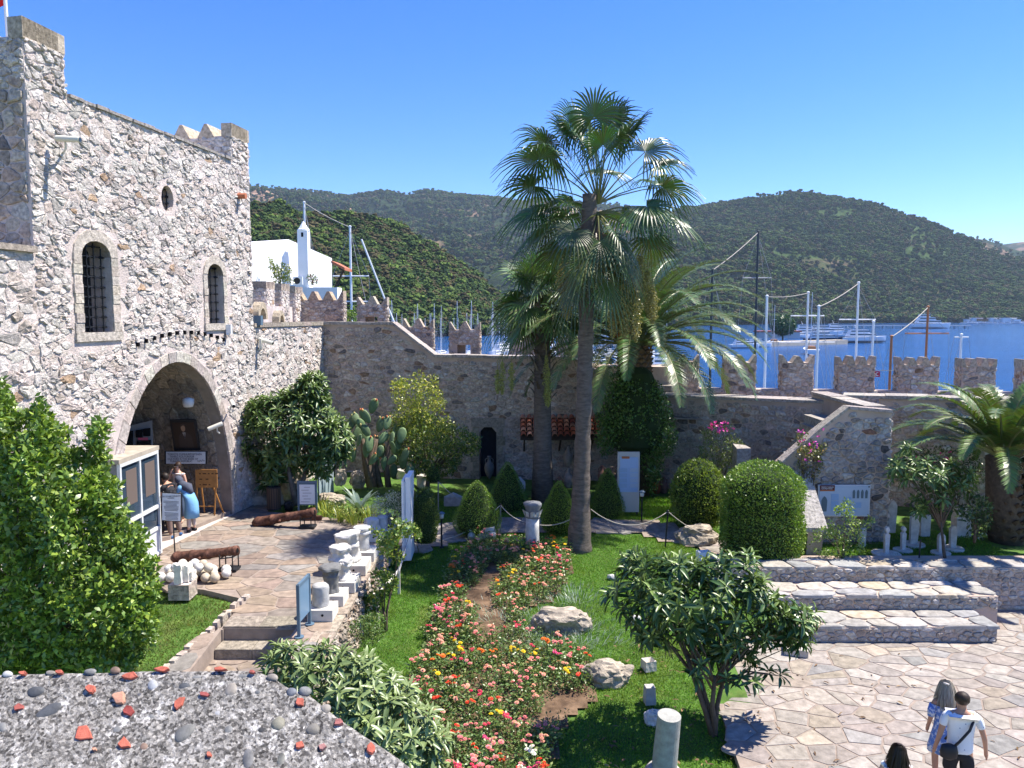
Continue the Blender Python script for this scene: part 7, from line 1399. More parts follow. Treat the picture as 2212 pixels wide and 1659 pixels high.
rr_ = n_.new('ShaderNodeValToRGB'); rr_.color_ramp.elements[0].position = 0; rr_.color_ramp.elements[1].position = .9; rr_.color_ramp.elements[0].color = (.22, .21, .20, 1); rr_.color_ramp.elements[1].color = (1.5, 1.48, 1.42, 1); sx_ = n_.new('ShaderNodeSeparateColor'); l_.new(vo.outputs['Color'], sx_.inputs[0]); l_.new(sx_.outputs[0], rr_.inputs[0])
mx = n_.new('ShaderNodeMix'); mx.data_type = 'RGBA'; mx.blend_type = 'MULTIPLY'; mx.inputs[0].default_value = 1; lk = n_['Principled BSDF'].inputs['Base Color'].links[0].from_socket; l_.new(lk, mx.inputs[6]); l_.new(rr_.outputs[0], mx.inputs[7]); l_.new(mx.outputs[2], n_['Principled BSDF'].inputs['Base Color'])
M_PEB = mat('pebble', attr=True, rough=.55, var=.4, vs=60, bump=.25, bs=260, bd=.003); M_CHIP = mat('brick_chip', attr=True, rough=.9, var=.3, vs=90, bump=.6, bs=320, bd=.002)
def onslab(x, y, a, b_, ang, col, chip=False, seed=0, hgt=.5):
    c = PS(x, y); ux = (PS(x+6, y)-c).normalized(); uy = (PS(x, y-6)-c).normalized(); nn_ = ux.cross(uy).normalized(); sx_, sy_ = a*FY(y)/FPX, b_*(PS(x, y-6)-c).length/6; ca, sa = math.cos(R(ang)), math.sin(R(ang)); rg_ = random.Random(seed+int(x)); b = MB(); vs = []
    if not chip:
        n1 = 14
        for j in range(6):
            ph = math.pi*.5*j/5.
            for k in range(n1): q = 2*math.pi*k/n1; rr = math.cos(ph)*(1+.07*math.sin(q*2+seed)+.05*math.sin(q*3+x)); px, py = rr*math.cos(q)*sx_, rr*math.sin(q)*sy_; vs.append(c+ux*(px*ca-py*sa)+uy*(px*sa+py*ca)+nn_*(math.sin(ph)*min(sx_, sy_)*hgt-.002))
        b.add(vs, [(j*n1+k, j*n1+(k+1) % n1, (j+1)*n1+(k+1) % n1, (j+1)*n1+k) for j in range(5) for k in range(n1)], col); b.build('pebble', M_PEB, t, True)
    else:
        m_ = rg_.randint(5, 7); an = sorted(rg_.uniform(-.35, .35)+2*math.pi*k/m_ for k in range(m_)); P_ = [(math.cos(q)*rg_.uniform(.75, 1.15), math.sin(q)*rg_.uniform(.75, 1.15)) for q in an]
        for zz, k_ in ((-.002, 1.05), (.0025, 1.0), (.0035, .88)): vs += [c+ux*((px*ca*sx_-py*sa*sy_)*k_)+uy*((px*sa*sx_+py*ca*sy_)*k_)+nn_*(zz+rg_.uniform(0, .0015)) for px, py in P_]
        b.add(vs, [(r_*m_+k, r_*m_+(k+1) % m_, (r_+1)*m_+(k+1) % m_, (r_+1)*m_+k) for r_ in (0, 1) for k in range(m_)]+[tuple(range(2*m_, 3*m_))], col); b.build('brick_chip', M_CHIP, t)
G_, D_, T_, B_ = (.20, .20, .19), (.085, .09, .095), (.26, .235, .20), (.22, .15, .11); RD, PK = (.48, .13, .085), (.52, .27, .18)
for a in ((105, 1535, 40, 12, 28, D_), (77, 1493, 22, 12, 15, D_), (330, 1479, 15, 12, 30, (.36, .37, .38)), (398, 1481, 17, 9, 12, D_), (499, 1489, 14, 17, -20, T_), (328, 1548, 11, 8, 0, G_), (254, 1576, 14, 9, 10, G_), (398, 1583, 30, 15, 38, (.15, .15, .14)), (311, 1613, 12, 10, 10, B_), (494, 1576, 14, 11, 0, G_), (601, 1563, 17, 16, 0, (.22, .21, .16)), (676, 1575, 17, 14, 0, (.16, .15, .13)), (536, 1638, 15, 24, 0, (.14, .14, .14)), (608, 1640, 12, 20, -8, (.16, .16, .14)), (248, 1447, 12, 8, 0, B_), (194, 1450, 14, 7, 0, G_), (108, 1452, 11, 5, 0, T_), (15, 1455, 12, 7, 0, (.4, .4, .39)), (588, 1462, 13, 8, -15, T_), (659, 1492, 14, 11, -20, G_), (703, 1530, 12, 11, -10, T_), (629, 1494, 12, 10, 0, (.12, .13, .15)), (555, 1496, 9, 6, 0, D_), (524, 1460, 16, 5, 0, G_), (424, 1463, 15, 5, 0, G_), (30, 1605, 12, 8, 0, G_), (5, 1570, 12, 12, 0, G_), (566, 1577, 14, 8, 0, (.06, .06, .06)), (470, 1540, 9, 7, 0, (.4, .4, .4)), (150, 1610, 9, 6, 0, D_), (740, 1600, 8, 6, 0, G_), (560, 1530, 6, 4, 0, G_), (215, 1540, 6, 4, 0, G_), (380, 1640, 8, 5, 0, T_), (300, 1500, 7, 5, 0, (.11, .11, .12)), (316, 1500, 6, 4, 0, G_)): onslab(*a)
for a in ((283, 1461, 19, 8, 8, RD), (197, 1489, 12, 11, 0, RD), (388, 1520, 10, 18, -30, RD), (279, 1535, 16, 11, -10, (.30, .06, .05)), (182, 1585, 20, 20, 20, RD), (269, 1608, 14, 15, 30, RD), (43, 1528, 13, 8, 20, (.36, .10, .08)), (351, 1447, 17, 6, 0, RD), (475, 1446, 17, 5, 0, RD), (649, 1519, 10, 10, 0, RD), (649, 1612, 11, 8, 20, RD), (452, 1632, 6, 6, 0, RD), (442, 1501, 12, 6, -15, (.34, .09, .08)), (802, 1618, 10, 12, -20, RD), (732, 1561, 11, 8, 30, (.42, .16, .14)), (258, 1509, 18, 16, 30, PK), (50, 1455, 10, 4, 0, RD), (130, 1453, 9, 4, 0, RD), (697, 1615, 10, 9, 0, (.40, .20, .18)), (205, 1620, 5, 4, 0, PK), (546, 1453, 8, 4, 0, (.38, .11, .09))): onslab(*a, chip=True)

# -- fallen leaves
rgl = np.random.default_rng(8); n = 420; X = rgl.uniform(1.2, 8.5, n); Y = rgl.uniform(9.5, 16, n); zz = np.array([.0 if inpoly(a, c, court) else lawn_z(a, c)+.03 for a, c in zip(X, Y)])+.012
keep = np.array([(not inpoly(a, c, court)) or rgl.random() < .35 for a, c in zip(X, Y)]); X, Y, zz = X[keep], Y[keep], zz[keep]; n = len(X); V, F, Cc = leaf_arrays(np.stack([X, Y, zz], 1), rand_dirs(n, rgl)*np.array((1, 1, .12)), np.tile((0, 0, 1.), (n, 1))+rgl.normal(size=(n, 3))*.2, rgl.uniform(.06, .16, n), rgl.uniform(.02, .045, n), cols(n, (.12, .07, .035), .4, (.20, .13, .06), .3, rgl), T_LONG)
tag(np_mesh('fallen_leaves', V, F, Cc, mat('dry_leaf', attr=True, rough=.8), None, 'stuff'), 'dry brown leaves fallen under the middle loquat tree', 'leaves')
# ================================================================== marina and bay
M_GEL = mat('boat_white', (.75, .76, .77), .3); M_NAVY = mat('boat_navy', (.02, .035, .07), .3); M_BGL = mat('boat_glass', (.03, .045, .06), .1, spec=.8); M_TEAK = mat('teak', (.30, .15, .07), .6, var=.2, vs=4)
M_MW = mat('mast_white', (.74, .75, .76), .4); M_MD = mat('mast_dark', (.03, .04, .05), .4); M_MWD = mat('mast_wood', (.36, .14, .06), .5); M_RIG = mat('rigging', (.35, .35, .35), .6); M_CANV = mat('blue_canvas', (.03, .08, .25), .8)
def PS_(x, r): # point on the sea at bearing of image column x
    q = PR(x, 690, r); return Vector((q.x, q.y, SEA))
def hull(L, B, H, n=9):
    b = MB(); vs = []
    for i in range(n):
        s = i/(n-1); w_ = B/2*(1-max(0, (s-.45)/.55)**2.2)*(1 if s > 0 else .85); sh = H*(1+.28*s*s); x = (s-.5)*L
        vs += [(x+.02*L*s, -w_, sh), (x, -w_*.82, H*.35), (x-.03*L*s, 0, -.4), (x, w_*.82, H*.35), (x+.02*L*s, w_, sh)]
    fs = [(i*5+k, i*5+k+1, i*5+6+k, i*5+5+k) for i in range(n-1) for k in range(4)]+[(4, 3, 2, 1, 0), tuple((n-1)*5+k for k in range(5))]+[(i*5+4, i*5, i*5+5, i*5+9) for i in range(n-1)]
    return b.add(vs, fs)
def boat_sail(label, L, mh, m=M_GEL, mm=M_MW):
    t = thing('sailing_boat', label, 'boat', (0, 0, -60)); hull(L, L*.28, L*.095).build('hull', m, t, world=False); b = MB(); b.box((-.02*L, 0, L*.135), (L*.38, L*.16, L*.06), taper=.85); c = b.build('cabin', M_GEL, t, world=False); b = MB(); b.box((-.02*L, 0, L*.14), (L*.30, L*.162, L*.022)); b.build('window', M_BGL, c, world=False)
    b = MB(); b.tube([(.06*L, 0, L*.1), (.06*L, 0, mh)], [.09, .06], 6); b.box((.06*L, 0, mh*.55), (.06, mh*.13, .05)); b.build('mast', mm, t, world=False); b = MB(); b.tube([(.05*L, 0, L*.22), (-.32*L, 0, L*.22)], .13, 6); b.build('boom', M_CANV, t, world=False)
    b = MB(); [b.tube([p, (.06*L, 0, mh*.97)], .025, 3) for p in ((.5*L, 0, L*.12), (-.5*L, 0, L*.1), (.05*L, L*.13, L*.1), (.05*L, -L*.13, L*.1))]; b.build('rigging', M_RIG, t, world=False); return t
def boat_motor(label, L, m=M_GEL, tiers=2):
    t = thing('motor_yacht', label, 'boat', (0, 0, -60)); hull(L, L*.27, L*.12).build('hull', m, t, world=False)
    for i in range(tiers):
        b = MB(); z0 = L*(.14+.075*i); b.box((-L*(.06+.05*i), 0, z0+L*.035), (L*(.60-.17*i), L*(.20-.04*i), L*.07), taper=.9); c = b.build('superstructure', M_GEL, t, world=False); b = MB(); b.box((-L*(.05+.05*i), 0, z0+L*.042), (L*(.585-.165*i), L*(.197-.04*i), L*.028), taper=.97); b.build('window_band', M_BGL, c, world=False)
    b = MB(); b.tube([(-L*.15, 0, L*(.14+.075*tiers)), (-L*.2, 0, L*(.24+.075*tiers))], .1, 5); b.box((-L*.17, 0, L*(.18+.075*tiers)), (.3, L*.12, .12)); b.build('radar_mast', M_MW, t, world=False); return t
rm = random.Random(31)
PS1 = [boat_sail('x', 12, 16), boat_sail('x', 11, 14.5, M_NAVY), boat_sail('x', 14, 19)]; PM1 = [boat_motor('x', 13), boat_motor('x', 16, tiers=2), boat_motor('x', 11, tiers=1)]
for k in range(78):
    x = rm.uniform(835, 1440); rmax = 400 if x > 1080 else 300; r = rm.uniform(175, rmax); sail = rm.random() < .72; src = rm.choice(PS1 if sail else PM1); c = copy_tree(src, None, PS_(x, r), rm.choice([1.2, 1.45, -1.7, 1.3, .2])+rm.uniform(-.1, .1)); c['group'] = 'boats moored in the marina'
    where = 'behind the sloping wall' if x < 1000 else 'below the wooded hill' if x < 1180 else 'seen between the palm trunks' if x < 1340 else 'behind the date palm'
    c['label'] = ('moored %s sailing boat with a bare mast %s' % ('dark hulled' if src is PS1[1] else 'tall white' if src is PS1[2] else 'white', where)) if sail else 'white %s motor yacht moored %s' % ('low' if src is PM1[2] else 'two deck', where)
for i, (x, r, L, lab) in enumerate(((952, 150, 11, 'white motor boat with a dark windscreen between two merlons of the back parapet'), (1305, 190, 16, 'large white yacht just right of the tall palm trunk'), (1415, 205, 19, 'white motor yacht left of the first seaward merlon'), (1640, 395, 14, 'white motor boat behind the dark mast'), (1610, 380, 15, 'white boat under the date palm fronds'))): c = copy_tree(PM1[1], None, PS_(x, r), .2); c.scale = (L/16,)*3; c['label'] = lab
def yacht(label, x, r, L, m, rz, tiers=2): t = boat_motor(label, L, m, tiers); t.location = PS_(x, r); t.rotation_euler[2] = rz; return t
yacht('navy hulled motor yacht moored at the end of the pier', 1782, 470, 22, M_NAVY, -.05); 
fy = yacht('white ferry with a dark blue waterline moored beyond the pier', 1866, 480, 26, M_GEL, .05); b = MB(); b.box((0, 0, 1.0), (23, 6.6, .5)); b.build('blue_band', M_NAVY, fy, world=False)
for i, (x, r, L) in enumerate(((1710, 640, 26), (1745, 610, 24), (1780, 620, 28), (1812, 640, 26), (1725, 560, 18), (1842, 600, 18), (1690, 600, 20))): yacht(('white yacht number of the cluster behind the pier' if 0 else ['leftmost white superyacht behind the pier', 'white yacht behind the pier left of the tall white mast', 'large white yacht with radar mast behind the navy yacht', 'white yacht right behind the navy yacht', 'smaller white yacht in front of the superyachts', 'white yacht behind the ferry bow', 'white yacht beside the dark tree on the pier'][i]), x, r, L, M_GEL, rm.uniform(-.3, .3), 2+(i % 2))
pa, pb = PS_(1640, 400), PS_(1826, 455); t = thing('pier', 'long pale concrete pier with black tyre fenders', 'pier', pa); d = (pb-pa); L = d.length; az = math.atan2(d.y, d.x); b = MB(); m_ = (pa+pb)/2; b.box((m_.x, m_.y+3, SEA+1.1), (L, 7, 2.4), rz=az); b.build('deck', mat('pier_concrete', (.48, .42, .33), .9, var=.2, vs=.5), t)
for k in range(18): q = pa.lerp(pb, (k+.5)/18); b = MB(); b.lathe([(.7, 0), (.8, .25), (.35, .3)], (0, 0, 0), 10); o_ = b.build('tyre', M_BLK, t, world=False); o_.location = Vector((q.x, q.y-.6, SEA+1.0))-pa; o_.rotation_euler = (R(90), 0, az)
q = PS_(1680, 520); t = thing('quay_building', 'low quay building with a red roof behind the pier', 'building', q); b = MB(); b.box((q.x, q.y, SEA+3), (26, 8, 4)); b.build('wall', mat('pale_wall', (.6, .58, .55), .9), t); b = MB(); b.box((q.x, q.y, SEA+5.4), (28, 9, .9)); b.build('roof', mat('red_roof', (.50, .17, .12), .8), t)
q = PS_(1692, 500); t = thing('tree', 'round dark tree standing on the pier quay', 'tree', q); rg = np.random.default_rng(3); n = 2600; D_3 = rand_dirs(n, rg); P = D_3*(1-rg.random((n, 1))**2*.3)*np.array([7.5, 7, 6])+np.array([q.x, q.y, SEA+9]); V, F, Cc = leaf_arrays(P, rand_dirs(n, rg, .3), D_3, np.full(n, 1.5), np.full(n, .9), cols(n, (.03, .07, .02), .4, rg=rg)); np_mesh('crown', V, F, Cc, M_LEAF, t); b = MB(); b.tube([q, q+Z*8], .5, 6); b.build('trunk', M_BARK, t)
pa, pb = PS_(1790, 1040), PS_(2098, 1090); t = thing('jetty', 'low far jetty on white piles crossing the bay', 'jetty', pa); m_ = (pa+pb)/2; d = pb-pa; az = math.atan2(d.y, d.x); b = MB(); b.box((m_.x, m_.y, SEA+3.4), (d.length, 6, 1.0), rz=az); b.build('deck', mat('jetty_white', (.62, .63, .62), .8), t)
for k in range(14): q = pa.lerp(pb, (k+.5)/14); b = MB(); b.box((q.x, q.y, SEA+1.2), (2.4, 5, 3.6), rz=az); b.build('pile', MATS['jetty_white'], t)
yacht('grey white patrol vessel with a mast moored at the far jetty', 2010, 1065, 48, M_GEL, 0, 3)
for i in range(7):
    x = 2092+i*17; q = PS_(x, 1880); t = thing('boatyard_building', ['white shed at the left of the far boatyard', 'low pale boatyard shed among moored boats', 'brown roofed boatyard hall on the far shore', 'small white boatyard hut', 'white cube house on the far shore', 'wide white hangar on the far shore', 'pale hangar at the right edge of the far shore'][i], 'building', q); w_ = 14+7*(i % 3); h_ = 6+3*(i % 2)
    b = MB(); b.box((q.x, q.y, SEA+h_/2+2), (w_, 12, h_)); b.build('wall', M_GEL if i != 2 else M_TEAK, t); b = MB(); b.prism([(q.x-w_/2-1, q.y-7), (q.x+w_/2+1, q.y-7), (q.x+w_/2+1, q.y+7), (q.x-w_/2-1, q.y+7)], SEA+h_+2, SEA+h_+3); b.build('roof', mat('pale_roof', (.55, .53, .5), .8) if i != 2 else M_TEAK, t)
for k in range(16):
    c = copy_tree(rm.choice(PM1), None, PS_(2080+k*9+rm.uniform(-3, 3), 1780+rm.uniform(-30, 40)), rm.uniform(-.4, .4)); c['group'] = 'boats along the far boatyard'; c['label'] = 'small white boat moored along the far boatyard shore'; c.scale = (1.1,)*3
for t in PS1+PM1:
    for ch in list(t.children):
        for g2 in list(ch.children): bpy.data.objects.remove(g2)
        bpy.data.objects.remove(ch)
    bpy.data.objects.remove(t)
# gulets moored below the castle wall; their masts rise over the merlons
def gulet(label, masts, m, r1=72, mm=M_MW, hm=M_GEL, stay=True):
    P1 = [PR(x, y, r) for x, y, r, s in masts]; c = sum(P1, Vector())/len(P1); t = thing('wooden_yacht', label, 'boat', (c.x, c.y, SEA)); d = P1[-1]-P1[0] if len(P1) > 1 else Vector((.3, 1, 0)); az = math.atan2(d.y, d.x)
    hb_ = hull(20, 5.6, 2.1); ho_ = hb_.build('hull', hm, t, world=False); ho_.rotation_euler[2] = az; b = MB(); b.box((-1, 0, 2.7), (8, 3.4, 1.1), taper=.92); ca_ = b.build('deckhouse', M_TEAK, t, world=False); ca_.rotation_euler[2] = az
    for (x, y, r, sp_), p in zip(masts, P1):
        w_ = .125; b = MB(); b.tube([(p.x, p.y, SEA+1.8), (p.x, p.y, p.z)], [w_, w_*.75], 8); b.lathe([(w_*1.0, 0), (w_*1.1, .1), (.05, .16)], p, 8); ms_ = b.build('mast', mm, t)
        for y2, hw in sp_: z_ = PR(x, y2, r).z; b = MB(); b.tube([(p.x-hw, p.y, z_), (p.x+hw, p.y, z_)], .06, 5); b.build('spreader', mm if mm is not M_MD else M_RIG, ms_)
        b = MB()
        for a in (-1, 1): b.tube([(p.x, p.y, p.z-.3), (p.x+a*(sp_[0][1] if sp_ else 1), p.y, PR(x, sp_[0][0], r).z if sp_ else p.z-4), (p.x+a*2.4, p.y, SEA+2.2)], .018, 3)
        b.tube([(p.x, p.y, p.z-.2), (p.x+math.cos(az)*8, p.y+math.sin(az)*8, SEA+3)], .018, 3); b.build('shrouds', M_RIG, t)
    if stay and len(P1) > 1: b = MB(); b.tube([P1[0].lerp(P1[1], s)-Z*math.sin(math.pi*s)*.15 for s in np.linspace(0, 1, 6)], .035, 4, (.5, .5, .5)); b.build('triatic_stay', M_ROPE, t)
gulet('dark masted wooden yacht with the tallest mast right of the date palm', ((1539, 584, 66, []), (1638, 502, 74, [(600, 1.3)])), 0, mm=M_MD); gulet('white masted yacht left of the pier end', ((1657, 641, 66, [(738, .6)]), (1746, 633, 74, [(682, 1.5), (739, 2.5)])), 0)
gulet('white masted yacht in front of the ferry', ((1769, 663, 64, []), (1855, 612, 74, [(690, 1.6)])), 0); gulet('yacht with varnished orange wooden masts at the right', ((1926, 728, 66, []), (2005, 664, 76, [(720, 1.9)])), 0, mm=M_MWD)
gulet('small yacht with one thin white mast right of the ferry', ((1887, 696, 70, []),), 0); gulet('yacht with one grey mast behind the right date palm', ((2077, 724, 76, [(728, .6)]),), 0); gulet('yacht with white masts rising behind the white house', ((657, 438, 78, [(560, 1.0)]), (756, 491, 70, [(596, 1.6), (651, 1.8)])), 0)
gulet('far sailing yacht with a thin mast behind the pier', ((1755, 633, 330, [(680, 1.5)]),), 0); gulet('far sailing yacht with a thin white mast beside the dark tree', ((1674, 660, 420, [(690, 1.2)]),), 0); gulet('white masted yacht whose mast stands between the first seaward merlon and the ivy', ((1411, 772, 60, []),), 0)
b = MB(); b.tube([PR(781, 517, 69), PR(832, 648, 70), PR(858, 712, 70)], .09, 6); tag(b.build('yacht_gangway', M_MW), 'slanting white spar leaning down toward the sloping wall', 'spar')
fl = MB(); q = PR(1889, 808, 64); 
for i in range(5): fl.box((q.x+i*.09, q.y+.02*math.sin(i), q.z), (.09, .02, .42), col=(.62, .02, .04))
fo = tag(fl.build('flag', M_PRINT), 'small red flag with a white crescent behind the seaward merlons', 'flag'); b = MB(); b.tube([(q.x+.2+.11*math.cos(a), q.y-.03, q.z+.11*math.sin(a)) for a in np.linspace(.9, 5.4, 9)], .025, 4, (.9, .9, .9)); b.tube([(q.x-.2, q.y, q.z+.27), (q.x+1.9, q.y, q.z+.27)], .03, 4, (.5, .4, .3)); b.build('crescent_and_boom', M_PRINT, fo)
# ---- white house beyond the wall
yh = 46.0; HY = lambda x: 42+(x-536)/181*8.7
h = [PY(x, y, HY(x)) for x, y in ((536, 547), (623, 517), (717, 558), (717, 700), (536, 700))]; t = thing('white_house', 'white gabled house with a little chimney turret behind the parapet', 'house', (h[4].x, yh, 2)); M_LIME = mat('whitewash', (.84, .84, .85), .85, var=.07, vs=1.2)
b = MB(); vs = [tuple(q) for q in h]+[(q.x-3, q.y+1.6, q.z) for q in h]; b.add(vs, [(0, 4, 3, 2, 1), (5, 6, 7, 8, 9), (0, 1, 6, 5), (1, 2, 7, 6), (2, 3, 8, 7), (4, 0, 5, 9)]); b.build('wall', M_LIME, t)
a_, c_ = PY(646, 530, yh), PY(667, 500, yh); zt_ = PY(656, 499, yh).z; xm = (a_.x+c_.x)/2; b = MB(); b.box((xm, yh-.05, (zt_+6.5)/2), (c_.x-a_.x, .62, zt_-6.5)); cht = b.build('chimney', M_LIME, t); b = MB(); za = PY(654, 478, yh).z; b.lathe([(.36, 0), (.36, .08), (.30, .12), (.02, za-zt_)], (xm, yh-.05, zt_), 8); b.build('chimney_cap', M_LIME, cht)
b = MB(); b.box((xm, yh-.37, zt_-.25), (.12, .02, .25)); b.build('smoke_slot', M_BLACK, cht)
b = MB(); e0, e1 = PY(716, 563, yh), PY(745, 578, yh); b.add([(e0.x, yh-.1, e0.z), (e1.x, yh-.1, e1.z), (e1.x, yh+2, e1.z), (e0.x, yh+2, e0.z), (e0.x, yh-.1, e0.z-.16), (e1.x, yh-.1, e1.z-.16), (e1.x, yh+2, e1.z-.16), (e0.x, yh+2, e0.z-.16)], [(0, 1, 2, 3), (7, 6, 5, 4), (0, 4, 5, 1), (1, 5, 6, 2)], (.46, .16, .09)); b.build('tiled_eave', M_TILE, t); b = MB(); b.tube([(e1.x-.1, yh+.1, e1.z-.15), (e0.x, yh+.1, e1.z-1.5)], .07, 4); b.build('eave_bracket', MATS['dark_timber2'], t)
b = MB(); pv_ = PY(564, 612, yh); r_ = .5; b.add([(pv_.x+r_*math.cos(k*.314), yh-.02, pv_.z+.75+r_*math.sin(k*.314)) for k in range(11)]+[(pv_.x-r_, yh-.02, pv_.z-.6), (pv_.x+r_, yh-.02, pv_.z-.6)], [(0, 1, 2, 3, 4, 5, 6, 7, 8, 9, 10, 11, 12)]); b.build('arched_window', mat('window_white', (.6, .63, .68), .5), t)
q = PY(645, 607, yh-.4); b = MB(); b.box(q, (.55, .35, .5), col=(1, 1, 1)); acu = tag(b.build('air_conditioner', M_WHITE), 'white air conditioner unit standing in front of the white house', 'air conditioner'); b = MB(); b.lathe([(.19, 0), (.19, .01)], (0, 0, 0), 16); o_ = b.build('fan_grille', M_BLK, acu, world=False); o_.location = q-acu.location+Vector((-.05, -.18, 0)); o_.rotation_euler = (R(90), 0, 0)
q = PY(700, 632, 40); b = MB(); b.box((q.x, 40, q.z-1.2), (1.6, 1, 2.9)); b.box((q.x-1.5, 40.2, q.z-1.2), (1.6, .8, 3.2)); tag(b.build('terrace_wall', M_LIME), 'low whitewashed terrace wall in front of the white house', 'wall')
shrub('potted_shrub', 'tall yellowish shrub in front of the white house', pts(577, 560, 585, 556, 592, 572, 610, 566, 625, 575, 637, 590, 634, 613, 590, 614, 583, 590), 43, .6, 1500, .14, (.11, .14, .03), (.25, .25, .05), 81); shrub('potted_shrub', 'small dark shrub right of the air conditioner on the house terrace', pts(662, 600, 672, 583, 682, 595, 690, 613, 665, 614), 43, .4, 500, .13, (.08, .12, .03), (.25, .08, .04), 82); shrub('tree', 'small green tree between two parapet merlons left of the sloping wall', pts(743, 665, 757, 660, 772, 663, 773, 697, 744, 697), 36, .8, 1500, .12, (.09, .15, .03), (.2, .26, .05), 83, cat_='tree')
b = MB(); a_, c_ = PY(1272, 800, 33.5), PY(1302, 835, 33.5); b.add([(a_.x, 31.2, c_.z), (c_.x, 31.2, c_.z), (c_.x-.1, 34, a_.z), (a_.x-.1, 34, a_.z)], [(0, 1, 2, 3)], (.5, .24, .18)); 
for k in range(8): x_ = lerp(a_.x, c_.x, (k+.5)/8); b.tube([(x_, 31.2, c_.z+.02), (x_-.1, 34, a_.z+.02)], .035, 5, (.55, .27, .2))
tag(b.build('tiled_roof', M_TILE), 'patch of red tiled roof just right of the tall palm trunk', 'roof')
# ================================================================== people
SK = (.46, .24, .155)
def skin(name, J, E, m, parent, lv=2, root=0):
    """J: list of (x, y, z, rx[, ry]); E: edges; grown into one smooth surface"""
    me = bpy.data.meshes.new(name); me.from_pydata([j[:3] for j in J], E, []); o = link(name, me, parent, world=False); md = o.modifiers.new('skin', 'SKIN'); md.use_smooth_shade = True
    for v, j in zip(me.skin_vertices[0].data, J): v.radius = (j[3], j[4] if len(j) > 4 else j[3]); v.use_root = False
    me.skin_vertices[0].data[root].use_root = True; s_ = o.modifiers.new('sub', 'SUBSURF'); s_.levels = s_.render_levels = lv; me.materials.append(m); return o
def cloth(name, rings, m, parent, n=18, fold=.0, seed=0):
    """rings: (cx, cy, z, rx, ry) from top to bottom"""
    b = MB(); vs = []
    for i, (cx_, cy_, z, rx, ry) in enumerate(rings):
        for k in range(n): a = 2*math.pi*k/n; q = 1+fold*(i/len(rings))*math.sin(a*6+seed); vs.append((cx_+rx*math.cos(a)*q, cy_+ry*math.sin(a)*q, z))
    m_ = len(rings); b.add(vs, [(i*n+(k+1) % n, i*n+k, (i+1)*n+k, (i+1)*n+(k+1) % n) for i in range(m_-1) for k in range(n)]); o = b.build(name, m, parent, True, world=False); so_ = o.modifiers.new('thick', 'SOLIDIFY'); so_.thickness = .008; return o
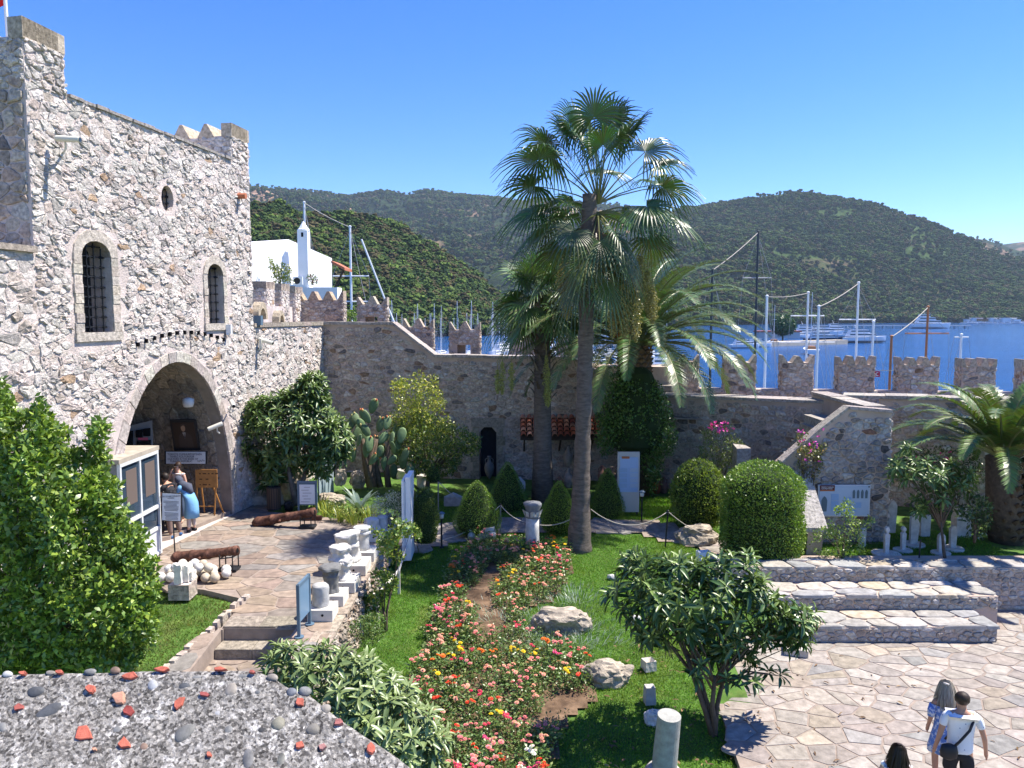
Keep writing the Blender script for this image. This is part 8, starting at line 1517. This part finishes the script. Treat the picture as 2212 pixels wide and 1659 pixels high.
def person(label, loc, rz, h, jt, sk, scale=1.0):
    """jt: joints in metres for a 1.75 m figure facing +Y"""
    t = thing('person', label, 'person', loc, rotz=rz); t.scale = (h/1.75,)*3; J = []; E = []; idx = {}
    def a(nm, p, r, par=None): idx[nm] = len(J); J.append((*p, *(r if isinstance(r, tuple) else (r, r)))); (E.append((idx[par], idx[nm])) if par else None)
    d = {'pelvis': (0, 0, .93), 'belly': (0, .01, 1.10), 'chest': (0, 0, 1.30), 'neck0': (0, -.01, 1.45), 'neck': (0, 0, 1.51), 'jaw': (0, .025, 1.585), 'head': (0, .015, 1.66), 'top': (0, .0, 1.71),
         'hipL': (-.10, 0, .88), 'kneeL': (-.11, .02, .50), 'ankL': (-.11, -.03, .09), 'toeL': (-.12, .13, .035), 'hipR': (.10, 0, .88), 'kneeR': (.11, .02, .50), 'ankR': (.11, -.03, .09), 'toeR': (.12, .13, .035),
         'shL': (-.18, -.01, 1.42), 'elL': (-.24, -.03, 1.13), 'wrL': (-.25, .05, .89), 'shR': (.18, -.01, 1.42), 'elR': (.24, -.03, 1.13), 'wrR': (.25, .05, .89)}
    d.update(jt); g_ = lambda k: d[k]
    a('pelvis', g_('pelvis'), (.135, .105)); a('belly', g_('belly'), (.125, .095), 'pelvis'); a('chest', g_('chest'), (.145, .10), 'belly'); a('neck0', g_('neck0'), (.07, .06), 'chest'); a('neck', g_('neck'), .052, 'neck0'); a('jaw', g_('jaw'), (.066, .072), 'neck'); a('head', g_('head'), (.078, .090), 'jaw'); a('top', g_('top'), (.06, .07), 'head')
    for s_, x_ in (('L', -1), ('R', 1)):
        a('hip'+s_, g_('hip'+s_), .088, 'pelvis'); kn, an, toe = Vector(g_('knee'+s_)), Vector(g_('ank'+s_)), Vector(g_('toe'+s_)); a('kn'+s_, kn, .056, 'hip'+s_); cf = kn.lerp(an, .3); a('cf'+s_, cf, .054, 'kn'+s_); a('an'+s_, an, .036, 'cf'+s_); a('to'+s_, toe, .035, 'an'+s_)
        a('sh'+s_, g_('sh'+s_), .052, 'neck0'); el, wr = Vector(g_('el'+s_)), Vector(g_('wr'+s_)); a('el'+s_, el, .038, 'sh'+s_); a('wr'+s_, wr, .025, 'el'+s_); f_ = (wr-el).normalized(); pm = wr+f_*.06; a('pm'+s_, pm, (.036, .018), 'wr'+s_)
        sd_ = f_.cross(Vector((x_, 0, 0))).normalized(); sd_ = sd_ if sd_.length > .5 else Vector((0, 1, 0))
        for k in range(4): c = pm+sd_*(.024-.016*k); q1 = c+f_*.035; q2 = q1+f_*(.035-.006*abs(k-1))+Vector((-x_*.012, 0, 0)); a('f%d%s' % (k, s_), q1, .0085, 'pm'+s_); a('g%d%s' % (k, s_), q2, .007, 'f%d%s' % (k, s_))
        th_ = wr+f_*.03+sd_*.035; a('t'+s_, th_, .010, 'wr'+s_); a('u'+s_, th_+f_*.03+sd_*.008, .008, 't'+s_)
    skin('body', J, E, sk, t); hd = Vector(g_('head')); jw = Vector(g_('jaw')); tp = Vector(g_('top')); up = (tp-jw).normalized(); fw = Vector(jt.get('face', (0, 1, 0))).normalized(); sd_ = fw.cross(up).normalized()
    b = MB(); b.tube([jw+up*.03+fw*.082, jw+up*.055+fw*.094, jw+up*.09+fw*.083], [.010, .014, .007], 6); b.build('nose', sk, t, True, world=False)
    for x_ in (-1, 1): b = MB(); e_ = hd+sd_*x_*.082-up*.01; b.tube([e_-up*.025, e_, e_+up*.028], [.009, .015, .010], 6); b.build('ear', sk, t, True, world=False); b = MB(); e_ = hd+sd_*x_*.030+fw*.082+up*.0; b.lathe([(.001, -.008), (.010, 0), (.001, .008)], e_, 8, (.03, .02, .02)); b.build('eye', M_PRINT, t, True, world=False)
    b = MB(); m0 = jw+fw*.080-up*.004; b.tube([m0-sd_*.022, m0+fw*.006, m0+sd_*.022], [.003, .006, .003], 5, (.32, .10, .09)); b.build('mouth', M_PRINT, t, True, world=False)
    t['_'] = 0; del t['_']; return t, d, hd, up, fw, sd_
def hair(t, hd, up, fw, sd_, col, long_=0, m=None, wid=.098, seed=0):
    m = m or mat('hair_%d' % int(col[0]*1000), col, .55, var=.4, vs=40, bump=.5, bs=90, bd=.006); bm = bmesh.new(); bmesh.ops.create_icosphere(bm, subdivisions=3, radius=1); b = MB(); vs = []
    for v in bm.verts:
        q = v.co.copy(); face = max(0, q.y); c = hd+up*.012-fw*.012; r = 1+noise.noise(q*4+Vector((seed, 0, 0)))*.06; low = -.25 if q.y > .25 else -1
        z = max(q.z, .12 if q.y > .45 else -.75); vs.append(c+sd_*(q.x*wid*r)+fw*(q.y*.105*r*(1 if q.y < 0 else .86))+up*(z*.108*r))
    b.add(vs, [tuple(v.index for v in f_.verts) for f_ in bm.faces]); bm.free()
    o_ = b.build('hair', m, t, True, world=False)
    if long_:
        b = MB(); n = 16; vs = []; rows = 7
        for i in range(rows):
            s = i/(rows-1); c = hd-fw*(.03+.05*math.sin(s*2))-Vector((0, 0, 1))*(long_*s)+up*.02*(1-s); rx = .088*(1+.30*math.sin(s*2.6))*(1-.55*s**3); ry = .065*(1-.4*s**2)
            for k in range(n): a = 2*math.pi*k/n; q = 1+.07*math.sin(a*7+s*5+seed); vs.append(c+sd_*(rx*math.cos(a)*q)+fw*(ry*math.sin(a)*q))
        b.add(vs, [(i*n+(k+1) % n, i*n+k, (i+1)*n+k, (i+1)*n+(k+1) % n) for i in range(rows-1) for k in range(n)]+[tuple(range(n)), tuple((rows-1)*n+k for k in range(n-1, -1, -1))]); b.build('long_hair', m, t, True, world=False)
        rg3 = np.random.default_rng(int(seed)+40); n3 = 900; a3 = rg3.uniform(0, 6.28, n3); e3 = rg3.uniform(-.2, 1.35, n3); S3 = np.array(sd_); F3 = np.array(fw); U3 = np.array(up)
        q3 = np.cos(a3)*np.cos(e3); f3 = -np.abs(np.sin(a3))*np.cos(e3); P3 = np.array(hd-fw*.012+up*.012)+S3*(q3*wid*1.02)[:, None]+F3*(f3*.108)[:, None]+U3*(np.sin(e3)*.112)[:, None]
        D3 = S3*(q3*.18)[:, None]+F3*(f3*.25)[:, None]+np.array((0, 0, -1.))*1+rg3.normal(size=(n3, 3))*.07
        V, F, Cc = leaf_arrays(P3, D3, S3*q3[:, None]+F3*f3[:, None]+1e-3, rg3.uniform(.12, long_*1.05, n3), np.full(n3, .016), cols(n3, tuple(x_*.66 for x_ in col), .35, rg=rg3), T_NARROW); np_mesh('hair_strands', V, F, Cc, mat('hair_strand', attr=True, rough=.45), t, world=False)
    return o_
def sleeve(t, name, pts_, rad, m): b = MB(); b.tube(pts_, rad, 12, caps=False); o = b.build(name, m, t, True, world=False); s_ = o.modifiers.new('thick', 'SOLIDIFY'); s_.thickness = .006; return o
def top_shirt(t, d, m, hem, rw=.185, name='shirt', neck=True, slv=.55, dx=0, loose=1.0):
    ch, pe, bl = Vector(d['chest']), Vector(d['pelvis']), Vector(d['belly']); n0 = Vector(d['neck0']); J = []; E = []
    pts_ = [(n0-Z*.005, (.062, .058)), (n0.lerp(ch, .28), (.095*loose, .078)), (ch, (.168*loose, .118)), (bl, (.158*loose, .118)), (pe.lerp(bl, .35), (.165*loose, .122)), (Vector((pe.x, pe.y, hem)), (.168*loose, .125))]
    for i, (p, r) in enumerate(pts_): J.append((*p, *r)); (E.append((i-1, i)) if i else None)
    for s_ in ('L', 'R'):
        sh, el, wr = Vector(d['sh'+s_]), Vector(d['el'+s_]), Vector(d['wr'+s_]); k = len(J); J.append((*sh, .066, .066)); E.append((1, k)); q = sh.lerp(el, min(slv, 1)); J.append((*q, .056, .056)); E.append((k, k+1))
        if slv > 1: q2 = el.lerp(wr, slv-1); J[-1] = (*el, .05, .05); J.append((*q2, .042, .042)); E.append((k+1, k+2))
    return skin(name, J, E, m, t, 2, 2)
def shorts(t, d, m, low=.5, name='shorts', r=.098, r2=None):
    pe = Vector(d['pelvis']); J = [(pe.x, pe.y, pe.z+.09, .14, .108), (*pe, .15, .118)]; E = [(0, 1)]
    for s_ in ('L', 'R'):
        h_, k_, a_ = Vector(d['hip'+s_]), Vector(d['knee'+s_]), Vector(d['ank'+s_]); k = len(J); J.append((*h_, r, r)); E.append((1, k)); q = h_.lerp(k_, min(low, 1)*1.0); J.append((*q, r*.86, r*.86)); E.append((k, k+1))
        if low > 1: q2 = k_.lerp(a_, low-1); J.append((*q2, r2 or r*.62, r2 or r*.62)); E.append((k+1, k+2))
    return skin(name, J, E, m, t, 2, 1)
def shoes(t, d, m):
    for s_ in ('L', 'R'): a_, o_ = Vector(d['ank'+s_]), Vector(d['toe'+s_]); b = MB(); f_ = (o_-a_); f_.z = 0; f_.normalize(); b.tube([a_-f_*.06-Z*.045, a_-Z*.04, a_.lerp(o_, .6)-Z*.01, o_+f_*.03-Z*.0], [.035, .048, .046, .028], 10); b.build('shoe', m, t, True, world=False)
M_SKIN = mat('skin_tan', SK, .55, spec=.4); M_SKIN2 = mat('skin_fair', (.56, .33, .24), .55, spec=.4)
# walking couple on the court, seen from behind
p = PZ(2080, 1497, 1.78); p.z = 0
jm = {'kneeL': (-.11, .10, .50), 'ankL': (-.11, .02, .09), 'toeL': (-.12, .18, .035), 'kneeR': (.11, .02, .50), 'ankR': (.12, -.16, .11), 'toeR': (.13, -.01, .035), 'elR': (.29, -.03, 1.14), 'wrR': (.34, .04, .91), 'elL': (-.27, -.03, 1.14), 'wrL': (-.31, .02, .91), 'shL': (-.2, -.01, 1.43), 'shR': (.2, -.01, 1.43), 'face': (.25, 1, 0)}
t, d, hd, up, fw, sd_ = person('man in a white speckled t-shirt and black shorts walking away across the court', p, R(-14), 1.78, jm, M_SKIN); hair(t, hd, up, fw, sd_, (.035, .022, .015)); ts = mat('speckled_tee', (.74, .75, .78), .85, bump=.3, bs=25)
n_ = ts.node_tree.nodes; l_ = ts.node_tree.links; vo = n_.new('ShaderNodeTexVoronoi'); vo.inputs['Scale'].default_value = 11; tc_ = n_.new('ShaderNodeTexCoord'); l_.new(tc_.outputs['Object'], vo.inputs['Vector']); rr_ = n_.new('ShaderNodeValToRGB'); rr_.color_ramp.interpolation = 'CONSTANT'; rr_.color_ramp.elements[0].color = (.25, .28, .4, 1); rr_.color_ramp.elements[1].position = .10; rr_.color_ramp.elements[1].color = (.74, .75, .78, 1); l_.new(vo.outputs['Distance'], rr_.inputs[0]); l_.new(rr_.outputs[0], n_['Principled BSDF'].inputs['Base Color'])
top_shirt(t, d, ts, .84, loose=1.12, slv=.62); shorts(t, d, mat('black_cloth', (.02, .02, .023), .85), .85, r=.112); shoes(t, d, M_WHITE)
b = MB(); b.tube([(.13, -.10, 1.46), (.06, -.165, 1.32), (-.06, -.175, 1.15), (-.16, -.17, 1.02)], .018, 6); b.tube([(.13, -.10, 1.46), (.13, .05, 1.46), (.02, .15, 1.25), (-.16, .13, 1.0)], .018, 6); bg = b.build('bag_strap', M_BLK, None, True, world=False)
bag = thing('crossbody_bag', 'black crossbody bag carried on the back of the man in white', 'bag', p, rotz=R(-14)); bg.parent = bag; b = MB(); b.lathe([(.03, -.12), (.11, -.08), (.12, .0), (.10, .09), (.03, .12)], (-.19, -.17, .98), 14, sx=1, sy=.5); b.build('pouch', M_BLK, bag, True, world=False)
p = PZ(2046, 1470, 1.66); p.z = 0; p.x -= .0
jw_ = {'elL': (-.22, -.02, 1.14), 'wrL': (-.22, .08, .93), 'elR': (.22, -.03, 1.13), 'wrR': (.26, .02, .92), 'kneeL': (-.09, .10, .5), 'ankL': (-.09, .03, .09), 'toeL': (-.1, .18, .035), 'kneeR': (.09, -.0, .5), 'ankR': (.09, -.14, .11), 'toeR': (.1, .0, .035), 'shL': (-.165, -.01, 1.41), 'shR': (.165, -.01, 1.41), 'face': (.5, 1, 0)}
t, d, hd, up, fw, sd_ = person('woman with long ash blonde hair in a blue floral dress', p, R(-10), 1.66, jw_, M_SKIN); hair(t, hd, up, fw, sd_, (.36, .31, .24), .42, wid=.108)
dr = mat('blue_floral', (.10, .20, .52), .85, col2=(.55, .60, .72), c2s=22, lo=.5, hi=.56, bump=.3, bs=18); cloth('dress', [(0, -.01, 1.36, .20, .125), (0, 0, 1.28, .19, .13), (0, .01, 1.12, .15, .115), (0, 0, .98, .17, .13), (0, 0, .8, .21, .17), (0, 0, .60, .25, .20)], dr, t, fold=.07)
for x_ in (-1, 1): sleeve(t, 'sleeve', [Vector((x_*.19, -.01, 1.36)), Vector((x_*.21, -.02, 1.26)), Vector((x_*.225, -.03, 1.16))], [.055, .062, .05], dr)
b = MB(); b.tube([hd-fw*.10+up*.08-sd_*.04, hd-fw*.115+up*.085, hd-fw*.10+up*.08+sd_*.04], [.012, .018, .012], 6, (.6, .55, .5)); b.build('hair_clip', M_PRINT, t, True, world=False); shoes(t, d, M_WHITE)
p = PZ(1943, 1609, 1.62); p.z = 0
t, d, hd, up, fw, sd_ = person('woman with long dark brown hair and a white top at the court edge', p, R(-35), 1.62, {'face': (.2, 1, 0)}, M_SKIN2); hair(t, hd, up, fw, sd_, (.022, .011, .008), .36, wid=.104, seed=3); top_shirt(t, d, mat('white_cloth', (.74, .74, .74), .85), .88, slv=.12); shorts(t, d, mat('denim', (.08, .12, .2), .9), 1.8, 'trousers')
# visitors at the ticket kiosk under the arch
zf = 1.3; p = PZ(376, 1160, zf)
jb = {'pelvis': (0, -.03, .93), 'belly': (-.0, .02, 1.09), 'chest': (0, .10, 1.27), 'neck0': (0, .16, 1.41), 'neck': (0, .19, 1.46), 'jaw': (0, .23, 1.52), 'head': (0, .23, 1.60), 'top': (0, .23, 1.65), 'shL': (-.19, .12, 1.38), 'shR': (.19, .12, 1.38), 'elL': (-.22, .22, 1.12), 'wrL': (-.14, .42, 1.05), 'elR': (.22, .22, 1.12), 'wrR': (.14, .42, 1.05), 'hipL': (-.1, -.03, .88), 'hipR': (.1, -.03, .88), 'kneeL': (-.14, 0, .5), 'kneeR': (.14, 0, .5), 'ankL': (-.16, -.05, .09), 'ankR': (.17, -.05, .09), 'toeL': (-.17, .1, .035), 'toeR': (.18, .1, .035)}
t, d, hd, up, fw, sd_ = person('man in a black t-shirt and brown trousers leaning toward the kiosk', p, R(72), 1.74, jb, M_SKIN); hair(t, hd, up, fw, sd_, (.03, .022, .018), seed=5); top_shirt(t, d, mat('black_tee', (.025, .025, .03), .85), .86, loose=1.06); shorts(t, d, mat('brown_cloth', (.20, .14, .12), .9), 1.92, 'trousers', r=.105, r2=.066); shoes(t, d, mat('blue_shoe', (.03, .10, .25), .6))
p = PZ(413, 1148, zf)
jc_ = {'pelvis': (0, -.05, .90), 'belly': (0, .03, 1.05), 'chest': (0, .17, 1.20), 'neck0': (0, .27, 1.31), 'neck': (0, .31, 1.35), 'jaw': (0, .38, 1.39), 'head': (0, .40, 1.46), 'top': (0, .41, 1.51), 'shL': (-.17, .20, 1.28), 'shR': (.17, .20, 1.28), 'elL': (-.2, .32, 1.05), 'wrL': (-.12, .52, 1.02), 'elR': (.2, .32, 1.05), 'wrR': (.12, .52, 1.02), 'hipL': (-.1, -.05, .86), 'hipR': (.1, -.05, .86), 'kneeL': (-.09, -.03, .48), 'kneeR': (.09, .02, .48)}
t, d, hd, up, fw, sd_ = person('woman in a long light blue coat and dark headscarf bending over', p, R(68), 1.66, jc_, M_SKIN2); lb = mat('light_blue_cloth', (.17, .38, .62), .85, bump=.3, bs=14)
top_shirt(t, d, lb, .84, loose=1.04, slv=1.85, name='coat_top'); cloth('coat_skirt', [(0, .06, 1.10, .17, .15), (0, 0, .98, .175, .155), (0, -.05, .85, .185, .17), (0, -.05, .65, .19, .185), (0, -.05, .42, .20, .20)], lb, t, fold=.06); shorts(t, d, mat('beige_cloth', (.50, .42, .38), .9), 1.9, 'trousers', r=.08, r2=.06); shoes(t, d, M_BLK)
sc_ = mat('grey_scarf', (.07, .08, .115), .85, bump=.3, bs=20); bm = bmesh.new(); bmesh.ops.create_icosphere(bm, subdivisions=3, radius=1); b = MB(); b.add([hd-fw*.02+sd_*(v.co.x*.112)+fw*(min(v.co.y, .55)*.12)+up*(v.co.z*.13) for v in bm.verts], [tuple(v.index for v in f_.verts) for f_ in bm.faces]); bm.free(); b.build('headscarf', sc_, t, True, world=False)
b = MB(); b.tube([hd-up*.08-fw*.03, Vector(d['neck0'])-fw*.03, Vector(d['chest'])-fw*.10+Z*.06, Vector(d['belly'])-fw*.12+Z*.08], [.10, .13, .15, .05], 14); b.build('scarf_drape', sc_, t, True, world=False)
p = PY(387, 1090, 20.9); p.z = 1.4
jd = {'shR': (.17, 0, 1.42), 'elR': (.27, .12, 1.25), 'wrR': (.10, .17, 1.50), 'face': (0, 1, -.1)}
t, d, hd, up, fw, sd_ = person('woman in a pale tank top and sunglasses with one hand at her face', p, R(180-15), 1.68, jd, M_SKIN2); hair(t, hd, up, fw, sd_, (.04, .022, .016), seed=8); top_shirt(t, d, mat('pale_top', (.62, .55, .55), .85), .86, slv=.05); shorts(t, d, MATS['denim'], 1.8, 'trousers'); b = MB(); [b.lathe([(.001, -.022), (.028, -.01), (.028, .01), (.001, .022)], hd+fw*.092+sd_*x_*.034+up*.004, 10, (.02, .02, .02)) for x_ in (-1, 1)]; b.tube([hd+fw*.095-sd_*.06, hd+fw*.095+sd_*.06], .005, 5, (.02, .02, .02)); b.build('sunglasses', M_PRINT, t, True, world=False)
p = PY(353, 1090, 20.0); p.z = 1.3
t, d, hd, up, fw, sd_ = person('dark haired visitor in a striped pale shirt half hidden by the kiosk', p, R(85), 1.62, jb, M_SKIN); hair(t, hd, up, fw, sd_, (.012, .01, .01), seed=9, wid=.108); st_ = mat('striped_cloth', (.50, .50, .52), .85)
n_ = st_.node_tree.nodes; l_ = st_.node_tree.links; wv = n_.new('ShaderNodeTexWave'); wv.inputs['Scale'].default_value = 9; tc_ = n_.new('ShaderNodeTexCoord'); l_.new(tc_.outputs['Object'], wv.inputs['Vector']); rr_ = n_.new('ShaderNodeValToRGB'); rr_.color_ramp.elements[0].position = .3; rr_.color_ramp.elements[1].position = .4; rr_.color_ramp.elements[0].color = (.12, .12, .15, 1); rr_.color_ramp.elements[1].color = (.55, .55, .56, 1); l_.new(wv.outputs['Fac'], rr_.inputs[0]); l_.new(rr_.outputs[0], n_['Principled BSDF'].inputs['Base Color'])
top_shirt(t, d, st_, .86, slv=1.6); shorts(t, d, MATS['black_cloth'], 1.9, 'trousers')
